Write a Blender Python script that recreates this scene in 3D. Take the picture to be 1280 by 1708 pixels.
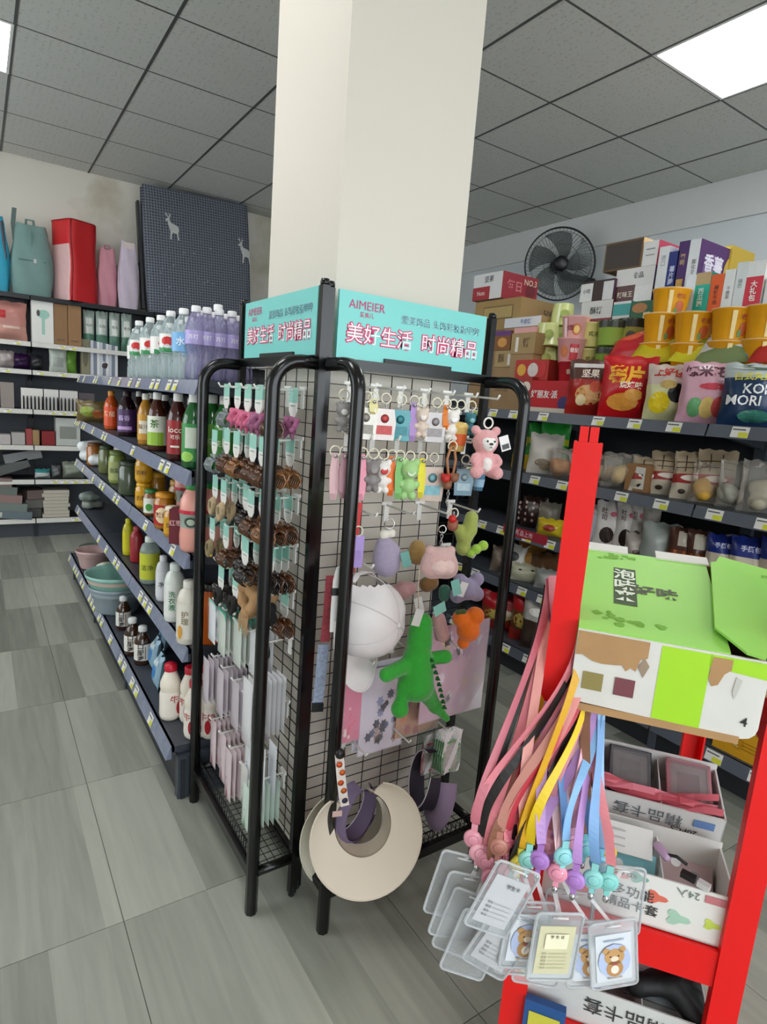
import bpy, math, random
import numpy as np
from mathutils import Matrix, Vector

random.seed(7)
for _o in list(bpy.data.objects): bpy.data.objects.remove(_o)
SC = bpy.context.scene
COL = SC.collection
PI = math.pi

# ------------------------------------------------------------------ camera
H = 1.27                                   # eye height in metres
F_PX, YAW, PITCH, ROLL = 1011.6, 0.5955, 0.1773, 0.0766
_f = Vector((math.sin(YAW)*math.cos(PITCH), math.cos(YAW)*math.cos(PITCH), -math.sin(PITCH)))
_r = Vector((math.cos(YAW), -math.sin(YAW), 0)); _u = _r.cross(_f)
RT = math.cos(ROLL)*_r + math.sin(ROLL)*_u
UP = -math.sin(ROLL)*_r + math.cos(ROLL)*_u
FW = _f
cam = bpy.data.cameras.new('camera'); cam.sensor_fit = 'HORIZONTAL'; cam.sensor_width = 36
cam.lens = F_PX/1280*36; cam.clip_start = .01
camo = bpy.data.objects.new('camera', cam); COL.objects.link(camo)
camo.matrix_world = Matrix(((RT.x, UP.x, -FW.x, 0), (RT.y, UP.y, -FW.y, 0), (RT.z, UP.z, -FW.z, H), (0, 0, 0, 1)))
SC.camera = camo

# ------------------------------------------------------------------ light and exposure
SC.view_settings.view_transform = 'Standard'; SC.view_settings.look = 'None'
SC.view_settings.gamma = 1; SC.view_settings.exposure = 0.5
SC.view_settings.use_curve_mapping = False
W = bpy.data.worlds.new('sky'); SC.world = W; W.use_nodes = True
_bg = W.node_tree.nodes['Background']; _bg.inputs[0].default_value = (.88, .95, 1, 1); _bg.inputs[1].default_value = 3.0
PANEL_POWER = 9.0

# ------------------------------------------------------------------ pixel of the photograph -> point on a known plane
def ray(px, py): return FW + RT*((px-640)/F_PX) + UP*((854-py)/F_PX)
def at(px, py, X=None, Y=None, Z=None):
    v = ray(px, py)
    t = X/v.x if X is not None else (Y/v.y if Y is not None else (Z-H)/v.z)
    return Vector((v.x*t, v.y*t, v.z*t+H))

# ------------------------------------------------------------------ materials
def lin(hexs):
    o = []
    for i in (0, 2, 4):
        c = int(hexs[i:i+2], 16)/255
        o.append(c/12.92 if c <= .04045 else ((c+.055)/1.055)**2.4)
    return o
_MC = {}
def mat(c, r=.5, me=0, v=.08, s=25, tr=0, em=0, bump=0, spec=.5, sheen=0):
    k = (c, r, me, v, s, tr, em, bump, spec, sheen)
    if k in _MC: return _MC[k]
    m = bpy.data.materials.new('surface_'+c); m.use_nodes = True; _MC[k] = m
    nt = m.node_tree; n = nt.nodes; b = n['Principled BSDF']
    L = lin(c)
    tc = n.new('ShaderNodeTexCoord'); nz = n.new('ShaderNodeTexNoise'); nz.inputs['Scale'].default_value = s; nz.inputs['Detail'].default_value = 3
    nt.links.new(tc.outputs['Object'], nz.inputs['Vector'])
    mx = n.new('ShaderNodeMix'); mx.data_type = 'RGBA'
    mx.inputs[6].default_value = [max(0, x*(1-v)) for x in L]+[1]; mx.inputs[7].default_value = [min(1, x*(1+v)) for x in L]+[1]
    nt.links.new(nz.outputs['Fac'], mx.inputs[0]); nt.links.new(mx.outputs[2], b.inputs['Base Color'])
    b.inputs['Roughness'].default_value = r; b.inputs['Metallic'].default_value = me
    b.inputs['Specular IOR Level'].default_value = spec
    if sheen: b.inputs['Sheen Weight'].default_value = sheen
    if tr: b.inputs['Transmission Weight'].default_value = tr
    if em:
        b.inputs['Emission Color'].default_value = L+[1]; b.inputs['Emission Strength'].default_value = em
    if bump:
        bp = n.new('ShaderNodeBump'); bp.inputs['Strength'].default_value = bump; bp.inputs['Distance'].default_value = .004
        nt.links.new(nz.outputs['Fac'], bp.inputs['Height']); nt.links.new(bp.outputs[0], b.inputs['Normal'])
    return m
def film(c='ffffff', a=.25, r=.15):
    """thin clear plastic: mostly see-through with a glossy tinted skin"""
    k = ('film', c, a, r)
    if k in _MC: return _MC[k]
    m = bpy.data.materials.new('clear_plastic_'+c); m.use_nodes = True; _MC[k] = m
    nt = m.node_tree; n = nt.nodes; b = n['Principled BSDF']; out = n['Material Output']
    b.inputs['Base Color'].default_value = lin(c)+[1]; b.inputs['Roughness'].default_value = r
    t = n.new('ShaderNodeBsdfTransparent'); mx = n.new('ShaderNodeMixShader')
    tc = n.new('ShaderNodeTexCoord'); nz = n.new('ShaderNodeTexNoise'); nz.inputs['Scale'].default_value = 40
    nt.links.new(tc.outputs['Object'], nz.inputs['Vector'])
    mr = n.new('ShaderNodeMapRange'); mr.inputs[3].default_value = a*.7; mr.inputs[4].default_value = min(1, a*1.3)
    nt.links.new(nz.outputs['Fac'], mr.inputs[0])
    lw = n.new('ShaderNodeFresnel'); lw.inputs[0].default_value = 1.3
    ad = n.new('ShaderNodeMath'); ad.use_clamp = True
    nt.links.new(mr.outputs[0], ad.inputs[0]); nt.links.new(lw.outputs[0], ad.inputs[1])
    nt.links.new(ad.outputs[0], mx.inputs[0]); nt.links.new(t.outputs[0], mx.inputs[1]); nt.links.new(b.outputs[0], mx.inputs[2])
    nt.links.new(mx.outputs[0], out.inputs['Surface'])
    return m
BLACK = mat('0d0d0e', .35); DKGREY = mat('3a3f48', .45); CHAR = mat('24272c', .5); WHITE = mat('f2f1ee', .5)
CARDB = mat('b08f66', .8, v=.12); RED = mat('e80b0b', .38, v=.04); CHROME = mat('c8c8c8', .2, 1)
CLEAR = film(); CLEARG = film('cfd8d6', .35); TAGM = mat('e8e6df', .4); TAGY = mat('d8d83a', .4)

# ------------------------------------------------------------------ mesh building
def RZ(a): return Matrix.Rotation(a, 4, 'Z')
def RX(a): return Matrix.Rotation(a, 4, 'X')
def RY(a): return Matrix.Rotation(a, 4, 'Y')
def TR(x, y=0, z=0): return Matrix.Translation((x, y, z))
class MB:
    def __init__(s): s.v = []; s.f = []; s.m = []; s.s = []
    def add(s, vs, fs, m=0, M=None, sm=False):
        o = len(s.v)
        s.v += [tuple(M @ Vector(p)) if M is not None else tuple(p) for p in vs]
        for f in fs: s.f.append([i+o for i in f]); s.m.append(m if not callable(m) else 0); s.s.append(sm)
        return s
    def box(s, cx, cy, cz, sx, sy, sz, m=0, M=None):
        x, y, z = sx/2, sy/2, sz/2
        vs = [(cx+a*x, cy+b*y, cz+c*z) for c in (-1, 1) for b in (-1, 1) for a in (-1, 1)]
        fs = [(0, 2, 3, 1), (4, 5, 7, 6), (0, 1, 5, 4), (2, 6, 7, 3), (0, 4, 6, 2), (1, 3, 7, 5)]
        if isinstance(m, (list, tuple)):         # bottom, top, front(-y), back, left(-x), right
            for f, k in zip(fs, m): s.add(vs, [f], k, M)
            return s
        return s.add(vs, fs, m, M)
    def lathe(s, prof, n=16, m=0, M=None, sm=True, sx=1, sy=1):
        vs = []; fs = []
        for r, z in prof:
            for i in range(n):
                a = 2*PI*i/n; vs.append((r*math.cos(a)*sx, r*math.sin(a)*sy, z))
        for k in range(len(prof)-1):
            for i in range(n):
                j = (i+1) % n; fs.append((k*n+i, k*n+j, (k+1)*n+j, (k+1)*n+i))
        if prof[0][0] > 1e-5: fs.append(tuple(reversed(range(n))))
        if prof[-1][0] > 1e-5: fs.append(tuple((len(prof)-1)*n+i for i in range(n)))
        return s.add(vs, fs, m, M, sm)
    def tube(s, pts, r, n=6, m=0, M=None, sm=True, closed=False):
        pts = [Vector(p) for p in pts]; N = len(pts); vs = []; fs = []
        rr = r if isinstance(r, (list, tuple)) else [r]*N
        t0 = None; nrm = None
        for i, p in enumerate(pts):
            if closed: t = (pts[(i+1) % N]-pts[i-1])
            else: t = pts[min(i+1, N-1)]-pts[max(i-1, 0)]
            if t.length < 1e-9: t = Vector((0, 0, 1))
            t.normalize()
            if nrm is None:
                a = Vector((0, 0, 1)) if abs(t.z) < .9 else Vector((1, 0, 0))
                nrm = t.cross(a).normalized()
            else:
                nrm = (nrm - t*nrm.dot(t))
                nrm = nrm.normalized() if nrm.length > 1e-6 else t.orthogonal().normalized()
            b = t.cross(nrm)
            off = PI/n
            for k in range(n):
                a = 2*PI*k/n+off; vs.append(p + (nrm*math.cos(a)+b*math.sin(a))*rr[i])
        for i in range(N if closed else N-1):
            for k in range(n):
                l = (k+1) % n; j = (i+1) % N
                fs.append((i*n+k, i*n+l, j*n+l, j*n+k))
        if not closed: fs += [tuple(reversed(range(n))), tuple((N-1)*n+k for k in range(n))]
        return s.add(vs, fs, m, M, sm)
    def strip(s, pts, sides, w, m=0, th=.0008, M=None):
        """flat ribbon with thickness along pts, width along sides"""
        vs = []; fs = []; N = len(pts)
        for i, p in enumerate(pts):
            p = Vector(p); sd = Vector(sides[i] if isinstance(sides, list) else sides).normalized()
            t = (Vector(pts[min(i+1, N-1)])-Vector(pts[max(i-1, 0)]))
            nn = sd.cross(t).normalized()*th
            ww = (w[i] if isinstance(w, list) else w)/2
            vs += [p-sd*ww-nn, p+sd*ww-nn, p+sd*ww+nn, p-sd*ww+nn]
        for i in range(N-1):
            for k in range(4): fs.append((i*4+k, i*4+(k+1) % 4, i*4+4+(k+1) % 4, i*4+4+k))
        fs += [(3, 2, 1, 0), tuple((N-1)*4+k for k in range(4))]
        return s.add(vs, fs, m, M, False)
    def prism(s, out, y0, y1, m=0, M=None, sm=False):
        """outline in x,z extruded along y"""
        n = len(out); vs = [(x, y0, z) for x, z in out]+[(x, y1, z) for x, z in out]
        fs = [tuple(range(n)), tuple(reversed(range(n, 2*n)))]
        s.add(vs, fs, m, M)
        o = len(s.v)-2*n
        for i in range(n): s.f.append([o+(i+1) % n, o+i, o+n+i, o+n+(i+1) % n]); s.m.append(m); s.s.append(sm)
        return s
    def grid(s, fn, nu, nv, m=0, M=None, sm=True, mf=None, wrap=False):
        vs = [fn(i/nu, j/nv) for j in range(nv+1) for i in range(nu+1)]
        o = len(s.v); s.v += [tuple(M @ Vector(p)) if M is not None else tuple(p) for p in vs]
        for j in range(nv):
            for i in range(nu):
                a = j*(nu+1)+i
                s.f.append([o+a, o+a+1, o+a+nu+2, o+a+nu+1]); s.s.append(sm)
                s.m.append(mf((i+.5)/nu, (j+.5)/nv) if mf else m)
        return s
    def mesh(s, name, mats):
        me = bpy.data.meshes.new(name); me.from_pydata(s.v, [], s.f)
        for q in (mats if isinstance(mats, (list, tuple)) else [mats]): me.materials.append(q)
        me.polygons.foreach_set('material_index', s.m); me.polygons.foreach_set('use_smooth', s.s); me.update()
        return me
    def build(s, name, mats, parent=None, M=None, **kw):
        return link(name, s.mesh(name, mats), parent, M, **kw)
def link(name, me, parent=None, M=None, label=None, cat=None, group=None, kind=None):
    o = bpy.data.objects.new(name, me); COL.objects.link(o)
    if parent is not None: o.parent = parent
    if M is not None: o.matrix_local = M
    tag(o, label, cat, group, kind)
    return o
def tag(o, label=None, cat=None, group=None, kind=None):
    if label: o['label'] = label
    if cat: o['category'] = cat
    if group: o['group'] = group
    if kind: o['kind'] = kind
    return o
def thing(name, label, cat, loc=(0, 0, 0), rz=0, group=None, M=None):
    o = bpy.data.objects.new(name, None); COL.objects.link(o); o.empty_display_size = .02
    o.matrix_world = M if M is not None else TR(*loc) @ RZ(rz)
    return tag(o, label, cat, group)
KIDS = {}
def dup(root, M, label=None, group=None):
    r = root.copy(); COL.objects.link(r); r.matrix_world = M
    if label: r['label'] = label
    if group: r['group'] = group
    if root not in KIDS: KIDS[root] = [(c, list(c.children)) for c in root.children]
    for ch, gs in KIDS[root]:
        c = ch.copy(); COL.objects.link(c); c.parent = r
        for g in gs:
            d = g.copy(); COL.objects.link(d); d.parent = c
    return r
class Proto:
    """first use places the thing itself, later uses place copies of it and of its parts"""
    def __init__(s, maker): s.maker = maker; s.root = None
    def put(s, M, label=None, group=None):
        if s.root is None:
            s.root = s.maker(); s.root.matrix_world = M
            if label: s.root['label'] = label
            if group: s.root['group'] = group
            return s.root
        return dup(s.root, M, label, group)

# text as a mesh, in the x,z plane facing -y
_TC = {}
def text_mesh(body, size, off=0., align='CENTER'):
    k = (body, off, align)
    if k not in _TC:
        cu = bpy.data.curves.new('lettering', 'FONT'); cu.body = body; cu.align_x = align; cu.align_y = 'CENTER'; cu.offset = off; cu.resolution_u = 2
        cu.fill_mode = 'FRONT'
        o = bpy.data.objects.new('lettering', cu); COL.objects.link(o)
        me = bpy.data.meshes.new_from_object(o)
        V = [v.co.copy() for v in me.vertices]; P = [list(p.vertices) for p in me.polygons]
        bpy.data.objects.remove(o); bpy.data.curves.remove(cu); bpy.data.meshes.remove(me)
        _TC[k] = (V, P)
    V, P = _TC[k]
    return [(v.x*size, 0, v.y*size) for v in V], P
def text(body, size, m, parent, x=0, y=0, z=0, off=0., conform=None, M=None, align='CENTER', name='lettering', vert=False):
    if vert: body = '\n'.join(body)
    V, P = text_mesh(body, size, off, align)
    if conform: V = [conform(x+a[0], z+a[2]) for a in V]; MM = Matrix.Identity(4)
    else: MM = TR(x, y, z)
    b = MB(); b.add(V, P)
    return b.build(name, m, parent, (M or Matrix.Identity(4)) @ MM)
def blob(m, parent, cx, cz, rx, rz, conform=None, y=0, n=12, name='print', M=None):
    b = MB()
    pts = [(cx, cz)]+[(cx+rx*k*math.cos(2*PI*i/n), cz+rz*k*math.sin(2*PI*i/n)) for k in (.5, 1) for i in range(n)]
    V = [conform(*p) if conform else (p[0], y, p[1]) for p in pts]
    fs = [(0, 1+i, 1+(i+1) % n) for i in range(n)]+[(1+i, 1+n+i, 1+n+(i+1) % n, 1+(i+1) % n) for i in range(n)]
    b.add(V, fs, 0)
    return b.build(name, m, parent, M)
def patch(m, parent, x0, x1, z0, z1, conform=None, y=0, n=6, name='print', M=None):
    b = MB()
    b.grid(lambda u, v: (conform(x0+(x1-x0)*u, z0+(z1-z0)*v) if conform else (x0+(x1-x0)*u, y, z0+(z1-z0)*v)), n, n if conform else 1, sm=False)
    return b.build(name, m, parent, M)

# smooth union of round cones -> one continuous skin (naive surface nets)
def sdf(prims, res=.006, k=.012, pad=None, M=None):
    P = []
    for q in prims:
        a, b, ra, rb = (q+(q[2],) if len(q) == 3 else q) if not isinstance(q[1], (int, float)) else (q[0], q[0], q[1], q[1])
        P.append((np.array(a, float), np.array(b, float), ra, rb))
    pd = k+res*2
    lo = np.min([np.minimum(a-ra, b-rb) for a, b, ra, rb in P], 0)-pd; hi = np.max([np.maximum(a+ra, b+rb) for a, b, ra, rb in P], 0)+pd
    n = np.ceil((hi-lo)/res).astype(int)+1
    G = np.stack(np.meshgrid(*[lo[i]+res*np.arange(n[i]) for i in range(3)], indexing='ij'), -1)
    D = None
    for a, b, ra, rb in P:
        ab = b-a; L = ab@ab
        t = np.clip(((G-a)@ab)/L, 0, 1) if L > 1e-12 else np.zeros(G.shape[:3])
        d = np.linalg.norm(G-a-t[..., None]*ab, axis=-1)-(ra+(rb-ra)*t)
        if D is None: D = d
        else:
            hh = np.clip(.5+.5*(D-d)/k, 0, 1); D = D*(1-hh)+d*hh-k*hh*(1-hh)
    ins = D < 0
    nx, ny, nz = [x-1 for x in n]
    acc = np.zeros((nx, ny, nz, 3)); cnt = np.zeros((nx, ny, nz))
    C = [(i, j, l) for i in (0, 1) for j in (0, 1) for l in (0, 1)]
    for c0 in C:
        for ax in range(3):
            if c0[ax]: continue
            c1 = list(c0); c1[ax] = 1
            s0 = tuple(slice(c0[i], c0[i]+(nx, ny, nz)[i]) for i in range(3)); s1 = tuple(slice(c1[i], c1[i]+(nx, ny, nz)[i]) for i in range(3))
            x = ins[s0] != ins[s1]; d0 = D[s0]; d1 = D[s1]
            t = np.where(x, d0/np.where(d0-d1 == 0, 1, d0-d1), 0)
            p = np.array(c0, float)[None, None, None]+t[..., None]*np.eye(3)[ax]
            acc += np.where(x[..., None], p, 0); cnt += x
    idx = -np.ones((nx, ny, nz), int); act = cnt > 0; ids = np.argwhere(act); idx[act] = np.arange(len(ids))
    V = lo+res*(ids+acc[act]/cnt[act][:, None])
    Fs = []
    for ax in range(3):
        a1, a2 = [(1, 2), (2, 0), (0, 1)][ax]
        sl0 = [slice(1, m-1) for m in n]; sl0[ax] = slice(0, n[ax]-1); sl1 = list(sl0); sl1[ax] = slice(1, n[ax])
        x = ins[tuple(sl0)] != ins[tuple(sl1)]
        for e in np.argwhere(x):
            g = e+[1, 1, 1]; g[ax] -= 1
            q = []
            for da, db in ((-1, -1), (0, -1), (0, 0), (-1, 0)):
                c = g.copy(); c[a1] += da; c[a2] += db; q.append(int(idx[tuple(c)]))
            if not ins[tuple(g)]: q.reverse()
            Fs.append(q)
    b = MB(); b.add([tuple(v) for v in V], Fs, 0, M, True)
    return b
# ------------------------------------------------------------------ the room
XL, XR, YF, YB, ZC = -2.4, 4.27, -2.6, 5.82, H+1.6464
GX, GY, T = .2148, 3.773, .6                # ceiling grid lines

def floor_mat():
    m = bpy.data.materials.new('wood_look_tile'); m.use_nodes = True; nt = m.node_tree; n = nt.nodes; b = n['Principled BSDF']; lk = nt.links.new
    g = n.new('ShaderNodeNewGeometry'); sp = n.new('ShaderNodeSeparateXYZ'); lk(g.outputs['Position'], sp.inputs[0])
    def math_(op, a, bb=None):
        q = n.new('ShaderNodeMath'); q.operation = op
        for i, x in enumerate((a, bb)):
            if x is None: continue
            if isinstance(x, (int, float)): q.inputs[i].default_value = x
            else: lk(x, q.inputs[i])
        return q.outputs[0]
    st = math_('FLOOR', math_('DIVIDE', math_('ADD', sp.outputs[0], .03), .12))
    row = math_('FLOOR', math_('DIVIDE', math_('ADD', sp.outputs[1], -.145), .6))
    cb = n.new('ShaderNodeCombineXYZ'); lk(st, cb.inputs[0]); lk(row, cb.inputs[1])
    wn = n.new('ShaderNodeTexWhiteNoise'); wn.noise_dimensions = '2D'; lk(cb.outputs[0], wn.inputs[0])
    cv = n.new('ShaderNodeCombineXYZ'); lk(math_('MULTIPLY', sp.outputs[0], 22.), cv.inputs[0]); lk(math_('MULTIPLY', sp.outputs[1], 1.7), cv.inputs[1]); lk(math_('MULTIPLY', wn.outputs[0], 30.), cv.inputs[2])
    nz = n.new('ShaderNodeTexNoise'); nz.inputs['Scale'].default_value = 1.6; nz.inputs['Detail'].default_value = 6; nz.inputs['Distortion'].default_value = .6; lk(cv.outputs[0], nz.inputs['Vector'])
    f = math_('ADD', math_('MULTIPLY', wn.outputs[0], .62), math_('MULTIPLY', nz.outputs['Fac'], .5))
    cr = n.new('ShaderNodeValToRGB'); lk(f, cr.inputs[0])
    e = cr.color_ramp.elements; e[0].position = .12; e[0].color = lin('6c6f65')+[1]; e[1].position = .95; e[1].color = lin('b2b3a6')+[1]
    lk(cr.outputs[0], b.inputs['Base Color']); b.inputs['Roughness'].default_value = .36
    return m
fl = MB().box((XL+XR)/2, (YF+YB)/2, -.012, XR-XL, YB-YF, .012, 0).build('floor', mat('7c7e76', .8), kind='structure')
FM = floor_mat()
tile = MB().box(0, 0, -.003, .5982, .5982, .006).mesh('floor_tile', FM)
nx = int((XR-XL)/.6)+2
for i in range(-5, 8):
    for j in range(-5, 10):
        x, y = .25+.6*i, .145+.6*j
        if x > XR or y > YB or x+.6 < XL or y+.6 < YF: continue
        x0, x1, y0, y1 = max(x, XL), min(x+.6, XR), max(y, YF), min(y+.6, YB)
        if x1-x0 < .05 or y1-y0 < .05: continue
        if x1-x0 > .599 and y1-y0 > .599: link('floor_tile', tile, fl, TR(x+.3, y+.3, 0))
        else: MB().box((x0+x1)/2, (y0+y1)/2, -.003, x1-x0-.003, y1-y0-.003, .006).build('floor_tile', FM, fl)

ceil = MB().box((XL+XR)/2, (YF+YB)/2, ZC+.06, XR-XL, YB-YF, .05).build('ceiling', mat('5a5a58', .9), kind='structure')
def ceil_mat():
    m = mat('a3a49f', .85, v=.0).copy(); m.name = 'ceiling_tile'; nt = m.node_tree; n = nt.nodes; b = n['Principled BSDF']; lk = nt.links.new
    tc = n.new('ShaderNodeTexCoord'); vo = n.new('ShaderNodeTexVoronoi'); vo.inputs['Scale'].default_value = 55; lk(tc.outputs['Object'], vo.inputs[0])
    wv = n.new('ShaderNodeTexWave'); wv.inputs['Scale'].default_value = 9; wv.inputs['Distortion'].default_value = 2.5; lk(tc.outputs['Object'], wv.inputs[0])
    cr = n.new('ShaderNodeValToRGB'); cr.color_ramp.elements[0].color = lin('b4b4ad')+[1]; cr.color_ramp.elements[1].color = lin('d2d2cc')+[1]; cr.color_ramp.elements[0].position = .05; cr.color_ramp.elements[1].position = .5
    mx = n.new('ShaderNodeMath'); mx.operation = 'MULTIPLY_ADD'; mx.inputs[1].default_value = .25; lk(wv.outputs['Fac'], mx.inputs[0]); lk(vo.outputs['Distance'], mx.inputs[2])
    lk(mx.outputs[0], cr.inputs[0]); lk(cr.outputs[0], b.inputs['Base Color'])
    return m
CM = ceil_mat()
LIGHTS = [(-1, 0), (4, -4), (-1, -4), (-1, -8), (4, -8)]
ctile = MB().box(0, 0, .008, .588, .588, .016).mesh('ceiling_tile', CM)
for i in range(-5, 7):
    for j in range(-11, 4):
        if (i, j) in LIGHTS: continue
        x0, x1, y0, y1 = max(GX+i*T, XL), min(GX+i*T+T, XR), max(GY+j*T, YF), min(GY+j*T+T, YB)
        if x1-x0 < .03 or y1-y0 < .03: continue
        if x1-x0 > .599 and y1-y0 > .599: link('ceiling_tile', ctile, ceil, TR((x0+x1)/2, (y0+y1)/2, ZC))
        else: MB().box((x0+x1)/2, (y0+y1)/2, ZC+.008, x1-x0-.012, y1-y0-.012, .016).build('ceiling_tile', CM, ceil)
GB = mat('4f5150', .5)
for i in range(-4, 8):
    x = GX+i*T
    if XL < x < XR: MB().box(x, (YF+YB)/2, ZC+.006, .014, YB-YF, .016).build('ceiling_runner', GB, ceil)
for j in range(-10, 4):
    y = GY+j*T
    if YF < y < YB: MB().box((XL+XR)/2, y, ZC+.007, XR-XL, .012, .014).build('ceiling_runner', GB, ceil)
PM = mat('ffffff', .5, v=0, em=PANEL_POWER)
def panel():
    t = thing('ceiling_light', 'square white light panel set flush in the grey ceiling grid', 'light panel', group='ceiling light panels')
    MB().box(0, 0, .004, .572, .572, .008).build('diffuser', PM, t)
    b = MB()
    for s in (-1, 1): b.box(s*.29, 0, .004, .014, .594, .014); b.box(0, s*.29, .004, .594, .014, .014)
    b.build('frame', WHITE, t)
    return t
PP = Proto(panel)
for i, j in LIGHTS: PP.put(TR(GX+i*T+.3, GY+j*T+.3, ZC), None)

def wall_mat(c, c2, sc=1.4):
    m = mat(c, .85, v=.03, s=3).copy(); nt = m.node_tree; n = nt.nodes; b = n['Principled BSDF']; lk = nt.links.new
    tc = n.new('ShaderNodeTexCoord'); nz = n.new('ShaderNodeTexNoise'); nz.inputs['Scale'].default_value = sc; nz.inputs['Detail'].default_value = 8; lk(tc.outputs['Object'], nz.inputs['Vector'])
    cr = n.new('ShaderNodeValToRGB'); e = cr.color_ramp.elements; e[0].position = .52; e[0].color = lin(c)+[1]; e[1].position = .68; e[1].color = lin(c2)+[1]
    lk(nz.outputs['Fac'], cr.inputs[0]); lk(cr.outputs[0], b.inputs['Base Color'])
    return m
MB().box((XL+XR)/2, YB+.06, ZC/2, XR-XL+.3, .12, ZC+.1).build('wall_back', wall_mat('e6e0d3', 'b5a98c'), kind='structure')
wr = MB().box(XR+.06, (YF+YB)/2, ZC/2, .12, YB-YF+.3, ZC+.1).build('wall_right', mat('d3d8da', .8, v=.03, s=2), kind='structure')
zl = at(1280, 355, X=XR).z
MB().box(XR-.012, (YF+YB)/2, (zl+ZC)/2, .024, YB-YF, ZC-zl).build('trim_1', mat('d6d8d6', .8, v=.03), kind='structure')
# left wall, unseen window added to light the back; front wall open to street
wl = MB()
wl.box(XL-.06, (YF+YB)/2, .4, .12, YB-YF, .8); wl.box(XL-.06, (YF+YB)/2, (2.5+ZC)/2, .12, YB-YF, ZC-2.5)
wl.box(XL-.06, (YF+1.7)/2, 1.65, .12, 1.7-YF, 1.7); wl.box(XL-.06, (5.5+YB)/2, 1.65, .12, YB-5.5, 1.7)
wl.build('wall_left', mat('dad8d0', .85, v=.03), kind='structure')
b = MB()
for s in (1.725, 2.95, 4.2, 5.475): b.box(XL-.05, s, 1.65, .06, .05, 1.7)
b.box(XL-.05, 3.6, .82, .06, 3.8, .05); b.box(XL-.05, 3.6, 2.48, .06, 3.8, .05)
win = b.build('fill_window_1', mat('8a8d8f', .4, .6), kind='structure')
for s in (2.34, 3.575, 4.84): MB().box(XL-.05, s, 1.65, .006, 1.19, 1.62).build('pane', film('ffffff', .03, .02), win)
fw = MB()
fw.box((XL+XR)/2, YF-.06, (2.55+ZC)/2, XR-XL, .12, ZC-2.55); fw.box(XL+.2, YF-.06, 1.275, .4, .12, 2.55); fw.box(XR-.2, YF-.06, 1.275, .4, .12, 2.55)
fw.build('wall_front', mat('dad8d0', .85, v=.03), kind='structure')
MB().box((XL+XR)/2, YF-3, -.05, 14, 6, .06).build('pavement', mat('9a9a96', .9), kind='structure')
# white pillar behind the corner racks
MB().box(.885, 1.50, ZC/2, .37, .40, ZC).build('column', mat('dcd4c7', .6, v=.02, s=2), kind='structure')
# ------------------------------------------------------------------ placing helpers
def pr(P):
    d = Vector(P)-Vector((0, 0, H)); k = d.dot(FW)
    return 640+F_PX*d.dot(RT)/k, 854-F_PX*d.dot(UP)/k
def ysolve(px, x, z):
    lo, hi = .2, 7.
    for _ in range(50):
        m = (lo+hi)/2
        if pr((x, m, z))[0] > px: lo = m
        else: hi = m
    return lo
def xsolve(px, y, z):
    lo, hi = -1., 6.
    for _ in range(50):
        m = (lo+hi)/2
        if pr((m, y, z))[0] < px: lo = m
        else: hi = m
    return lo

def deco(spec, parent, w, h, conf):
    """flat print: t text, b ellipse, p patch; positions and sizes as shares of the face"""
    lay = 0
    for d in spec:
        lay += 1
        cf = (lambda k: (lambda x, z: conf(x, z, .0006*k)))(lay+1)
        if d[0] == 't':
            _, s, size, x, z, c = d[:6]; off = d[6] if len(d) > 6 else .01
            text(s, size*w, mat(c, .5, v=.02), parent, x*w, 0, z*h, off, conform=cf, vert=(len(d) > 7))
        elif d[0] == 'b':
            _, x, z, rx, rz, c = d; blob(mat(c, .4, v=.15, s=60), parent, x*w, z*h, rx*w, rz*h, conform=cf)
        elif d[0] == 'p':
            _, x0, x1, z0, z1, c = d; patch(mat(c, .4, v=.08, s=60), parent, x0*w, x1*w, z0*h, z1*h, conform=cf)

def bag_thing(name, label, cat, w, h, t, bands, spec=(), seed=0, group=None, film_m=None, inner=None, lumps=0):
    """pillow bag standing on its lower seam, front to -y; bands = [(upto, hex)...]"""
    R = random.Random(seed); ph = [R.uniform(0, 6) for _ in range(6)]
    def th(x, z):
        u, v = min(1, max(0, x/w+.5)), min(1, max(0, z/h))
        e = .055
        b = max(0, 1-(2*u-1)**2)**.55*max(0, math.sin(PI*min(1, max(0, (v-e)/(1-2*e)))))**.5
        wr = .10*math.sin(9*u+ph[0]+5*v)+.08*math.sin(13*v+ph[1]-4*u)+.07*math.sin(23*u+ph[2]+11*v)*(1.2-b)
        return t/2*b*(1+wr)
    def edge(v): return 1-.05*math.sin(PI*v)+.012*math.sin(17*v+ph[3])
    top = thing(name, label, cat, group=group)
    mb = MB(); mats = [mat(c, .3, v=.06, s=40) for _, c in bands] if film_m is None else [film_m]
    def mf(u, v):
        for k, (lim, _) in enumerate(bands):
            if v <= lim: return k if film_m is None else 0
        return len(bands)-1 if film_m is None else 0
    NU, NV = 12, 16
    for sgn in (-1, 1):
        def fn(u, v, sgn=sgn):
            if sgn > 0: u = 1-u
            x = (u-.5)*w; z = v*h
            y = sgn*th(x, z)
            if v < .001 or v > .999: y = 0
            return (x*edge(v), y+.006*math.sin(14*u+ph[4])*(v > .93), z+.004*math.sin(19*u+ph[5])*(v > .96))
        mb.grid(fn, NU, NV, mf=mf)
    mb.build('wrapper', mats, top)
    deco(spec, top, w, h, lambda x, z, o: (x*edge(z/h), -th(x, z)-o, z))
    if inner:
        ic, kind = inner
        R2 = random.Random(seed+5)
        if kind == 'roll':
            q = [((R2.uniform(-.25, .25)*w, 0, h*(.16+.2*i)), (R2.uniform(-.2, .2)*w, 0, h*(.2+.2*i)), min(w*.28, t*.38)) for i in range(3)]
        else:
            q = [((R2.uniform(-.22, .22)*w, R2.uniform(-.1, .1)*t, h*R2.uniform(.18, .5)), min(w, t)*R2.uniform(.22, .36)) for i in range(5)]
        sdf(q, .01, .012).build('contents', mat(ic, .7, v=.35, s=35), top)
    return top

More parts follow.
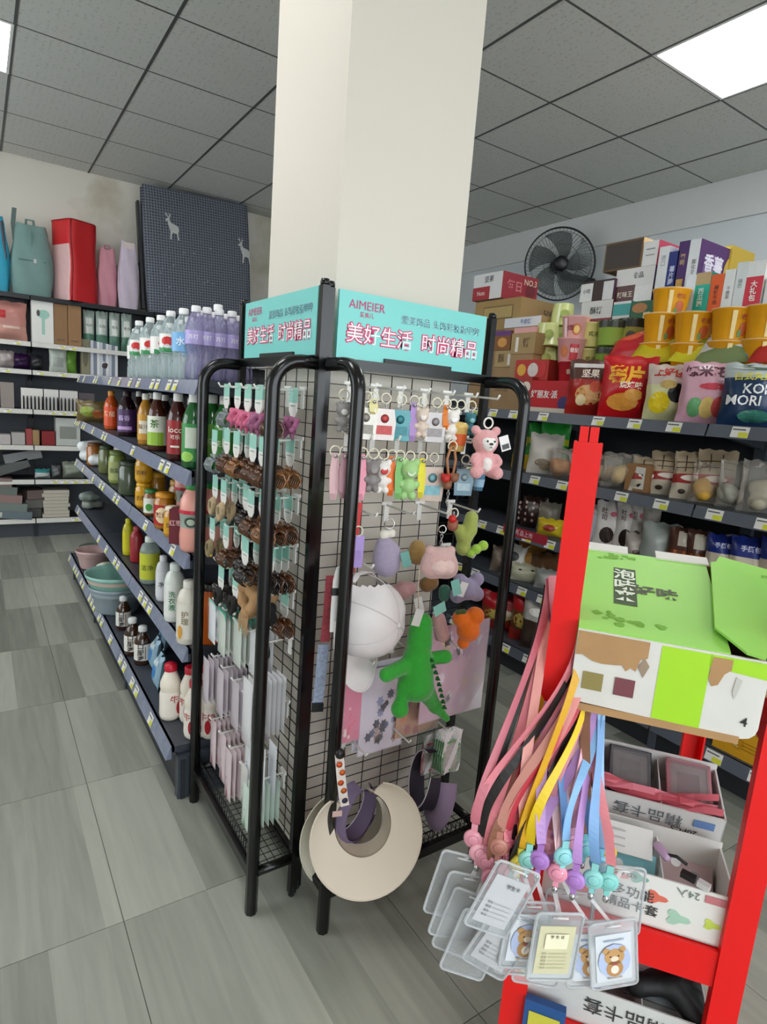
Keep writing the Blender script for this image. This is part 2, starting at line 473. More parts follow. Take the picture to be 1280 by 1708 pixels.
def carton(name, label, cat, w, d, h, faces, front=(), left=(), group=None, flaps=None, right=()):
    """box on its base, centred; faces = hex for bottom, top, front, back, left, right"""
    t = thing(name, label, cat, group=group)
    mats = [mat(c, .6, v=.06, s=12) for c in faces]
    if flaps is None:
        MB().box(0, 0, h/2, w, d, h, [0, 1, 2, 3, 4, 5]).build('body', mats, t)
    else:
        th = .004; b = MB()
        b.box(0, 0, th/2, w, d, th, 0); b.box(0, -d/2+th/2, h/2, w, th, h, 2); b.box(0, d/2-th/2, h/2, w, th, h, 3)
        b.box(-w/2+th/2, 0, h/2, th, d, h, 4); b.box(w/2-th/2, 0, h/2, th, d, h, 5)
        b.build('body', mats, t)
        for side, ang in flaps:
            fl = d*.45 if side in 'lr' else h*.0+d*.45
            M = {'f': TR(0, -d/2, h) @ RX(ang) @ TR(0, -fl/2, 0), 'b': TR(0, d/2, h) @ RX(-ang) @ TR(0, fl/2, 0),
                 'l': TR(-w/2, 0, h) @ RY(-ang) @ TR(-fl/2, 0, 0), 'r': TR(w/2, 0, h) @ RY(ang) @ TR(fl/2, 0, 0)}[side]
            sx, sy = (w-.006, fl) if side in 'fb' else (fl, d-.006)
            MB().box(0, 0, 0, sx, sy, .004, [1, 1, 1, 1, 1, 1]).build('flap', mats, t, M)
    deco(front, t, w, h, lambda x, z, o: (x, -d/2-o, z))
    deco(left, t, d, h, lambda x, z, o: (-w/2-o, -x, z))
    deco(right, t, d, h, lambda x, z, o: (w/2+o, x, z))
    return t

def bottle(name, label, cat, prof, body, cap, lab=None, spec=(), group=None, liquid=None, n=16, extra=None):
    """prof: (r,z) list without the cap; cap = (r, z0, z1, hex); lab = (z0, z1, hex)"""
    t = thing(name, label, cat, group=group)
    MB().lathe([(0.0001, prof[0][1])]+prof, n).build('body', body, t)
    if liquid: MB().lathe([(0.0001, prof[0][1]+.002)]+[(r*.93, z+.002) for r, z in prof if z < liquid[1]], n).build('drink', liquid[0], t)
    if cap:
        r, z0, z1, c = cap; b = MB().lathe([(r, z0), (r*1.02, z0+.002), (r*1.0, z1-.003), (r*.85, z1)], n)
        b.build('cap', mat(c, .4), t)
    def rad(z):
        for (r0, a), (r1, bb) in zip(prof, prof[1:]):
            if a <= z <= bb and bb > a: return r0+(r1-r0)*(z-a)/(bb-a)
        return prof[-1][0]
    if lab:
        z0, z1, c = lab; zs = [z0+(z1-z0)*k/6 for k in range(7)]
        b = MB(); nn = n
        b.grid(lambda u, v: ((rad(z0+(z1-z0)*v)+.0012)*math.cos(2*PI*u), (rad(z0+(z1-z0)*v)+.0012)*math.sin(2*PI*u), z0+(z1-z0)*v), nn, 6)
        b.build('label', mat(c, .4, v=.05), t)
        hh = z1-z0; R0 = rad((z0+z1)/2)
        def conf(x, z, o):
            r = rad(z0+z)+.0014+o; a = -PI/2+x/R0
            return (r*math.cos(a), r*math.sin(a), z0+z)
        deco(spec, t, R0*1.6, hh, conf)
    return t

def tagrail(b_rail, x0, x1, z, y, slope=.012, hgt=.038):
    b_rail.prism([(0, 0)], 0, 0) if False else None

def shelving(name, label, L, bays, levels, D, top, root_M, panel_m, shelf_m, rail_m, tag_spec, base_h, seed=0, lip=.035):
    """levels = [(z_top, front_offset)], front to -y, runs along +x from 0 to L"""
    R = random.Random(seed)
    t = thing(name, label, 'shelving', M=root_M)
    MB().box(L/2, D+.01, (top+.05)/2, L, .018, top-.05).build('back_panel', panel_m, t)
    for x in bays: MB().box(x, D-.012, top/2, .045, .03, top).build('upright', shelf_m, t)
    for k, (z, fo) in enumerate(levels):
        for x0, x1 in zip(bays, bays[1:]):
            b = MB(); w = x1-x0-.004; c = (x0+x1)/2
            b.box(c, (D-.02-fo)/2+fo/1, z-.009, w, D-.02-fo, .018) if False else b.box(c, (fo+D-.02)/2, z-.009, w, D-.02-fo, .018)
            b.box(c, fo+.004, z-lip/2, w, .008, lip)
            for s in (x0+.012, x1-.012):
                b.prism([(0, 0)], 0, 0) if False else None
                b.add([(s-.002, fo+.01, z-.018), (s+.002, fo+.01, z-.018), (s+.002, D-.03, z-.018), (s-.002, D-.03, z-.018), (s-.002, D-.03, z-.085), (s+.002, D-.03, z-.085), (s-.002, fo+.02, z-.03), (s+.002, fo+.02, z-.03)],
                      [(0, 3, 4, 6), (1, 7, 5, 2), (6, 4, 5, 7)])
            sh = b.build('shelf', shelf_m, t)
            r = MB(); y0 = fo-.004
            r.add([(x0+.004, y0, z), (x1-.004, y0, z), (x1-.004, y0-.014, z-lip), (x0+.004, y0-.014, z-lip), (x0+.004, fo, z), (x1-.004, fo, z), (x1-.004, fo, z-lip), (x0+.004, fo, z-lip)],
                  [(0, 3, 2, 1), (0, 1, 5, 4), (3, 7, 6, 2), (0, 4, 7, 3), (1, 2, 6, 5)])
            r.build('price_rail', rail_m[k] if isinstance(rail_m, list) else rail_m, sh)
            n = tag_spec(k, x0, x1, R)
            for xx, tw in n:
                q = MB(); yy = y0-.0016; a = .012/lip; hh = lip-.008
                z1 = z-.003; z0 = z1-hh
                def P(x, zz): return (x, yy-(z-zz)*.014/lip, zz)
                q.add([P(xx, z0), P(xx+tw, z0), P(xx+tw, z1), P(xx, z1)], [(0, 1, 2, 3)], 0)
                q.add([P(xx+tw*.45, z0+.001), P(xx+tw*.98, z0+.001), P(xx+tw*.98, z0+hh*.5), P(xx+tw*.45, z0+hh*.5)], [(0, 1, 2, 3)], 1)
                q.v[4:] = [(a_, b_-.0006, c_) for a_, b_, c_ in q.v[4:]]
                q.add([P(xx+tw*.06, z1-hh*.32), P(xx+tw*.8, z1-hh*.32), P(xx+tw*.8, z1-hh*.18), P(xx+tw*.06, z1-hh*.18)], [(0, 1, 2, 3)], 2)
                q.v[8:] = [(a_, b_-.0006, c_) for a_, b_, c_ in q.v[8:]]
                q.build('price_tag', [TAGM, TAGY, mat('6b6b6b', .6)], sh)
    if base_h:
        z, fo = levels[-1]
        MB().box(L/2, fo+.03, (z-lip)/2, L, .014, z-lip-.002).build('plinth', panel_m, t)
        for x in bays: MB().box(x, (fo+D)/2, (z-.03)/2, .03, D-fo-.03, z-.03).build('foot', shelf_m, t)
    return t
# ------------------------------------------------------------------ shelving
RAILC = film('8d93a8', .75, .12)
def tags_dense(k, x0, x1, R):
    o = []; x = x0+.03
    while x < x1-.09:
        if R.random() < .4: o.append((x, .05))
        x += .075
    return o
def tags_wall(k, x0, x1, R): return [] if k == 0 else tags_dense(k, x0, x1, R)
def tags_sparse(k, x0, x1, R):
    o = []; x = x0+.05+R.uniform(0, .04)
    while x < x1-.09:
        if R.random() < .8: o.append((x, .06))
        x += .13+R.uniform(0, .05)
    return o
G1 = shelving('gondola_shelf', 'charcoal metal gondola shelf with clear price rails, lined with drink bottles', 2.49, [0, .83, 1.66, 2.47],
    [(1.295, .02), (1.035, 0), (.785, 0), (.49, 0), (.175, -.045)], .40, 1.33, TR(.51, 4.22) @ RZ(-PI/2), CHAR, DKGREY, RAILC, tags_dense, True, 1, .042)
G2 = shelving('gondola_shelf', 'dark grey gondola shelf stacked with snack bags and noodle cups', 5.4, [0, .69, 1.59, 2.49, 3.39, 4.29, 5.19],
    [(1.285, 0), (.985, 0), (.70, 0), (.43, 0), (.135, -.05)], .44, 1.32, TR(2.22, 4.60) @ RZ(-PI/2), CHAR, mat('4a4f57', .45), mat('565c66', .4), tags_sparse, True, 2, .045)
# far side of the right gondola: its boxes stand on this deck
MB().box(2.6, -.25, 1.276, 5.19, .48, .018).build('top_deck', mat('4a4f57', .45), G2, TR(0, .93, 0))
for x in (.02, 1.6, 3.4, 5.17): MB().box(x, 1.1, .64, .04, .04, 1.26).build('upright', mat('4a4f57', .45), G2)
BS = shelving('wall_shelf', 'dark backed wall shelving with white price rails under the bags', 4.5, [0, .9, 1.8, 2.7, 3.6, 4.5],
    [(1.87, .01), (1.525, 0), (1.315, 0), (1.015, 0), (.735, 0), (.465, 0), (.15, 0)], .31, 1.9, TR(-1.44, 5.49), mat('474b52', .6), CHAR, [CHAR]+[mat('d5d3cb', .5)]*6, tags_wall, True, 3, .035)

# ------------------------------------------------------------------ corner racks
def rack(M, Wd, out, label, zrows, nh, skip=()):
    t = thing('display_rack', label, 'display rack', M=M)
    w2 = Wd/2; TB = mat('0a0a0b', .22)
    for s in (-1, 1):
        p = MB().box(s*w2, 0, .76, .018, .018, 1.50).lathe([(.010, 1.51), (.011, 1.515), (.009, 1.523), (.0001, 1.524)], 10, M=TR(s*w2, 0))
        p = p.build('post', TB, t)
        MB().lathe([(.005, 0), (.005, .003), (.0001, .004)], 8, M=TR(s*w2, -.0135, 1.335) @ RX(PI/2)).build('bolt', CHROME, p)
        R_ = .06
        pts = [(s*w2, -.012, 1.345), (s*w2, -(out-R_), 1.345)]+[(s*w2, -(out-R_)-R_*math.sin(a), 1.345-R_+R_*math.cos(a)) for a in [PI/2*k/6 for k in range(1, 7)]]+[(s*w2, -out, .6), (s*w2, -out, 0)]
        sf = MB().tube(pts, .0155, 8).build('side_frame', TB, t)
        MB().tube([(s*w2, -out+.01, .11), (s*w2, -.01, .11)], .012, 6).build('lower_rail', TB, sf)
        MB().lathe([(.008, 0), (.0095, .004), (.0095, .03), (.008, .034)], 8, M=TR(s*w2, 0, 0)).build('foot', mat('151515', .6), p)
    MB().box(0, 0, 1.352, Wd, .022, .022).build('top_rail', TB, t)
    MB().box(0, -.001, .11, Wd, .02, .03).build('bottom_rail', TB, t)
    MB().box(0, -out, .105, Wd-.02, .016, .028).build('front_rail', TB, t)
    g = MB(); zt, zb = 1.335, .13; wr = .0013
    nx_ = round(Wd/.058)
    for i in range(1, nx_): g.tube([(-w2+Wd*i/nx_, 0, zb), (-w2+Wd*i/nx_, 0, zt)], wr, 4)
    nz_ = round((zt-zb)/.031)
    for j in range(nz_+1): g.tube([(-w2, -.003, zb+(zt-zb)*j/nz_), (w2, -.003, zb+(zt-zb)*j/nz_)], wr, 4)
    g.build('wire_grid', BLACK, t)
    tr_ = MB(); k = 14
    for i in range(int(Wd/.022)): x = -w2+.012+i*.022; tr_.tube([(x, -.01, .105), (x, -out+.01, .105)], .0011, 4)
    for i in range(int(out/.02)+1): tr_.tube([(-w2, -i*.02, .106), (w2, -i*.02, .106)], .0011, 4)
    for i in range(int(Wd/.016)): x = -w2+.012+i*.016; tr_.tube([(x, -out+.012, .105), (x+.012, -out+.014, .142)], .0011, 4); tr_.tube([(x+.012, -out+.012, .105), (x, -out+.014, .142)], .0011, 4)
    tr_.tube([(-w2, -out+.013, .143), (w2, -out+.013, .143)], .0022, 4)
    tr_.build('wire_tray', BLACK, t)
    # sign board
    MINT = mat('7fd6d0', .35, v=.02)
    sg = MB().box(0, 0, 1.437, Wd-.045, .008, .148).build('sign_board', MINT, t)
    MB().box(-.02+.03, -.007, 1.366, Wd*.42, .006, .014).build('sign_clip', BLACK, t)
    q = (Wd-.045)/.45; PK = mat('e0246e', .5, v=.02); PKT = mat('cf3a78', .5, v=.02); WH = mat('fff5f8', .5, v=0); BL = mat('2f7f93', .5, v=.02); WB = mat('c9f2f0', .5, v=0)
    text('AIMEIER', .028*q, PKT, sg, -.15*q, -.0052, 1.483, .0)
    text('爱美儿', .013*q, PKT, sg, -.15*q, -.0052, 1.463, .006)
    text('爱美饰品 头饰彩妆指甲剪', .0225*q, WB, sg, .075*q, -.0048, 1.467, .035); text('爱美饰品 头饰彩妆指甲剪', .0225*q, BL, sg, .075*q, -.0054, 1.467, .0)
    text('美好生活  时尚精品', .0475*q, PK, sg, 0, -.0048, 1.418, .055); text('美好生活  时尚精品', .0475*q, WH, sg, 0, -.0056, 1.418, .002)
    # white hooks
    hk = MB(); ln = out*.78
    hk.tube([(0, -.004, 0), (0, -ln, -.004), (0, -ln-.006, .006)], .0027, 6); hk.box(0, -.005, -.018, .014, .004, .05); hk.box(0, -.005, .004, .03, .005, .008)
    hm = hk.mesh('hook', mat('f0eee8', .35))
    for zi, z in enumerate(zrows):
        for i in range(nh[zi] if isinstance(nh, list) else nh):
            n_ = nh[zi] if isinstance(nh, list) else nh
            if (zi, i) in skip: continue
            x = -w2+Wd*(i+.85)/(n_+.7)
            link('hook', hm, t, TR(x, 0, z))
    return t
R1X, R1Y, R1W, R1O = .634, 1.4675, .483, .110
ROWS1 = [1.285, 1.17, 1.035, .915, .80, .68, .51, .31]
NH1 = 5
RK1 = rack(TR(R1X, R1Y) @ RZ(-PI/2), R1W, R1O, 'black tube rack of hair clips and combs standing against the end of the drink shelf', ROWS1, NH1)
R2X, R2Y, R2W, R2O = .8975, 1.242, .485, .150
ROWS2 = [1.305, 1.195, 1.02, .90, .66, .42]
RK2 = rack(TR(R2X, R2Y), R2W, R2O, 'black tube rack of keychains, plush toys and visors in front of the white pillar', ROWS2, [6, 6, 4, 4, 3, 3])

# ------------------------------------------------------------------ red stand (own frame: u right, w back)
UA = math.radians(142.17)
E1 = Vector((math.sin(UA), math.cos(UA), 0)); E2 = Vector((-E1.y, E1.x, 0))
RM = Matrix(((E1.x, E2.x, 0, .785), (E1.y, E2.y, 0, .61), (0, 0, 1, 0), (0, 0, 0, 1)))
rd = thing('red_stand', 'bright red metal stand with square posts holding card boxes and lanyards', 'stand', M=RM)
RW, RD = .322, .50
for u, w, z in ((0, 0, 1.235), (RW, 0, 1.235), (0, RD, .86), (RW, RD, .86)):
    s = 1 if u == 0 else -1; q = 1 if w == 0 else -1
    b = MB(); b.box(u, w-q*.018, z/2, .042, .004, z); b.box(u-s*.019, w, z/2, .004, .038, z); b.box(u+s*.019, w-q*.008, z/2, .004, .02, z)
    p = b.build('post', RED, rd)
    MB().box(u-.008*s, w, z+.005, .013, .03, .036).box(u+.007*s, w, z+.005, .013, .03, .036).build('post_insert', RED, p)
for z in (.415, .18, .80):
    if z < .7: MB().box(RW/2, -.012, z, RW-.04, .006, .065).box(RW/2, -.002, z+.03, RW-.04, .02, .004).build('front_beam', RED, rd)
    MB().box(RW/2, RD+.012, z, RW-.04, .006, .065).build('back_beam', RED, rd)
    for u in (-.012, RW+.012): MB().box(u, RD/2, z, .006, RD-.03, .065).build('side_beam', RED, rd)
    if z < .7: MB().box(RW/2, RD/2, z+.029, RW-.02, RD-.02, .004).build('deck', mat('c40d0d', .45), rd)
    else: MB().box(RW/2, RD/2+.03, z+.026, RW-.02, RD-.09, .004).build('deck', mat('c40d0d', .45), rd)
# ------------------------------------------------------------------ drinks on the left gondola
def g1(px, x, z, rz=-PI/2):
    y = ysolve(px, x, z)
    y = min(y, 4.08)
    if y < 1.79: y = 1.79; x = xsolve(px, y, z)
    return TR(x, y, z) @ RZ(rz+1.05)
WATER = [(.030, 0), (.034, .006), (.034, .05), (.031, .058), (.034, .066), (.031, .08), (.034, .09), (.034, .15), (.030, .172), (.016, .200), (.0125, .206), (.0125, .222)]
WT = film('dfeeee', .22, .05)
def wb(lab, c2, cap='f4f4f2', h=1.0, tint=WT, spec=()):
    return Proto(lambda: bottle('water_bottle', 'x', 'bottle', [(r*1.06, z*h) for r, z in WATER], tint, (.0155, .207*h, .226*h, cap), (.088*h, .148*h, lab) if lab else None, spec))
wred = wb('f3efe9', 0, spec=[('p', -.6, .6, .0, .25, '2f8f4e'), ('b', 0, .6, .35, .25, 'd22a2a'), ('t', '矿泉水', .28, 0, .3, 'ffffff')])
for k, (px, x) in enumerate([(232, .56), (250, .56), (268, .57), (284, .56), (240, .64), (262, .65), (281, .66), (297, .65), (226, .63)]):
    wred.put(g1(px, x, 1.296, -PI/2+.3*(k % 3)), 'clear water bottle with a red, white and green label and white cap', 'red label water bottles')
wblue = wb('7db7e6', 0, spec=[('t', '水', .5, 0, .5, 'ffffff')])
for px, x in [(305, .57), (314, .65)]: wblue.put(g1(px, x, 1.296), 'clear water bottle with a sky blue label between the red and purple ones', 'blue label water bottles')
PUR = film('b9b2dc', .30, .06)
BIGW = [(.026, 0), (.031, .008), (.031, .045), (.022, .075), (.032, .105), (.032, .165), (.026, .188), (.014, .208), (.012, .213), (.012, .225)]
pur = Proto(lambda: bottle('water_bottle', 'x', 'bottle', BIGW, PUR, (.0148, .212, .232, 'f3f2f5'), (.112, .155, 'b3a6dd'), [('t', '苏打', .3, 0, .5, 'fbf9ff')], extra=None))
for k, (px, x) in enumerate([(325, .58), (343, .57), (363, .57), (384, .57), (405, .57), (334, .66), (354, .66), (374, .66), (394, .66), (384, .75), (400, .75)]):
    y = 2.02 if x < .6 else (2.12 if x < .7 else 2.22)
    xx = xsolve(px, y, 1.3)
    pur.put(TR(xx, y, 1.296) @ RZ(-.5+.2*(k % 4)), 'pinched lilac soda water bottle with a white cap on the top shelf', 'lilac soda water bottles')
tall = Proto(lambda: bottle('water_bottle', 'x', 'bottle', [(r*1.05, z*1.3) for r, z in WATER], film('d9e6ee', .3, .05), (.017, .268, .292, 'ffffff'), (.11, .18, 'cfe0ea')))
tall.put(TR(xsolve(361, 2.36, 1.3), 2.36, 1.296), 'tall clear water bottle rising behind the lilac bottles')

# second shelf
def juice(h, r, body, cap, lab, spec, label, square=False):
    prof = [(r*.93, 0), (r, .008), (r, h*.62), (r*.86, h*.72), (r*.45, h*.86), (r*.4, h*.88), (r*.4, h*.95)]
    return bottle('drink_bottle', label, 'bottle', prof, mat(body, .12, v=.15, spec=.8), (r*.46, h*.88, h, cap), (h*.1, h*.6, lab) if lab else None, spec)
Z2 = 1.036
for px, x, h, r, body, cap, lab, spec, lb in [
    (212, .56, .20, .040, '2a1218', '241018', '4b2a5c', [('t', '酱香', .4, 0, .6, 'cbb6e0'), ('p', -.5, .5, .1, .25, 'c9a0d8')], 'squat dark soy sauce bottle with a purple label'),
    (186, .56, .19, .034, 'c2521c', 'd88a2a', 'e2501c', [('t', '番茄', .5, 0, .6, 'ffe8c0')], 'orange sauce bottle next to the purple labelled one'),
    (243, .555, .20, .030, 'b9822a', 'ece6dc', 'd59b30', [('p', -.35, .35, .25, .75, 'e8dfc8'), ('t', '橙汁', .4, 0, .5, '7a4a1a')], 'amber juice bottle with a pale square label and white cap'),
    (262, .545, .21, .033, '4a2318', 'f0efec', 'e9ecdc', [('p', -.6, .6, .0, .45, '9cc43c'), ('t', '茶', .6, 0, .72, '4a7a2a')], 'brown tea bottle with a white and lime label'),
    (296, .54, .215, .033, '3e100e', 'eeeae6', 'a31c22', [('t', 'loco', .5, 0, .72, 'f4e6dc'), ('t', '可乐', .28, 0, .5, 'f4e6dc'), ('p', -.25, .25, .2, .26, 'f4e6dc')], 'dark cola bottle with a crimson label beside the green tea'),
    (322, .535, .22, .034, '1d5a2a', 'f0efec', '2f8e45', [('p', -.3, .3, .35, .9, 'cfd8c6'), ('b', -.2, .12, .35, .14, '9ccf5a')], 'green tea bottle with a tall pale panel next to the gondola end'),
    (352, .60, .22, .034, '2a6a2e', 'e6e4de', '79b63c', [('t', '绿茶', .4, 0, .5, 'e6f0d0')], 'lime labelled green tea bottle behind the rack leg'),
    (372, .60, .22, .034, '2a6a2e', 'e6e4de', '4f9c3c', [('t', '茉莉', .4, 0, .5, 'e6f0d0')], 'grass green labelled tea bottle behind the rack leg')]:
    o = juice(h, r, body, cap, lab, spec, lb); o.matrix_world = g1(px, x, Z2, -PI/2)
jp = Proto(lambda: juice(.20, .030, '33201a', 'efece6', '5c2018', [], 'x'))
for px, x in [(252, .64), (275, .64), (300, .63), (318, .63), (335, .64), (232, .65), (352, .70)]: jp.put(g1(px, x, Z2), 'dark bottle with a white cap in the second row of the drinks', 'dark bottles in the second row')
def g1bag(px, x, z, w, h, t, bands, spec, lb, seed, film_m=None, inner=None, rx=0., rz=-PI/2, cat='snack bag'):
    o = bag_thing('snack_bag', lb, cat, w, h, t, bands, spec, seed, None, film_m, inner)
    o.matrix_world = g1(px, x, z, rz) @ RX(rx); return o
g1bag(157, .56, Z2, .20, .12, .10, [(1, '6b5a34')], [('b', -.1, .5, .25, .25, '8a9a3c'), ('b', .2, .4, .15, .2, 'b0602c')], 'olive and brown crackling snack bag at the far end of the drinks', 3)

# third shelf: jars, cans, pink bottles
Z3 = .786
def jar(label, r, h, body, cap, lab=None, spec=(), cat='jar'):
    prof = [(r*.9, 0), (r, .01), (r, h*.78), (r*.8, h*.86), (r*.8, h*.9)]
    return bottle('food_jar', label, cat, prof, mat(body, .15, v=.4, s=45, spec=.8), (r*.88, h*.86, h, cap), lab and (h*.12, h*.68, lab), spec)
for px, x, r, h, body, cap, lab, spec, lb in [
    (158, .56, .042, .13, 'a8672c', '7a4a2a', None, (), 'amber jar of preserves next to the white bags'),
    (178, .57, .04, .15, '6c7446', '3c4a2c', None, (), 'pale green pickle jar with a dark lid'),
    (196, .56, .04, .16, '8a9a4a', '6a7a3a', 'a9b070', [('t', '泡菜', .4, 0, .5, '4a5a2a')], 'light green labelled pickle jar'),
    (216, .55, .046, .15, '4a5440', '394232', None, (), 'wide glass jar of dark greens'),
    (240, .545, .032, .10, 'd59a14', 'e2ab20', 'd9a018', [('t', '奶粉', .4, 0, .5, '7a4a10')], 'mustard yellow can, lower of the two'),
    (252, .535, .026, .10, '8a5a2a', '2f7a3a', 'e6e6da', [('b', 0, .4, .3, .25, '4a9a3a')], 'small jar with a green lid and white label'),
    (275, .530, .036, .125, 'b4721c', 'd7901c', 'b01c18', [('b', 0, .5, .4, .4, 'f0d8b0'), ('t', '辣酱', .35, 0, .5, '7a1010')], 'chilli jar with a red label and golden lid'),
    (289, .525, .03, .10, 'c88a1c', 'e8dcc0', 'd9a21c', [('t', '豆酱', .35, 0, .5, '6a3a10')], 'yellow bean paste jar with a cream lid'),
    (262, .60, .035, .14, 'b07a1c', 'c8962a', None, (), 'golden oil jar behind the chilli jar'),
    (298, .61, .036, .15, 'a07018', 'b8862a', None, (), 'golden oil jar behind the bean paste'),
    ]:
    o = jar(lb, r, h, body, cap, lab, spec); o.matrix_world = g1(px, x, Z3, -PI/2)
o = jar('mustard yellow can, stacked on another', .032, .10, 'd59a14', 'e2ab20', 'd9a018', [('t', '奶粉', .4, 0, .5, '7a4a10')]); o.matrix_world = g1(240, .545, Z3+.101, -PI/2)
o = carton('food_packet', 'maroon food packet beside the pink bottles', 'packet', .04, .05, .11, ['6a1c2a']*6, [('t', '红枣', .5, 0, .6, 'e6b0b0')]); o.matrix_world = g1(296, .515, Z3, -PI/2)
PKB = [(.036, 0), (.042, .012), (.043, .05), (.039, .085), (.043, .12), (.041, .155), (.030, .18), (.022, .19), (.022, .195)]
pk = Proto(lambda: bottle('pink_bottle', 'x', 'bottle', PKB, mat('e8a294', .3, v=.05), (.026, .188, .212, '1f8f3c'), (.075, .128, '9aa39a'), [('p', -.9, .9, .8, 1.0, 'c81c3a'), ('b', 0, .35, .3, .3, '3a4a3c'), ('b', 0, .35, .18, .18, 'b8c4b0')]))
for px, x, r in [(323, .535, 0), (309, .63, .3), (356, .60, .2), (386, .60, -.2), (335, .70, 0)]:
    pk.put(g1(px, x, Z3, -PI/2+r), 'big salmon pink drink bottle with a green cap and grey band', 'pink bottles on the third shelf')
for i, (px, x, h) in enumerate([(165, .55, .06), (172, .60, .06), (158, .56, .0), (178, .57, .0)]):
    g1bag(px, x, Z3-.005+h-.0, .16, .17, .09, [(1, 'e8eaea')], [], ['white plastic sack on top of its pile, near the shelf rail', 'white plastic sack on top of its pile, near the back', 'white plastic sack at the bottom, beside the jars', 'white plastic sack at the bottom, under the others'][i], 20+i, rx=-PI/2+.2, cat='sack') if False else None
def sack(label, M, w, d, h, c, seed):
    R = random.Random(seed)
    q = [((R.uniform(-.3, .3)*w, R.uniform(-.3, .3)*d, h*.5), (R.uniform(-.4, .4)*w, R.uniform(-.35, .35)*d, h*.5), h*.42, h*.34) for _ in range(6)]
    o = sdf(q, .012, .02).build('plastic_sack', mat(c, .4, v=.08, s=20, bump=.6), None, M); tag(o, label, 'sack'); return o
sack('white plastic sack lying under another beside the jars', g1(172, .60, Z3), .14, .17, .075, 'e4e6e6', 1)
sack('white plastic sack lying on top of another beside the jars', g1(150, .58, Z3+.055), .13, .15, .07, 'eceeee', 2)
sack('white plastic sack hanging over the rail at the far end', g1(140, .56, Z3), .12, .14, .07, 'dfe1e1', 3)

# fourth shelf
Z4 = .491
def plain(label, r, h, body, cap, lab, spec, clear=False):
    prof = [(r*.92, 0), (r, .008), (r, h*.7), (r*.8, h*.82), (r*.42, h*.88), (r*.42, h*.93)]
    return bottle('household_bottle', label, 'bottle', prof, film(body, .5, .08) if clear else mat(body, .3, v=.06), (r*.5, h*.88, h, cap), lab and (h*.1, h*.66, lab), spec)
for px, x, r, h, body, cap, lab, spec, lb, cl in [
    (214, .56, .024, .17, 'c9c020', 'd8d030', 'd6cc20', [], 'slim lemon yellow detergent bottle', 0),
    (228, .57, .028, .16, 'a83038', 'b04048', None, [], 'dull red detergent bottle', 0),
    (250, .555, .038, .19, 'b8c8c0', 'e6eae6', 'c8cc3a', [('t', '洁净', .4, 0, .45, '5a6a1a')], 'clear bottle with a yellow green label below', 1),
    (272, .55, .026, .17, 'd8d8dc', 'ececf0', 'e2e2e6', [('t', '净', .5, 0, .5, '5a5a6a')], 'narrow white bottle among the cleaning bottles', 0),
    (291, .535, .034, .20, 'dfe3dc', 'e8ebe6', 'e8eae4', [('t', '洗衣液', .42, 0, .5, '2f7a4a', .01, 1)], 'white bottle with green vertical lettering', 0),
    (314, .525, .036, .20, 'd9d2c4', 'e0dbd0', 'e4ded2', [('t', '护理', .4, -.05, .6, '8a7a5a', .01, 1), ('b', -.3, .2, .14, .2, 'd89a3a')], 'cream bottle with brown vertical lettering', 0),
    (348, .56, .042, .19, 'b4520e', '1a1410', None, [], 'orange amber jug behind the rack leg', 0),
    (372, .58, .036, .15, '7a2412', '1a1410', None, [], 'dark red jug beside the amber jug', 0),
    (352, .62, .030, .12, '14140f', '101010', 'c8d020', [('t', 'KT', .4, 0, .5, '20200a')], 'small black bottle with an acid yellow band', 0)]:
    o = plain(lb, r, h, body, cap, lab, spec, cl); o.matrix_world = g1(px, x, Z4, -PI/2)

# base shelf: basins, tonic bottles, milk
ZB = .176
def basin(c1, c2, r, h, lb, M, rim=True, cat='basin'):
    t = thing('plastic_basin', lb, cat, M=M)
    MB().lathe([(.0001, 0), (r*.72, 0), (r*.76, .01), (r*.93, h*.8), (r, h*.86), (r*1.03, h), (r*.99, h), (r*.95, h*.85), (r*.88, h*.78), (r*.70, .012), (.0001, .012)], 28).build('bowl', mat(c1, .35), t)
    b = MB()
    b.grid(lambda u, v: ((r*(.925+.03*v)+.002)*math.cos(2*PI*u), (r*(.925+.03*v)+.002)*math.sin(2*PI*u), h*(.70+.15*v)), 36, 2)
    b.build('band', mat(c2, .4), t)
    return t
yb = ysolve(172, .475, .25)
basin('8f9ca3', '9aa6ac', .128, .13, 'blue grey basin at the bottom of the stack on the base shelf', TR(.54, yb, ZB))
basin('8fbcaf', 'c9b3a6', .142, .13, 'mint basin with a beige band nested in the blue grey one', TR(.54, yb, ZB+.062))
basin('c8a8a4', 'c09c98', .10, .11, 'dusty pink basin behind the mint one', TR(.55, min(3.85, ysolve(134, .49, .26)), ZB))
basin('86958a', '9aa89c', .105, .07, 'grey green basin at the far end of the base shelf', TR(.60, 4.08, ZB))
sack('pale green cleaning cloth bundle on the pink basin', TR(.53, yb+.21, ZB+.12), .11, .14, .06, 'cfd8c0', 9)
for i, (px, z) in enumerate([(128, .0), (131, .05)]):
    sack(['grey folded cloth at the bottom of the far pile', 'grey green folded cloth on the far pile'][i], g1(px, .57, Z4+z), .12, .15, .05, ['8c9088', '7f8a82'][i], 30+i)
for j, (u, v) in enumerate([(0, 0), (.02, .03), (.04, .05), (.01, .07), (.05, .02)]):
    pass
BR = [(.028, 0), (.031, .006), (.031, .09), (.022, .112), (.0135, .125), (.0135, .135)]
br = Proto(lambda: bottle('tonic_bottle', 'x', 'bottle', BR, mat('3a2214', .12, v=.1, spec=.8), (.0165, .132, .152, 'd8dad8'), (.02, .085, 'e6e2da'), [('t', '口服液', .5, 0, .5, '2a2220', .02, 1), ('p', .3, .36, .1, .9, '8a6a4a')]))
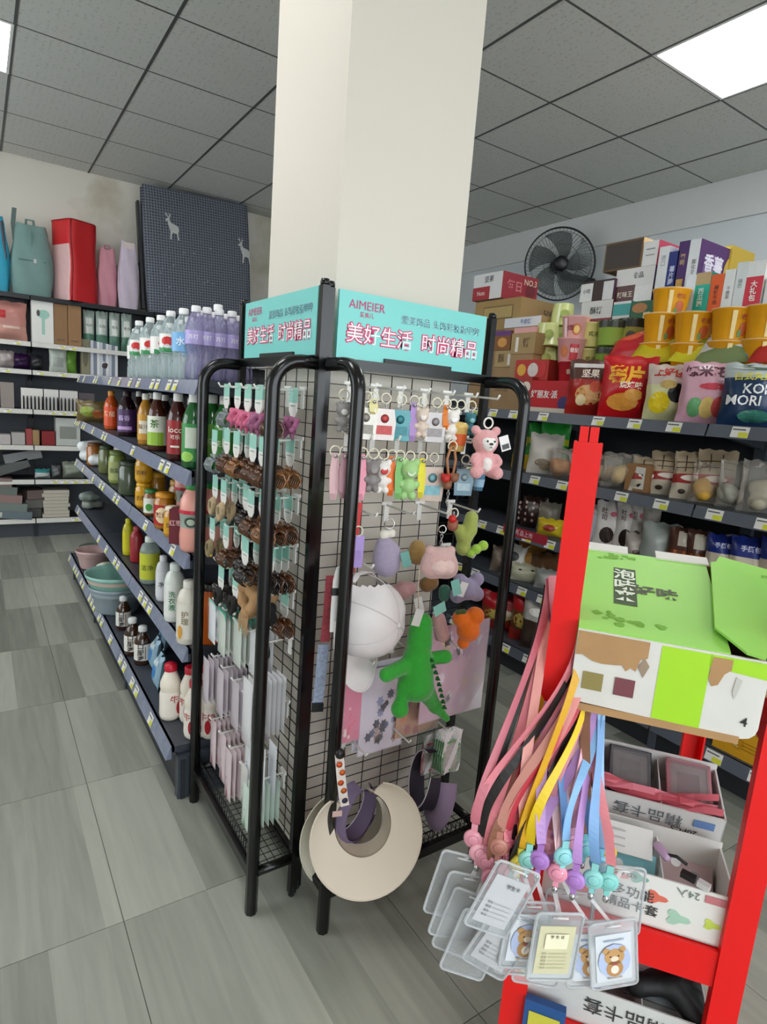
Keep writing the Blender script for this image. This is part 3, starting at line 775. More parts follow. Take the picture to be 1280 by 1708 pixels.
for px, py, s in [(206, 1048, 1.0), (221, 1090, 1.02), (238, 1105, 1.02)]:
    p = at(px, py, Z=ZB); br.put(TR(p.x, p.y, ZB) @ RZ(-.45) @ Matrix.Scale(s, 4), 'brown tonic bottle with a white label and grey cap on the base shelf', 'brown tonic bottles')
ML = [(.030, 0), (.034, .008), (.034, .09), (.0315, .10), (.034, .112), (.033, .13), (.022, .158), (.017, .165), (.017, .172)]
mk = Proto(lambda: bottle('milk_bottle', 'x', 'bottle', ML, mat('ece2d2', .35, v=.03), (.020, .168, .192, 'c8142e'), (.015, .10, 'efe6da'), [('t', '牛奶', .5, 0, .72, 'b01c2a'), ('b', .05, .35, .18, .28, 'b01c2a'), ('p', .36, .6, .15, .4, '8a8070')]))
mk.put(TR(*at(284, 1195, Z=ZB)) @ RZ(.5), 'cream milk bottle with a red cap, turned to its back label', 'milk bottles on the base shelf')
for px, py in [(325, 1226), (345, 1198), (317, 1200), (352, 1225)]:
    mk.put(TR(*at(px, py, Z=ZB)) @ RZ(-.7), 'cream milk bottle with a red cap and red print', 'milk bottles on the base shelf')
pc = Proto(lambda: bag_thing('tissue_pack', 'x', 'tissue pack', .09, .13, .05, [(1, '8fb0c4')], [('b', 0, .45, .3, .2, '2f7fc0'), ('p', -.4, .4, .7, .85, 'c8d6dc')], 4))
for px, py in [(256, 1115), (262, 1145), (272, 1085)]: pc.put(TR(*at(px, py, Z=ZB)) @ RZ(-PI/2-.2) @ RX(-.15), 'pale blue tissue pack between the brown bottles and the milk', 'tissue packs on the base shelf')

# ------------------------------------------------------------------ wall shelving: bags on top, goods below
def tote(label, px0, px1, py0, py1, c, Y=5.62, kind='bag', c2=None, hand=True, rz=0, name='handbag'):
    z = 1.871; x0 = xsolve(px0, Y, z); x1 = xsolve(px1, Y, z); w = x1-x0; h = at((px0+px1)/2, py0, Y=Y).z-z
    t = thing(name, label, 'bag', (( x0+x1)/2, Y+.02, z), rz)
    d = min(.22, w*.55)
    def f(u, v):
        a = 2*PI*u; k = (.86+.14*math.sin(PI*min(1, v*1.4))) if v < .99 else .80
        e = 3.2
        cx, sx_ = math.cos(a), math.sin(a)
        r = (abs(cx)**e+abs(sx_)**e)**(-1/e)
        kk = k*(1-.18*max(0, v-.6)/.4)
        return (w/2*r*cx*kk+.006*math.sin(7*a+5*v), d/2*r*sx_*kk*(1-.45*max(0, v-.5))+.004*math.sin(5*a+9*v), h*v*(1-.02*math.sin(3*a)))
    M_ = mat(c, .75, v=.08, s=20, bump=.3)
    b = MB(); b.grid(f, 28, 10, mf=lambda u, v: 0 if not c2 else (1 if .45 < u < .62 and v < .82 else 0))
    b.add([f(i/28, 1) for i in range(28)], [tuple(range(28))], 0); b.add([f(i/28, 0) for i in range(28)], [tuple(reversed(range(28)))], 0)
    b.build('body', [M_]+([mat(c2, .6)] if c2 else []), t)
    return t, w, h, d
t, w, h, d = tote('sky blue bag with patterned trim on the wall shelf', -45, 18, 360, 475, '3aa9c8')
MB().tube([(w*.3, -d*.3, h*.1), (w*.38, -d*.32, h*.5), (w*.3, -d*.2, h*.95)], .012, 6).build('trim', mat('5a5a66', .6, v=.5, s=60), t)
t, w, h, d = tote('teal grey backpack with a centre seam, beside the sky blue bag', 18, 90, 378, 487, '74938e')
MB().box(0, -d*.36, h*.62, .006, .01, h*.62).build('seam', mat('5f7d78', .7), t); MB().box(w*.0, -d*.47, h*.5, w*.62, .006, .008).build('zip', mat('4f6a66', .6), t)
MB().tube([(-w*.12, 0, h*.95), (-w*.1, 0, h*1.09), (w*.06, 0, h*1.09), (w*.08, 0, h*.95)], .009, 6).build('handle', mat('6b8a85', .7), t)
MB().strip([(-w*.36, 0, h*.75), (-w*.40, 0, h*1.0), (-w*.36, 0, h*1.22)], (1, 0, 0), .03, th=.004).build('strap', mat('5d706c', .7), t)
MB().box(w*.06, -d*.49, h*.5, .02, .006, .03).build('zip_pull', CHROME, t)
# red cooler bag: boxy
z = 1.871; Y = 5.60; x0, x1 = xsolve(88, Y, z), xsolve(160, Y, z); zz = at(125, 372, Y=Y).z-z
t = thing('cooler_bag', 'tall scarlet boxy bag with a pale pink left side', 'bag', ((x0+x1)/2, Y+.03, z), .45)
ww = (x1-x0)*.72
def rb(u, v):
    a = 2*PI*u; cx, sx_ = math.cos(a), math.sin(a); e = 9; r = (abs(cx)**e+abs(sx_)**e)**(-1/e)
    return (ww/2*r*cx*(1-.05*v)+.004*math.sin(9*v+a), .15*r*sx_*(1-.1*v)+.004*math.sin(7*v+2*a), zz*v)
b = MB(); b.grid(rb, 36, 10, mf=lambda u, v: 1 if (.40 < u < .61 and v < .75) else 0)
b.add([rb(i/36, 1) for i in range(36)], [tuple(range(36))], 0)
b.build('body', [mat('c81a20', .55, v=.08, s=15, bump=.3), mat('d8b0ae', .6)], t)
b = MB(); b.tube([rb(.625, k/10) for k in range(11)], .006, 5); b.tube([rb(.875, k/10) for k in range(11)], .006, 5); b.tube([rb(i/36, 1) for i in range(36)], .006, 5, closed=True); b.build('piping', mat('9c1016', .5), t)
t, w, h, d = tote('rose pink wrapped bag beside the scarlet one', 163, 196, 415, 503, 'd08f9c', Y=5.58)
MB().tube([(-w*.2, 0, h*.96), (-w*.1, 0, h*1.06), (w*.1, 0, h*1.06), (w*.2, 0, h*.96)], .006, 5).build('handle', mat('b8788a', .6), t)
t, w, h, d = tote('pale lavender bag leaning beside the folded bed', 198, 232, 405, 508, 'c9bccb', Y=5.54)
MB().box(0, -d*.3, h*.95, w*.5, .006, .05).build('top_band', mat('d9c8c4', .6), t)
# folded bed with deer
z = 1.871
t = thing('folding_bed', 'folded bed pad in dark checked cloth with white deer', 'folding bed', (0, 0, 0))
def chk():
    m = mat('4a4f5c', .85, v=.1).copy(); nt = m.node_tree; n = nt.nodes; bs = n['Principled BSDF']; lk = nt.links.new
    tc = n.new('ShaderNodeTexCoord'); mp = n.new('ShaderNodeMapping'); lk(tc.outputs['Object'], mp.inputs[0]); mp.inputs['Rotation'].default_value = (PI/2, 0, 0)
    br_ = n.new('ShaderNodeTexBrick'); br_.offset = 0; lk(mp.outputs[0], br_.inputs[0]); br_.inputs['Color1'].default_value = lin('373b47')+[1]; br_.inputs['Color2'].default_value = lin('444955')+[1]; br_.inputs['Mortar'].default_value = lin('767b85')+[1]
    br_.inputs['Scale'].default_value = 1; br_.inputs['Brick Width'].default_value = .022; br_.inputs['Row Height'].default_value = .022; br_.inputs['Mortar Size'].default_value = .004
    lk(br_.outputs[0], bs.inputs['Base Color']); return m
CK = chk()
Yb = 5.62; A0, A1 = at(222, 308, Y=Yb+.1), at(405, 330, Y=Yb+.1); Lx0 = xsolve(240, Yb-.05, z); Lx1 = xsolve(412, Yb-.05, z)
hz = 2.86-z; wbed = (Lx1-Lx0)
Mb = Matrix(((1, 0, -(.08/hz), Lx0+.02), (0, 1, .14/hz, Yb-.07), (0, 0, 1, z), (0, 0, 0, 1)))
def pad(y0, y1):
    def f(u, v):
        a = 2*PI*u; e = 8; cx, sx_ = math.cos(a), math.sin(a); r = (abs(cx)**e+abs(sx_)**e)**(-1/e)
        return (wbed/2+wbed/2*r*cx*(.985+.015*math.sin(PI*v)), (y0+y1)/2+(y1-y0)/2*r*sx_*(1-.5*abs(2*v-1)**8), .0+hz*v)
    b = MB(); b.grid(f, 48, 14); b.add([f(i/48, 1) for i in range(48)], [tuple(range(48))], 0); b.add([f(i/48, 0) for i in range(48)], [tuple(reversed(range(48)))], 0)
    return b
pad(-.05, .02).build('pad', CK, t, Mb); pad(.022, .085).build('pad', CK, t, Mb)
DEER = [(-.02, -.1), (-.012, 0), (-.03, .06), (-.045, .1), (-.035, .13), (-.06, .12), (-.075, .135), (-.06, .155), (-.04, .165), (-.06, .2), (-.085, .21), (-.06, .215), (-.07, .25), (-.05, .215), (-.035, .17), (-.02, .2), (-.025, .24), (-.01, .205), (.01, .225), (-.01, .19), (-.02, .15), (0, .11), (.06, .09), (.095, .07), (.1, .03), (.09, -.02), (.1, -.1), (.085, -.1), (.072, -.02), (.02, -.01), (.005, -.04), (.0, -.1)]
for k, (u, v, s) in enumerate([(.24, .66, .62), (.93, .56, .62)]):
    b = MB()
    from mathutils.geometry import tessellate_polygon
    tri = tessellate_polygon([[Vector((x, zz_, 0)) for x, zz_ in DEER]])
    b.add([(wbed*u+x*s, -.0535, hz*v+zz_*s) for x, zz_ in DEER], [tuple(q) for q in tri])
    b.build('deer_print', mat('c9cbc6', .7), t, Mb)
b = MB()
for k in range(16): b.lathe([(.007, 0), (.0001, .001)], 6, M=TR(wbed*random.uniform(.1, .9), -.053, hz*random.uniform(.1, .6)) @ RX(PI/2))
b.build('dot_print', mat('9a9fa8', .7), t, Mb); t.children[-1]['kind'] = 'stuff'
MB().box(-.025, .03, hz*.45, .02, .06, hz*.85).box(-.05, .03, hz*.38, .05, .02, .02).build('bed_frame', mat('2a2d33', .5), t, Mb)

def bsx(px0, px1, py0, z, c, lb, Y=5.58, d=.14, name='goods_box', cat='box', spec=(), faces=None, flaps=None):
    x0, x1 = xsolve(px0, Y-d/2, z), xsolve(px1, Y-d/2, z); hh = max(.03, at((px0+px1)/2, py0, Y=Y-d/2).z-z)
    o = carton(name, lb, cat, x1-x0, d, hh, faces or [c]*6, spec, flaps=flaps); o.matrix_world = TR((x0+x1)/2, Y, z+.001); return o
def bsbag(px0, px1, py0, z, bands, lb, seed, Y=5.57, t=.09, spec=(), film_m=None, inner=None, cat='packet', rx=0):
    x0, x1 = xsolve(px0, Y, z), xsolve(px1, Y, z); hh = max(.05, at((px0+px1)/2, py0, Y=Y).z-z)
    o = bag_thing('packet', lb, cat, x1-x0, hh, t, bands, spec, seed, None, film_m, inner); o.matrix_world = TR((x0+x1)/2, Y, z+.001) @ RX(rx); return o
z1, z2, z3, z4, z5, z6 = 1.526, 1.316, 1.016, .736, .466, .151
bsbag(-30, 46, 502, z1, [(.35, 'd49a8c'), (1, 'c98a80')], 'salmon pink bedding pack in clear wrap with red print', 41, Y=5.58, t=.12, spec=[('p', -.12, .02, .55, .75, 'c01c24'), ('p', -.5, .5, .30, .36, 'e8c8b8')], cat='bedding')
bsx(54, 90, 502, z1, 'e6e4de', 'white hair dryer box with a mint dryer printed on it', spec=[('b', .05, .68, .28, .11, '9cc8b8'), ('p', -.05, .1, .2, .6, '9cc8b8'), ('b', -.2, .7, .08, .08, '3a3a3a')])
bsx(91, 113, 508, z1, '8f6a45', 'plain brown cardboard box next to the hair dryer box', spec=[('p', -.3, .3, .1, .14, '6a4c30')])
bsx(114, 136, 510, z1, '987049', 'plain brown cardboard box farther from the hair dryer box', spec=[('p', -.3, .3, .1, .14, '6a4c30')])
for i, (a, b_) in enumerate([(139, 158), (160, 180), (182, 200), (202, 220)]):
    bsbag(a, b_, 518+2*i, z1, [(.35, '4f7a66'), (1, 'a9b8ae')], 'green and clear hanging packet beside the brown boxes', 50+i, spec=[('p', -.3, .3, .4, .8, 'd8dcd4'), ('t', '毛巾', .3, 0, .6, '3a3a3a')], t=.05)['group'] = 'green hanging packets'
for a, b_, top_, c, lb in [(4, 26, 585, 'b0a4a0', 'grey pink soft packet near the salmon bedding shelf'), (28, 50, 590, '33183f', 'dark violet cloth bundle on the shelf'), (58, 72, 592, '2c2c30', 'black cloth packet next to the violet bundle')]:
    bsbag(a-8, b_, top_, z2, [(1, c)], lb, a+60, t=.10)
bsbag(82, 112, 580, z2, [(1, 'c9cfc4')], 'white packet with a grey panel leaning on the green one', 71, spec=[('p', -.3, .3, .2, .6, 'aab0a8')], t=.06)
bsbag(104, 128, 585, z2, [(1, '6fa03c')], 'bright green packet behind the white one', 72, Y=5.60, t=.06)
for i in range(9):
    bsx(152+i*5, 156.5+i*5, 568+1.2*i, z2, ['c8ccd4', '7c8494', 'e2e2e4'][i % 3], 'slim pale stationery pack in a standing row', Y=5.56, d=.12)['group'] = 'standing stationery packs'
bsbag(160, 190, 590, z2, [(1, 'dad6d2')], 'white packet with a dark round mark before the stationery row', 73, Y=5.515, t=.03, spec=[('b', 0, .45, .2, .14, '3a2a2e')])
bsx(136, 150, 566, z2, '8a8468', 'olive patterned pouch beside the stationery row', d=.08, spec=[('b', 0, .5, .3, .3, '5c5636')])
# pen boxes
for i, (a, b_, c, top_) in enumerate([(2, 24, '9a8e88', 638), (36, 72, 'ece8e2', 648), (74, 98, 'e6e2de', 650), (100, 130, 'dcd8d4', 652), (132, 158, '5a5258', 656)]):
    bsx(a, b_, top_, z3, c, ['grey brown box behind the pen boxes', 'white open display box of thick black markers', 'white display box of fanned black pens', 'white display box of blue and grey pens', 'dark display box of pens next to the drink shelf'][i], d=.10, Y=5.55)
pen = Proto(lambda: tag(MB().lathe([(.006, 0), (.006, .085), (.004, .09), (.004, .1), (.0001, .102)], 6).build('pen', mat('1c1c20', .4)), 'x', 'pen'))
for i in range(18):
    px = 40+i*6.3
    x = xsolve(px, 5.485, z3)
    pen.put(TR(x, 5.492, z3+.002), 'dark pen standing in front of the white display boxes', 'pens before the display boxes')
bsx(70, 100, 628, z3+.15, 'a82420', 'red flat box lying on the pen boxes', d=.10, Y=5.60) if False else None
for a, b_, top_, c, lb in [(-2, 18, 725, 'c4bcb8', 'pale small box at the open end of the shelf'), (20, 42, 722, 'b8b2ae', 'pale grey lidded small box on the shelf'), (44, 54, 716, 'a84a48', 'rust red small box beside the tan one'), (55, 66, 718, 'a8875c', 'tan small box between two red ones'), (70, 92, 720, '8c2024', 'crimson small box next to the storage box'), (94, 134, 698, 'c4c6c0', 'large grey storage box with a printed plant')]:
    bsx(a, b_, top_, z4, c, lb, d=.13, Y=5.57, spec=[('p', -.35, .35, .25, .7, '8d9088')] if a == 94 else ())
for a, b_, top_, c, lb in [(58, 84, 782, 'dde0e0', 'white and teal tissue pack on the low shelf'), (86, 102, 776, '6a6c6c', 'dark grey crumpled packet beside the tissue box'), (104, 140, 770, '8a9080', 'grey green crumpled packet')]:
    bsbag(a, b_, top_, z5, [(.6, c), (1, '3f8f8c' if a == 58 else c)], lb, a, t=.10)
# bed linen packs in a leaning pile (bottom left) and paper stack
LC = ['8f7672', '6f7670', '9a7c78', '7c8782', '6c7a80', '6f6a68', '8c8a84', '7a6a66']
for i in range(5):
    x0, x1 = xsolve(-6, 5.56, z6), xsolve(52-3*i, 5.56, z6)
    o = carton('folded_towel', ['blue grey folded towel pack at the bottom of the leaning pile', 'grey green folded towel pack, second from the bottom', 'dusty rose folded towel pack in the middle of the pile', 'sage grey folded towel pack under the top one', 'dusty pink folded towel pack on top of the pile'][i], 'towel pack', x1-x0, .24, .062, [LC[4-i]]*6, [('p', -.46, -.36, .2, .8, 'd8d4cc')]); o.matrix_world = TR((x0+x1)/2-.02*i, 5.60, z6+.001+.066*i) @ RY(.10)
for i in range(3):
    x0, x1 = xsolve(40, 5.6, z6), xsolve(68, 5.6, z6)
    o = carton('folded_towel', ['dark grey towel pack at the bottom beside the paper stack', 'grey towel pack in the middle beside the paper stack', 'taupe towel pack on top beside the paper stack'][i], 'towel pack', x1-x0, .22, .07, [['4f4c4c', '6c6a66', '7d6c68'][i]]*6); o.matrix_world = TR((x0+x1)/2, 5.64, z6+.001+.074*i) @ RZ(.1*i)
for i, (px, c) in enumerate([(15, '5c605e'), (34, '87888a')]):
    o = carton('folded_towel', ['charcoal towel pack tilted on the leaning pile', 'light grey towel pack standing askew on the leaning pile'][i], 'towel pack', .26, .2, .07, [c]*6); o.matrix_world = TR(xsolve(px+8, 5.6, z6), 5.62, z6+.37+.09*i) @ RY(-.35+.15*i)
for i in range(8):
    x0, x1 = xsolve(70, 5.58, z6), xsolve(114, 5.58, z6)
    o = carton('paper_pack', 'cream flat paper pack in the stack on the bottom wall shelf', 'paper pack', x1-x0-.01*(i % 3), .2, .026, ['c8c0b0']*6, group='cream paper packs'); o.matrix_world = TR((x0+x1)/2+.006*(i % 2), 5.60, z6+.001+.028*i)
# corner box by the wall behind the pillar
o = carton('storage_box', 'small royal blue box on the wall shelf beside the pillar', 'box', .16, .12, .16, ['1c3f8f']*6, [('p', -.4, .4, .2, .4, '2f5ac0')]); o.matrix_world = TR(xsolve(437, 5.6, 1.88)-.02, 5.6, 1.871)
# ------------------------------------------------------------------ hair goods on the left rack
M1 = TR(R1X, R1Y) @ RZ(-PI/2)
def hk1(row, i, k=0., dz=0.): return M1 @ TR(-R1W/2+R1W*(i+.85)/(NH1+.7), -.018-k, ROWS1[row]-.003+dz)
def card_mesh(t, w=.044, hh=.078, c='9fd6c6'):
    MB().box(0, 0, -.010, w, .0008, .034).build('card_header', mat(c, .5), t)
    b = MB(); b.prism([(-w/2, -.027), (-w/2, -.045), (-w*.22, -.060), (-w*.22, -hh), (w*.22, -hh), (w*.22, -.060), (w/2, -.045), (w/2, -.027)], -.0006, .0006); b.build('card', mat('efece6', .5), t)
    b = MB(); b.box(0, -.0010, -.034, w*.6, .0004, .0022); b.build('card_print', mat('7fa89c', .5), t)
def claw(t, c, z=-.085, w=.05, hgt=.032, mc=None):
    m_ = mc or mat(c, .18, v=.3, s=60, spec=.8)
    for s in (-1, 1):
        b = MB()
        for k in range(6):
            x = -w/2+w*k/5
            pts = [(x*.9, 0, z+.012), (x, s*.012, z+.008), (x*1.02, s*.018, z-.006), (x*.98, s*.014, z-.018), (x*.9, s*.004, z-.024)]
            b.tube(pts, [.0035, .004, .0035, .003, .0018], 5)
        b.tube([(-w*.47, s*.010, z+.010), (0, s*.014, z+.013), (w*.47, s*.010, z+.010)], .005, 6)
        b.tube([(-w*.45, s*.017, z-.004), (0, s*.021, z-.003), (w*.45, s*.017, z-.004)], .004, 6)
        b.build('jaw', m_, t)
    b = MB()
    for s in (-1, 1): b.tube([(s*.008, 0, z+.012), (s*.009, -.004, z+.026)], [.005, .004], 5)
    b.build('grip', m_, t)
def claw_card(label, c, hc='9fd6c6', **kw):
    t = thing('hair_claw', label, 'hair clip'); card_mesh(t, c=hc); claw(t, c, **kw); return t
def bow(label, c):
    t = thing('hair_bow', label, 'hair tie'); card_mesh(t)
    q = []
    for s in (-1, 1):
        for k in range(7):
            a = PI*2*k/7; q.append(((s*(.016+.013*math.cos(a)), -.006+.007*math.sin(a*2), -.078+.014*math.sin(a)), .0075))
        q.append(((s*.004, -.004, -.082), (s*.022, -.008, -.108), .007, .004))
    q.append(((0, -.006, -.078), .010))
    sdf(q, .0035, .006).build('bow', mat(c, .7, v=.15, s=80, bump=.4), t); return t
def ties(label, c, pend=None):
    t = thing('hair_tie', label, 'hair tie'); card_mesh(t)
    b = MB()
    for k in range(3):
        b = MB(); b.tube([(.016*math.cos(a), -.004-.003*k, -.075+.019*math.sin(a)-.003*k) for a in [2*PI*i/14 for i in range(14)]], [.0042+.0012*(i % 2) for i in range(14)], 6, closed=True); b.build('band', mat(c, .8, v=.25, s=90), t)
    if pend:
        for s in (-1, 1): MB().lathe([(.0001, -.005), (.004, -.003), (.005, 0), (.004, .003), (.0001, .005)], 8, M=TR(s*.014, -.006, -.096)).build('bead', mat(pend, .4), t)
    return t
pinkb = Proto(lambda: bow('x', 'd4688a'))
for i, k, dz in [(1, .02, 0), (1, .05, .004), (2, .02, 0), (2, .055, .0), (3, .03, .0)]: pinkb.put(hk1(0, i, k, dz), 'raspberry pink satin bow hanging on a mint hair card', 'pink bows on the top row')
mauve = Proto(lambda: bow('x', 'a05c80')); mauve.put(hk1(0, 4, .01), 'mauve satin bow hanging near the corner post'); mauve.put(hk1(0, 3, .06), 'mauve satin bow hanging beside the pink ones')
grey = Proto(lambda: claw_card('x', '9aa0a0', mc=film('aab4b4', .5)))
grey.put(hk1(0, 0, .05), 'smoky clear hair claw at the end of the top row'); grey.put(hk1(1, 0, .05), 'smoky clear hair claw on the second row')
grey.put(hk1(1, 0, .08, -.01), 'smoky clear hair claw at the hook tip of the second row'); 
brn = Proto(lambda: claw_card('x', '5a3318')); drk = Proto(lambda: claw_card('x', '22150f')); tor = Proto(lambda: claw_card('x', '8a5a30', w=.056))
for row, i, k, pro in [(0, 4, .06, 0), (1, 1, .04, 0), (1, 2, .05, 0), (1, 2, .08, 2), (1, 3, .04, 2), (1, 4, .05, 2), (1, 4, .08, 0), (1, 1, .075, 0), (1, 3, .07, 0),
                       (2, 2, .05, 1), (2, 3, .04, 2), (2, 3, .07, 0), (2, 4, .04, 0), (2, 4, .07, 2), (3, 1, .04, 0), (3, 1, .07, 0), (3, 2, .05, 1), (3, 3, .05, 0), (3, 3, .08, 1), (3, 4, .05, 1), (2, 1, .03, 1), (4, 0, .05, 1), (4, 1, .05, 1), (1, 4, .012, 2), (2, 4, .010, 0), (3, 4, .012, 0), (3, 4, .03, 1), (1, 3, .012, 0), (2, 3, .012, 2), (4, 4, .008, 0)]:
    nm = ['chestnut brown hair claw on a mint and white card', 'near black hair claw on a mint and white card', 'wide tortoiseshell hair claw on a mint and white card'][pro]
    (brn, drk, tor)[pro].put(hk1(row, i, k), nm, ['chestnut hair claws', 'black hair claws', 'tortoiseshell hair claws'][pro])
bei = Proto(lambda: ties('x', 'b09a78')); bey = Proto(lambda: ties('x', '8a7a58', 'd8a83a')); blk = Proto(lambda: ties('x', '1a1614', 'e8e4e0'))
for i, k in [(0, .04), (1, .05), (1, .08), (0, .075)]: bei.put(hk1(2, i, k), 'beige twisted hair ties on a mint card', 'beige hair ties')
for i, k in [(0, .05), (0, .08)]: bey.put(hk1(3, i, k), 'olive hair ties with yellow beads on a card', 'beaded hair ties')
for i, k in [(1, .05), (1, .08), (2, .04), (2, .07)]: blk.put(hk1(4, i, k), 'black hair ties with white beads on a card', 'black hair ties')
# tan scrunchie with tails
t = thing('scrunchie', 'tan gathered scrunchie with a long fringe tail', 'hair tie', M=hk1(4, 3, .065))
q = []
for k in range(14):
    a = 2*PI*k/14; r = .034; q.append(((r*math.cos(a), .006*math.sin(5*a), -.035+r*math.sin(a)), .0135+.003*(k % 2)))
sdf(q, .004, .006).build('ring', mat('b58d62', .85, v=.18, s=70, bump=.5), t)
b = MB()
for k in range(9): b.strip([(-.02+.005*k, -.008, -.06), (-.03+.007*k, -.014, -.09-.004*(k % 3)), (-.034+.008*k, -.010, -.13+.01*(k % 3))], (1, 0, 0), .005, th=.0006)
b.build('tail', mat('b9946c', .85), t)
t = thing('scrunchie', 'tan scrunchie hanging behind the fringed one', 'hair tie', M=hk1(4, 3, .02)); sdf(q, .004, .006).build('ring', mat('ab855c', .85, v=.18, s=70), t)
t = thing('pompom_tie', 'black fluffy pompom hair tie beside the tan scrunchie', 'hair tie', M=hk1(4, 4, .05))
sdf([((random.uniform(-.014, .014), random.uniform(-.012, .012), -.05+random.uniform(-.018, .018)), .014) for _ in range(16)], .004, .004).build('pompom', mat('131110', .9, v=.3, s=90), t)
MB().tube([(.01*math.cos(a), 0, -.012+.013*math.sin(a)) for a in [2*PI*i/12 for i in range(12)]], .002, 5, closed=True).build('band', mat('131110', .8), t)
t = thing('hair_ring', 'loose coil of thin black hair rings hanging above the clear packs', 'hair tie', M=hk1(5, 4, .05))
for k in range(5): MB().tube([((.019+.001*k)*math.cos(a), -.004*k, -.022+(.02+.001*k)*math.sin(a)) for a in [2*PI*i/18 for i in range(18)]], .0022, 5, closed=True).build('ring', mat('0e0d0d', .5), t)
# packets: clear pouch, paper header, comb or clip inside
def pouch(w, h, hc, inner, kind, a=.22, c='e6e6ea'):
    a *= .26; inner = '%02x%02x%02x' % tuple(int(int(inner[i:i+2], 16)*.86) for i in (0, 2, 4))
    t = thing('hair_packet', 'x', 'packet')
    MB().box(0, 0, -.012, w, .0012, .024).build('header', mat(hc, .45), t) if hc else None
    b = MB()
    for s in (-1, 1):
        b.grid(lambda u, v, s=s: ((u-.5)*w*(1 if s < 0 else -1), s*(.0052*math.sin(PI*u)**.6*math.sin(PI*v)**.5), -.004-v*h), 6, 8)
    b.build('pouch', film(c, a, .12), t)
    m_ = mat(inner, .35, v=.1); ib = MB()
    if kind == 'comb':
        ib.box(0, 0, -h*.42, w*.5, .004, h*.34); ib.tube([(0, 0, -h*.55), (.003, 0, -h*.78), (0, 0, -h*.95)], [.006, .005, .007], 6)
        for k in range(6): ib.box(-w*.22+k*w*.088, 0, -h*.22, .0022, .003, h*.14)
    elif kind == 'flower':
        for k in range(5): ib.lathe([(.0001, -.002), (.008, -.001), (.009, .001), (.0001, .003)], 8, M=TR(.010*math.cos(k*1.257), 0, -h*.55+.012*math.sin(k*1.257)) @ RX(PI/2))
        ib.box(0, 0, -h*.8, w*.5, .002, h*.12)
    else:
        for k in range(3): ib.box(-w*.22+k*w*.22, 0, -h*.55, w*.13, .003, h*.7)
    ib.build('comb' if kind == 'comb' else 'hairpin', m_, t)
    return t
def rowpack(pro, row, i, n, label, group, k0=.006, dk=.0135):
    for k in range(n): pro.put(hk1(row, i, k0+k*dk), label, group)
rowpack(Proto(lambda: pouch(.062, .12, '8fcabb', 'd8a8a4', 'flower')), 5, 0, 6, 'clear packet with pink flower pins and a mint header', 'flower pin packets')
rowpack(Proto(lambda: pouch(.06, .125, '3fa88c', 'b8a890', 'pins', .3, 'cfd6cc')), 5, 1, 6, 'clear packet with a deep green header and beige pins', 'green header packets')
rowpack(Proto(lambda: pouch(.06, .125, '5fb8a0', 'b0a48c', 'pins', .3, 'cfd6cc')), 5, 2, 5, 'clear packet with a sea green header beside the scrunchie', 'sea green header packets')
rowpack(Proto(lambda: pouch(.06, .12, None, '9a8e94', 'pins', .28)), 5, 3, 4, 'plain clear packet of grey hairpins under the scrunchie', 'grey hairpin packets')
p7 = Proto(lambda: pouch(.055, .14, None, '7c6a72', 'pins', .34, 'c8bcc4'))
for i, n in ((0, 7), (1, 6), (2, 5)): rowpack(p7, 6, i, n, 'smoky mauve clear packet of hairpins', 'mauve hairpin packets')
p8 = Proto(lambda: pouch(.055, .14, None, 'b89aa0', 'pins', .3, 'dcd4d8'))
rowpack(p8, 6, 3, 5, 'clear packet of pale rose hairpins', 'pale rose hairpin packets')
p9 = Proto(lambda: pouch(.06, .15, None, 'c8c4c4', 'pins', .34, 'e6e4e6'))
for k in range(8): p9.put(hk1(5, 4, .006+k*.0125, -.085), 'frosted clear packet hanging below the hair rings', 'frosted packets')
p10 = Proto(lambda: pouch(.05, .15, None, 'c08088', 'comb', .2, 'd8c4c8'))
for i, n in ((0, 5), (1, 5), (2, 6)): rowpack(p10, 7, i, n, 'clear packet with a dusty pink comb', 'pink comb packets')
p11 = Proto(lambda: pouch(.05, .17, None, '86a6c8', 'comb', .15))
for i, k in ((3, .05), (4, .05), (4, .02)): p11.put(hk1(6, i, k, -.10), 'clear packet with a sky blue comb', 'blue comb packets')
rowpack(Proto(lambda: pouch(.05, .12, None, '9fcfae', 'comb', .22, 'd4e4d8')), 7, 4, 7, 'clear packet with a pale mint comb near the tray', 'mint comb packets')
rowpack(Proto(lambda: pouch(.05, .12, None, 'b6a6a4', 'comb', .22, 'dcd8d4')), 7, 3, 5, 'clear packet with a grey beige comb near the tray', 'beige comb packets')

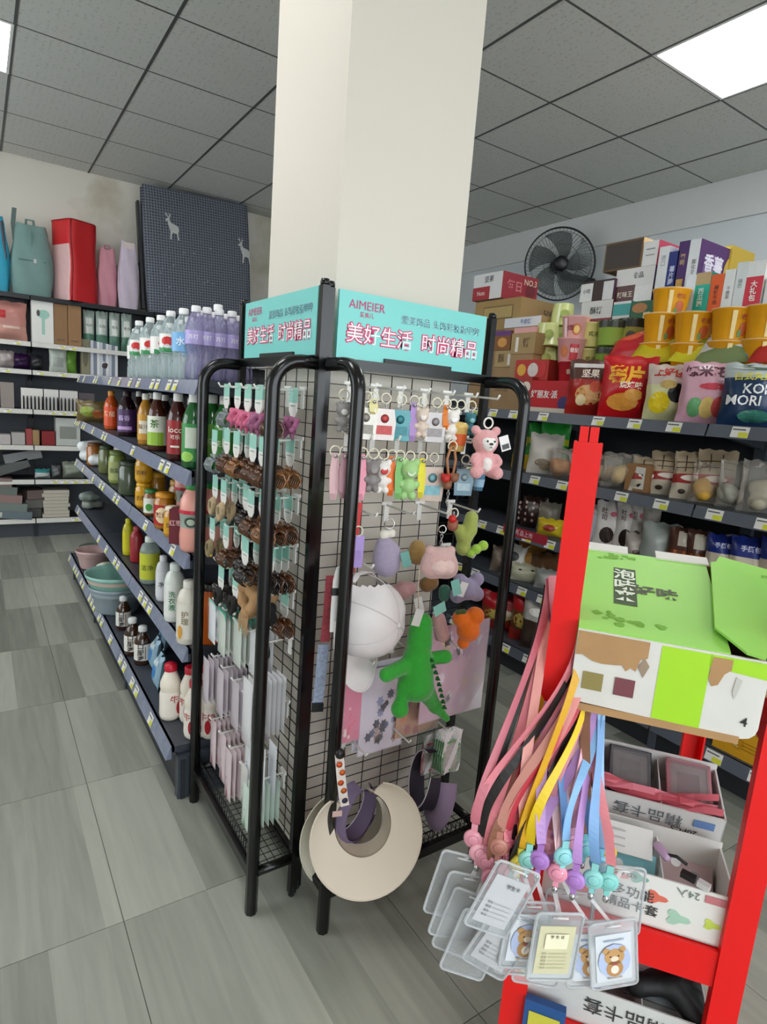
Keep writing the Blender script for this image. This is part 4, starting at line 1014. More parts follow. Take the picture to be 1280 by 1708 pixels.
# ------------------------------------------------------------------ goods on the right rack
def W2(px, py, Y): return at(px, py, Y=Y)
def ring(t, r=.011, z=-.008, m=None):
    MB().tube([(r*math.cos(a), .001*math.sin(2*a), z+r*math.sin(a)) for a in [2*PI*i/16 for i in range(16)]], .0018, 5, closed=True).build('key_ring', m or mat('e6dfc8', .3, .2), t)
def chain(t, z0, z1, x=0, m=None):
    b = MB(); n = max(2, int((z0-z1)/.007))
    for k in range(n):
        z = z0+(z1-z0)*(k+.5)/n; f = k % 2
        b.tube([(x+(.0032*math.cos(a) if f else 0), (0 if f else .0032*math.cos(a)), z+.005*math.sin(a)) for a in [2*PI*i/8 for i in range(8)]], .0009, 4, closed=True)
    b.build('chain', m or CHROME, t)
def strap(t, c, L=.06, w=.012, x=0, tilt=0.):
    MB().strip([(x, 0, -.012), (x-.006, -.010, -.012-L*.4), (x-.004+tilt*.5, -.013, -.012-L*.85), (x+tilt, -.006, -.012-L), (x+.006+tilt*.5, .002, -.012-L*.8), (x+.006, .004, -.012-L*.35), (x, .002, -.012)], (1, 0, 0), w, th=.0012).build('strap', mat(c, .6), t)
    MB().lathe([(.004, 0), (.004, .004), (.0001, .005)], 8, M=TR(x, -.006, -.018) @ RX(PI/2)).build('rivet', CHROME, t)
def keychain(label, kind, c, px, py, Y, c2='ffffff', s=1., rz=-.3):
    """py is the hook height in the picture"""
    t = thing('keychain', label, 'keychain', M=TR(*W2(px, py, Y)) @ RZ(rz))
    ring(t)
    if kind == 'strap': strap(t, c, .065*s)
    elif kind == 'card':
        chain(t, -.018, -.03)
        MB().prism([(-.017*s, -.03-.05*s), (.017*s, -.03-.05*s), (.019*s, -.034-.02*s), (.015*s, -.031), (-.015*s, -.031), (-.019*s, -.034-.02*s)], -.0015, .0015).build('charm', mat(c, .2, v=.12, s=80), t)
        MB().box(0, -.0021, -.03-.034*s, .026*s, .0006, .014*s).build('print', mat(c2, .4, v=.3, s=90), t)
        MB().lathe([(.007*s, 0), (.0001, .0004)], 12, M=TR(0, -.0022, -.03-.016*s) @ RX(PI/2)).build('print', mat(c2, .4), t)
    elif kind == 'doll':
        chain(t, -.018, -.026)
        z = -.04*1
        q = [((0, 0, z), .0125*s), ((0, 0, z-.020*s), .0105*s), ((-.009*s, 0, z+.010*s), .005*s), ((.009*s, 0, z+.010*s), .005*s), ((-.010*s, -.003, z-.018*s), .005*s), ((.010*s, -.003, z-.018*s), .005*s), ((-.006*s, -.004, z-.033*s), .0055*s), ((.006*s, -.004, z-.033*s), .0055*s)]
        sdf(q, .0022, .003).build('charm', mat(c, .5, v=.1), t)
        MB().lathe([(.0065*s, 0), (.005*s, .002), (.0001, .003)], 10, M=TR(0, -.0105*s, z-.003) @ RX(PI/2)).build('face_patch', mat(c2, .5), t)
    elif kind == 'cup':
        chain(t, -.018, -.03)
        MB().lathe([(.0001, -.085*s), (.012*s, -.085*s), (.016*s, -.045*s), (.017*s, -.042*s), (.013*s, -.036*s), (.0001, -.034*s)], 14).build('charm', mat(c, .2, v=.3, s=90), t)
        b = MB(); b.grid(lambda u, v: ((.0135+.0022*v)*s*math.cos(2*PI*u), (.0135+.0022*v)*s*math.sin(2*PI*u), (-.075+.02*v)*s), 14, 2); b.build('print', mat(c2, .4), t)
    return t
KA = [('grey furry keychain charm near the corner post', 'doll', '8a8684', 575, 'd8d4d0', 1.0), ('white paper keychain tag with dark lettering', 'card', 'efebe0', 613, '9a948a', 1.15), ('short pale yellow ribbon keychain', 'strap', 'e8dfa0', 624, 'ffffff', .4),
      ('acrylic keychain with a red cake print', 'card', 'e9e0dc', 645, 'c84a4a', 1.15), ('teal phone shaped keychain', 'card', '4f9fa8', 671, '3a8892', 1.15), ('lilac dotted keychain strap', 'strap', 'b08fc8', 692, 'ffffff', 1.1),
      ('beige bunny keychain doll on the top row', 'doll', 'dcc8b8', 706, 'f4ece4', 1.1), ('clear keychain with a silver print', 'card', 'cfcaca', 730, '9a9494', 1.15), ('orange keychain strap on the top row', 'strap', 'e07a24', 746, 'ffffff', .7), ('white round keychain doll on the top row', 'doll', 'efe9e2', 757, 'ffffff', 1.2),
      ('yellow and orange juice cup keychain', 'cup', 'e6c070', 770, 'd8602a', 1.15), ('small teal figure keychain', 'doll', '2f6f7c', 788, '8ac0c8', .9)]
for lb, kd, c, px, c2, s in KA: keychain(lb, kd, c, px, 652+(px-575)*.09, 1.135, c2, s*1.22)
KB = [('dusty pink looped keychain strap beside the post', 'strap', 'd8b0b4', 560, 'ffffff', 1.25), ('rose looped keychain strap beside the post', 'strap', 'c898a4', 576, 'ffffff', 1.2), ('bright pink keychain strap on the second row', 'strap', 'efa0b4', 606, 'ffffff', 1.25), ('grey furry keychain beside a white cat', 'doll', '8c8684', 624, 'a09a98', 1.15),
      ('white cat keychain with a red base', 'doll', 'ece6e0', 641, 'd84a4a', 1.2), ('orange keychain strap on the second row', 'strap', 'e8742a', 655, 'ffffff', 1.1), ('leaf green looped keychain strap', 'strap', '84c070', 668, 'ffffff', 1.2), ('lime green glitter keychain doll', 'doll', 'a8d48c', 685, 'dcf0d0', 1.5),
      ('lemon yellow keychain strap on the second row', 'strap', 'e8dc3a', 706, 'ffffff', 1.15), ('acrylic keychain card with a blue and orange print', 'card', 'cdb8ac', 725, '7fb4c0', 1.35), ('slate blue keychain card under the teddy bear', 'card', '7a98a8', 778, 'a8c0c8', 1.1), ('blue crystal keychain under the teddy bear', 'cup', '5c8cae', 803, '9cc0d8', .8)]
for lb, kd, c, px, c2, s in KB: keychain(lb, kd, c, px, 746+(px-560)*.07, 1.125, c2, s*1.22)
for px in (600, 640, 680, 735, 790): pass
# brown cord with two bear beads
t = thing('keychain', 'long tan cord keychain with brown bear heads and a red bead', 'keychain', M=TR(*W2(756, 738, 1.10)) @ RZ(-.3)); ring(t)
for s in (-1, 1): MB().tube([(s*.004, 0, -.01), (s*.011, 0, -.04), (s*.006, -.004, -.075)], .0035, 6).build('cord', mat('b07a52', .7), t)
for k, (x, z, c) in enumerate([(-.012, -.085, 'c02a24'), (-.006, -.10, '8a5a40'), (.010, -.083, '8a5a40')]):
    sdf([((x, -.004, z), .011), ((x-.008, -.004, z+.008), .0045), ((x+.008, -.004, z+.008), .0045)], .0022, .003).build('bead', mat(c, .5), t)
chain(t, -.11, -.15)
t = thing('keychain', 'red heart bead on a brown bear charm hanging below the tan cord', 'keychain', M=TR(*W2(758, 850, 1.09)) @ RZ(-.3)); ring(t)
sdf([((0, 0, -.04), .013), ((-.009, 0, -.03), .005), ((.009, 0, -.03), .005)], .0022, .003).build('bear_bead', mat('9a5a44', .5), t); sdf([((-.004, -.004, -.022), .010)], .0025, .002).build('red_bead', mat('c8201c', .4), t); chain(t, -.005, -.02)
# red ribbon and purple strap by the corner leg
t = thing('ribbon_strap', 'scarlet ribbon strap hanging by the front leg of the keychain rack', 'strap', M=TR(*W2(598, 838, 1.12)) @ RZ(-.3)); MB().strip([(0, 0, 0), (-.004, -.006, -.06), (-.008, -.004, -.12), (-.006, 0, -.16)], (1, 0, 0), .018, th=.001).build('ribbon', mat('c4161c', .5), t)
t = thing('ribbon_strap', 'violet rubber strap hanging below the scarlet ribbon', 'strap', M=TR(*W2(598, 880, 1.11)) @ RZ(-.3)); ring(t); MB().strip([(0, 0, -.018), (-.003, -.006, -.05), (.003, -.004, -.09), (.006, 0, -.018)], (1, 0, 0), .02, th=.0015).build('strap', mat('a98fd0', .5), t)

# pink teddy
def plushM(px, py, Y, rz=-.35): return TR(*W2(px, py, Y)) @ RZ(rz)
FUR = lambda c: mat(c, .95, v=.14, s=120, bump=.5, sheen=.4)
t = thing('plush_bear', 'fluffy pink teddy bear keychain with a white muzzle and belly', 'plush toy', M=plushM(808, 757, 1.07))
s = .0014
q = [((0, 0, .028), .030), ((0, 0, -.020), .029), ((-.026, .004, .055), .011), ((.026, .004, .055), .011), ((-.026, -.012, -.008), (-.030, -.018, -.016), .0105), ((.026, -.012, -.008), (.030, -.018, -.016), .0105), ((-.018, -.010, -.040), (-.026, -.026, -.042), .015), ((.018, -.010, -.040), (.026, -.026, -.042), .015)]
sdf(q, .0035, .006).build('body', FUR('e2a3a4'), t)
sdf([((0, -.020, .024), .0165), ((-.007, -.021, .030), .011), ((.007, -.021, .030), .011)], .003, .004).build('muzzle', FUR('f3ece8'), t)
sdf([((0, -.022, -.018), (0, -.020, -.028), .0125)], .003, .003).build('belly', FUR('f0e6e2'), t)
for x in (-.009, .009): sdf([((x, -.0345, .032), .0026)], .0012, .001).build('eye', mat('101010', .2), t)
sdf([((-.002, -.0375, .026), (.002, -.0375, .026), .0028)], .0012, .001).build('nose', mat('141010', .3), t)
MB().tube([(-.004, -.0365, .017), (0, -.037, .020), (.004, -.0365, .017)], .0007, 4).build('mouth', mat('141010', .5), t)
MB().tube([(.011*math.cos(a), -.006, .073+.012*math.sin(a)) for a in [2*PI*i/18 for i in range(18)]], .0022, 6, closed=True).build('key_ring', mat('f0ece2', .3), t); 
o = MB().box(0, 0, -.018, .024, .001, .036).build('price_label', mat('e8e6e4', .4), t, TR(.042, -.004, .045) @ RY(-.35)); MB().box(0, -.001, -.026, .018, .0006, .012).build('barcode', mat('4a4a4a', .5, v=.8, s=400), o)

def blobplush(name, label, prims, px, py, Y, c, parts=(), rz=-.35, cat='plush toy', res=.004, k=.008, lab=None):
    t = thing(name, label, cat, M=plushM(px, py, Y, rz)); sdf(prims, res, k).build('body', FUR(c), t)
    for nm, pr_, cc in parts: sdf(pr_, .003, .004).build(nm, FUR(cc), t)
    if lab: MB().box(0, 0, -.016, .022, .001, .038).build('price_label', mat(lab[3], .4), t, TR(*lab[:3]) @ RY(.3 if lab[0] < 0 else -.3) @ RZ(.15))
    return t
t = blobplush('plush_pouch', 'round pink plush pouch with small ears hanging on a chain', [((-.006, 0, 0), .036), ((.006, 0, 0), .036), ((-.026, 0, .030), .011), ((.026, 0, .030), .011), ((-.02, -.004, -.012), .026), ((.02, -.004, -.012), .026)], 733, 938, 1.07, 'dcb2ae', [('front_patch', [((-.008, -.026, -.004), .0195), ((.010, -.026, -.004), .0195)], 'eeccc6')], lab=(.03, -.035, -.035, '7fc0b4'))
chain(t, .075, .036); ring(t, .009, .08, CHROME)
t = blobplush('plush_charm', 'lilac fluffy plush with a small white ball tail', [((0, 0, 0), .034), ((0, 0, -.022), .033), ((-.008, 0, .022), .022)], 646, 925, 1.15, 'a79bb4', [('pompom', [((-.012, 0, .048), .012), ((.006, 0, .052), .011)], 'e8e2d4')], lab=(.034, -.03, .012, '6fa8a0'))
ring(t, .012, .075, CHROME)
t = blobplush('plush_frog', 'olive green plush with a tall rounded ear and bow', [((0, 0, 0), .022), ((.014, 0, .050), (.012, 0, .018), .017, .020), ((-.018, 0, .018), .014), ((.0, 0, -.030), .020)], 775, 895, 1.13, 'a3ae58', [('bow', [((.028, -.018, -.028), .013), ((.046, -.018, -.018), .013), ((.014, -.018, -.040), .010)], 'a5cf4a')])
blobplush('plush_charm', 'small mustard plush half hidden by the pink pouch', [((0, 0, 0), .026), ((0, 0, .018), .02)], 696, 925, 1.17, 'a8854c')
blobplush('plush_charm', 'dusty rose plush hanging above the crocodile', [((0, 0, 0), .024), ((-.02, 0, -.008), .02), ((.018, 0, .006), .018)], 672, 985, 1.18, 'b88a8a', lab=(.025, -.05, -.005, 'd8d6d2'))
blobplush('plush_charm', 'brown plush behind the crocodile labels', [((0, 0, 0), .02), ((.014, 0, .006), .018)], 712, 975, 1.18, '8a6438')
blobplush('plush_charm', 'lilac boxy plush with a paper label next to the rack post', [((-.022, 0, .022), .018), ((.024, 0, .026), .018), ((-.026, 0, -.018), .020), ((.026, 0, -.014), .020), ((0, -.005, 0), .028)], 780, 982, 1.12, '9d93b0', lab=(-.022, -.032, .024, 'e4e2e0'))
blobplush('plush_charm', 'dark teal plush peeking out beside the pink pouch', [((0, 0, 0), .016), ((0, 0, -.016), .014)], 742, 985, 1.16, '3f7466')
blobplush('plush_charm', 'pale pink sausage shaped plush behind the crocodile', [((-.006, 0, .026), (.010, 0, -.020), .018)], 734, 1048, 1.15, 'd8a8a4')
blobplush('plush_carrot', 'bright orange tapered plush below the lilac boxy one', [((-.018, 0, .030), .022), ((.020, 0, .036), .024), ((.004, -.004, .0), .030), ((-.006, -.004, -.034), .016)], 778, 1050, 1.09, 'f0720f', [('leaf', [((-.030, -.006, .048), (-.015, -.01, .052), .007)], '4a5a2a')], res=.0035)
# green crocodile, seen from behind, built at picture places on one plane
Yc = 1.065; org = W2(695, 1120, Yc)
def cp(px, py, dy=0.): v = W2(px, py, Yc)-org; return (v.x, v.y+dy, v.z)
t = thing('plush_crocodile', 'bright green plush crocodile hanging with its back ridge showing', 'plush toy', M=TR(*org))
g = .00142
sdf([(cp(703, 1040), cp(700, 1072), 19*g, 22*g), (cp(697, 1098), cp(694, 1140), 25*g, 31*g), (cp(680, 1108), cp(640, 1122, -.012), 13*g, 12*g), (cp(720, 1098), cp(738, 1092, -.012), 11*g, 12*g), (cp(674, 1148), cp(668, 1170), 12*g, 8*g), (cp(664, 1180, -.008), 15*g),
     (cp(708, 1150), cp(726, 1178), 18*g, 11*g), (cp(726, 1178), cp(742, 1196, -.008), 11*g, 6*g)], .004, .010).build('body', FUR('2fa12f'), t)
b = MB()
for k in range(9):
    f = k/8; x = 706+22*f; y = 1092+78*f
    p = Vector(cp(x, y, -.036+.010*abs(f-.4))); b.lathe([(.0001, -.004), (.006, 0), (.0001, .013)], 6, M=TR(*p) @ RX(PI/2), sm=False)
b.build('back_ridge', mat('145c22', .9), t); b = MB().box(0, 0, -.016, .024, .001, .04)
b.build('price_label', mat('d9d7d3', .4), t, TR(*cp(688, 1012, -.03)) @ RY(.3)); MB().box(0, 0, -.014, .034, .001, .026).build('brand_label', mat('8cc8bc', .4), t, TR(*cp(718, 1000, -.032)) @ RY(-.35))
MB().tube([cp(700, 945), cp(698, 985), cp(699, 1028)], .0012, 4).build('cord', mat('d8b8a0', .7), t)

# white cap: dome axis to the right, brim down
o = W2(603, 1026, 1.14)
ax = Vector((.36, -.92, .04)).normalized(); br_ = Vector((-.02, -.15, -1)); br_ = (br_-ax*br_.dot(ax)).normalized(); sx_ = ax.cross(-br_).normalized()
MC = Matrix(((sx_.x, -br_.x, ax.x, o.x), (sx_.y, -br_.y, ax.y, o.y), (sx_.z, -br_.z, ax.z, o.z), (0, 0, 0, 1)))   # local x side, -y brim, z crown
t = thing('baseball_cap', 'white baseball cap hanging brim down from the rack', 'cap', M=MC)
rx_, ry_, hz_ = .084, .098, .105
def dome(u, v, k=1.):
    a = 2*PI*u; ph = PI/2*v
    c = math.cos(ph)**.75
    return (rx_*k*math.cos(a)*c*(1+.02*math.sin(6*a)), ry_*k*math.sin(a)*c*(1+.02*math.sin(6*a)), hz_*k*math.sin(ph)+.004*math.sin(5*a+3*v)*(1-v))
b = MB(); NU, NV = 72, 24
CAPM = mat('e6dfdf', .8, v=.05, s=30, bump=.25)
vs = [dome(i/NU, j/NV) for j in range(NV+1) for i in range(NU)]; fs = []
for j in range(NV):
    for i in range(NU):
        a = (i+.5)/NU*2*PI
        if j < 9 and abs(a-PI/2) < .62*math.sqrt(max(0, 1-(j/9)**2))+.01: continue
        fs.append((j*NU+i, j*NU+(i+1) % NU, (j+1)*NU+(i+1) % NU, (j+1)*NU+i))
b.add(vs, fs, 0, None, True); b.add([tuple(Vector(p)*.965) for p in vs], [tuple(reversed(f)) for f in fs], 0, None, True)
b.build('crown', CAPM, t)
b = MB()
for k in range(6): b.tube([dome((k+.5)/6+.0, j/12, 1.004) for j in range(13)], .0011, 4)
b.build('seam', mat('d2cacb', .8), t)
MB().lathe([(.007, 0), (.006, .004), (.0001, .006)], 10, M=TR(0, 0, hz_)).build('button', CAPM, t)
def brim(u, v):
    a = PI+PI*u; L = .082*math.sin(PI*u)**.45
    x = rx_*math.cos(a); y = ry_*math.sin(a)
    return (x*(1+.06*v), y*(1-.04*v)-L*v, -.004+.030*v-.030*(abs(math.cos(a))**2)*v)
b = MB(); b.grid(brim, 24, 6); b.grid(lambda u, v: tuple(Vector(brim(1-u, v))-Vector((0, 0, .004))), 24, 6)
b.tube([brim(i/24, 1) for i in range(25)], .0025, 5)
b.build('brim', CAPM, t)
MB().strip([dome(.25-.085, .02), (rx_*.28, ry_*1.02, -.002), (0, ry_*1.05, -.002), (-rx_*.28, ry_*1.02, -.002), dome(.25+.085, .02)], (0, 0, 1), .014, th=.001).build('strap', CAPM, t)
# second cap strap seen edge on by the front leg
t = thing('belt_strap', 'white webbing strap with a black buckle hung beside the white cap', 'strap', M=TR(*W2(566, 945, 1.12)) @ RZ(-.3))
MB().strip([(.02, 0, -.01), (.012, -.004, .004), (.0, -.006, .0), (-.006, -.006, -.03), (-.007, -.005, -.10), (-.006, -.004, -.15)], (1, 0, 0), .014, th=.0016).build('webbing', mat('e6e2e0', .7), t); MB().box(-.006, -.008, -.055, .018, .008, .016).build('buckle', mat('161616', .4), t)
t = thing('pattern_strap', 'crimson patterned strap hanging behind the front leg', 'strap', M=TR(*W2(552, 960, 1.17)) @ RZ(-.3)); MB().strip([(0, 0, 0), (-.002, -.004, -.08), (-.004, 0, -.16)], (1, 0, 0), .022, th=.001).build('ribbon', mat('9a3a44', .7, v=.6, s=120), t)
t = thing('pattern_strap', 'pale blue floral strap with a black clasp behind the front leg', 'strap', M=TR(*W2(540, 1075, 1.17)) @ RZ(-.3)); MB().strip([(0, 0, 0), (-.003, -.004, -.08), (-.006, 0, -.15)], (1, 0, 0), .026, th=.001).build('ribbon', mat('8f9ab0', .7, v=.6, s=120), t); MB().box(-.006, -.004, -.155, .026, .01, .02).build('clasp', BLACK, t)

# sheets of stickers
def sheet(label, px0, px1, py0, py1, Y, c, n, cols, seed, rz=0, thick=.004):
    a = W2(px0, py0, Y); bq = W2(px1, py1, Y); w = bq.x-a.x; h = a.z-bq.z; R = random.Random(seed)
    t = thing('sticker_sheet', label, 'sticker sheet', M=TR(a.x+w/2, Y, a.z) @ RZ(rz))
    MB().box(0, 0, -h/2, w, thick, h).build('backing', mat(c, .3, v=.1, s=40), t)
    for k in range(n):
        x, z, r = R.uniform(-.4, .4)*w, -R.uniform(.12, .92)*h, R.uniform(.05, .10)*w
        nn = R.choice([5, 6, 8]); out = [(x+r*(1 if i % 2 == 0 else .6)*math.cos(2*PI*i/(2*nn)), z+1.3*r*(1 if i % 2 == 0 else .6)*math.sin(2*PI*i/(2*nn))) for i in range(2*nn)]
        MB().prism(list(reversed(out)), -thick/2-.0012, -thick/2-.0002).build('sticker', mat(R.choice(cols), .4), t)
    MB().box(0, -thick/2-.0018, -h/2, w*1.02, .0006, h*1.01).build('sleeve', film('ffffff', .03, .08), t)
    return t
sheet('white sticker sheet with small navy and black figures', 606, 668, 1120, 1240, 1.20, 'dcd2dc', 22, ['2a3050', '1c1c28', '4a5a80', '8a92b8', 'b89a90'], 1)
sheet('white sticker sheet filed behind the navy one', 596, 660, 1110, 1232, 1.212, 'cfc8d4', 6, ['4a5a80'], 5)
sheet('bright pink sticker sheet beside the front leg', 565, 598, 1135, 1232, 1.19, 'e07f9c', 12, ['f6b8c4', 'e8708c', 'f4d8d4'], 2)
sheet('pink glitter hair charm pack hanging next to the rack post', 712, 800, 1050, 1178, 1.16, 'cfa4b4', 14, ['d8b878', 'd4c0cc', 'b890a8', 'e8d4dc'], 3)
sheet('orange floral sticker sheet below the crocodile', 665, 728, 1150, 1212, 1.19, 'c08a5c', 12, ['d8702a', 'a84a4a', 'e0b050'], 4)
# green framed card sleeves
gs = Proto(lambda: None)
def sleeve():
    t = thing('card_sleeve', 'x', 'card sleeve')
    b = MB(); w, h = .058, .088
    for s in (-1, 1): b.box(s*(w/2-.003), 0, -.03-h/2, .006, .004, h); b.box(0, 0, -.03-h/2+s*(h/2-.003), w, .004, .006)
    b.build('frame', mat('3f9a4a', .35), t)
    MB().box(0, 0, -.03-h/2, w-.01, .0015, h-.01).build('window', mat('b8b4ac', .2, v=.1), t)
    b = MB()
    b.grid(lambda u, v: ((u-.5)*w*1.06, -.004-.003*math.sin(9*u+7*v), -v*(h+.034)), 8, 8); b.build('wrapper', film('ffffff', .22, .08), t)
    return t
gs = Proto(sleeve)
for k in range(5): gs.put(TR(*W2(742+3.5*k, 1212+1.5*k, 1.15-.012*k)) @ RZ(-.12+.02*k), 'green framed card sleeve in a clear wrapper', 'green framed card sleeves')
t = dup(gs.root, TR(*W2(722, 1222, 1.185)) @ RZ(-.1), 'red edged card sleeve filed behind the green ones', None); del t['group']
c0 = [c for c in t.children if c.name.startswith('frame')][0]; c0.data = c0.data.copy(); c0.data.materials[0] = mat('a83038', .35)

# sun visors: brim sheet plus head band, opening at the back
def visor(label, cb, cband, M, rin=.072, wid=.075, open_=.9, cup=.02, k=1.18):
    t = thing('sun_visor', label, 'visor', M=M)
    def f(u, v, o=0.):
        a = -PI/2+open_/2*0+(u-.5)*(2*PI-open_)
        W = wid*(.30+.70*math.cos((u-.5)*PI*.92)**.8)
        r = rin+W*v
        return (r*math.cos(a), -cup*v*v*1.2-.012*math.sin(a)*v-o, k*r*math.sin(a))
    b = MB(); b.grid(lambda u, v: f(u, v), 44, 6); b.grid(lambda u, v: f(1-u, v, -.002), 44, 6); b.tube([f(i/44, 1, -.001) for i in range(45)], .0022, 5)
    b.build('brim', mat(cb, .75, v=.03, s=15), t)
    def g_(u, v, o=0.):
        a = -PI/2+(u-.5)*(2*PI-open_*.8); r = rin*(1-.05*v)-o
        return (r*math.cos(a), .002+.045*v*(.5+.5*math.cos((u-.5)*PI*.9)), k*r*math.sin(a))
    b = MB(); b.grid(lambda u, v: g_(u, v), 44, 3); b.grid(lambda u, v: g_(1-u, v, .002), 44, 3)
    bd = b.build('band', mat(cband, .7, v=.04), t)
    MB().tube([g_(i/44, 1, .001) for i in range(45)], .0018, 5).build('piping', mat('cfc6cf', .6), bd)
    return t
visor('large cream sun visor hanging open at the foot of the keychain rack', 'dcd0bd', 'd8ccb8', TR(*W2(606, 1375, 1.055)) @ RZ(-.30) @ RY(-.25) @ RX(-.18), rin=.068, wid=.082, open_=1.3)
visor('cream sun visor hung behind the large open one', 'd6cfba', 'cfc6b0', TR(*W2(592, 1372, 1.13)) @ RZ(-.35) @ RY(.2) @ RX(-.1), rin=.07, wid=.078, open_=1.2)
visor('mauve sun visor nested inside the cream one', '70627c', '6b5c76', TR(*W2(602, 1360, 1.105)) @ RZ(.25) @ RY(.5) @ RX(-.1), rin=.052, wid=.035, open_=1.0, cup=-.03)
visor('lilac sun visor hung edge on beside the cream one', '9c86a2', '2a2230', TR(*W2(722, 1300, 1.13)) @ RZ(1.1) @ RY(-.45) @ RX(.1), rin=.075, wid=.05, open_=1.3, k=1.1)
t = thing('wrist_strap', 'orange fruit print wrist strap with a black snap on the front leg', 'strap', M=TR(*W2(566, 1258, 1.045)) @ RZ(-.3))
MB().strip([(0, 0, 0), (.006, -.006, -.05), (.014, -.008, -.10), (.020, -.006, -.125)], (1, 0, .15), .020, th=.0012).build('ribbon', mat('eadfd6', .6), t)
for k, (x, z, c) in enumerate([(.0, -.02, 'e8602a'), (.008, -.04, 'e8702a'), (.006, -.065, 'e05a24'), (.014, -.085, 'd8702a'), (.018, -.11, '3a3a50')]): MB().lathe([(.007, 0), (.0001, .0006)], 10, M=TR(x, -.0095, z) @ RX(PI/2)).build('print', mat(c, .5), t)
MB().lathe([(.011, 0), (.011, .008), (.004, .011), (.0001, .0112)], 12, M=TR(0, -.004, .006) @ RX(PI/2)).build('snap', BLACK, t); MB().box(.004, -.004, -.145, .022, .001, .014).build('price_label', mat('d0b0a8', .5), t)
# ------------------------------------------------------------------ right gondola: cartons, cups, snack bags
ZT = 1.286
def rcarton(label, px0, px1, py0, py1, X, d, cf, cr, front=(), right=(), ct=None, flaps=None, name='carton', z=None, cat='box'):
    pm = (px0+px1)/2; zb = z if z is not None else at(pm, py1, X=X).z; h = at(pm, py0, X=X).z-zb
    y0, y1 = ysolve(px0, X, zb+h/2), ysolve(px1, X, zb+h/2)
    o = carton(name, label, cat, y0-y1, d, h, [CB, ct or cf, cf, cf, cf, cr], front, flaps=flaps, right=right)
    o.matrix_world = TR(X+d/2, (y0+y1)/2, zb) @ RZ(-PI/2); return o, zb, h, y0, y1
CB = 'a08058'
def support(label, X, d, y0, y1, zb, c=CB):
    if zb-ZT < .02: return
    o = carton('carton', label, 'box', y0-y1-.01, d-.01, zb-ZT-.001, [c]*6, [('p', -.4, .4, .42, .50, '8a6c48')]); o.matrix_world = TR(X+d/2, (y0+y1)/2, ZT) @ RZ(-PI/2)
# far pile
q = rcarton('red and white printed carton on top of the far pile', 790, 838, 456, 499, 2.62, .30, 'dcdcda', '8f2430', [('p', -.5, .1, 0, .5, 'a83038'), ('t', '坚果', .16, .05, .75, '5a5a5a'), ('t', 'Nuts', .14, -.2, .25, 'e8d8d0')], [('t', '每日', .22, -.15, .5, 'c87880'), ('b', .3, .45, .14, .3, '6a1a24'), ('t', 'NO.3', .16, .28, .75, 'd8c0a8')])
q2 = rcarton('flat brown carton under the red and white one', 792, 868, 500, 533, 2.56, .34, 'a1824f', '94774a', [('p', -.3, .35, .35, .8, '7c6438'), ('p', -.28, .33, .4, .75, 'b0965c')], [('t', '50包', .16, .2, .6, '4a3a24')], z=q[1]-.20)
support('plain brown carton at the bottom of the far pile', 2.56, .34, q2[3], q2[4], q2[1])
q3 = rcarton('brown carton with a white and blue end label beside the far pile', 842, 903, 529, 545, 2.50, .2, 'd6d8da', 'a08058', [('t', '牛奶饼', .1, .1, .5, '3a5a9a')]); support('brown carton holding up the blue labelled one', 2.50, .2, q3[3], q3[4], q3[1])
# middle boxes
q = rcarton('maroon and white carton, lower one beside the fan stand', 969, 1021, 502, 544, 2.66, .26, 'd8d6d4', '6a1420', [('p', -.5, .5, 0, .3, '8a2030'), ('t', '酥饼', .2, 0, .6, '4a4a4a')]); support('brown carton under the maroon and white one', 2.66, .26, q[3], q[4], q[1])
rcarton('white carton with an open flap standing on the maroon one', 969, 1024, 468, 500, 2.66, .26, '3c2c28', '5a3a50', [('p', -.5, -.12, 0, .9, 'dcdcda'), ('p', .2, .5, 0, .9, 'd8d8d6'), ('t', '小吃', .12, -.3, .5, '3a3a3a')], z=q[1]+q[2]+.001)  # dark front colour stands for the shaded interior between the white flaps
o = q[0]
q = rcarton('teal and white carton between the maroon and green boxes', 1022, 1051, 503, 545, 2.64, .26, 'dcdfde', '2f9a96', [('p', -.5, .5, .45, .9, '38a09c'), ('t', '海苔', .3, 0, .2, '5a6a6a')]); support('brown carton under the teal one', 2.64, .26, q[3], q[4], q[1])
q = rcarton('dark green carton with a food picture', 1052, 1089, 502, 540, 2.60, .26, '3a6a4c', '2a5238', [('b', -.1, .7, .35, .22, 'b87a3c'), ('p', .1, .4, .1, .5, 'd8c89a')]); support('brown carton under the dark green one', 2.60, .26, q[3], q[4], q[1]); zg = q[1]+q[2]
q = rcarton('white and brown carton beside the tall thin boxes', 1026, 1090, 447, 500, 2.68, .26, 'e0dedb', '53305e', [('p', -.5, .05, .0, .55, '5c3a3a'), ('p', .05, .5, 0, .5, 'e6e4e2'), ('t', '辣味王', .14, -.2, .3, 'e6d8c8'), ('t', '食品', .14, .1, .78, '6a6a6a')], z=zg+.001); zc = q[1]+q[2]
rcarton('empty open brown carton lying on its side on top of the pile', 1009, 1072, 402, 446, 2.68, .30, '6a5032', 'c8a878', [('p', -.46, .46, .06, .94, '33261a')], z=zc+.001)  # dark patch paints the shaded hollow onto a closed front face
rcarton('small white carton with a pink edge beside the open brown one', 1073, 1098, 402, 446, 2.68, .28, 'e4e4e2', 'b03a54', [('p', -.3, .3, .65, .7, '8a8a8a'), ('p', -.3, .3, .4, .45, '9a9a9a')], z=zc+.001)
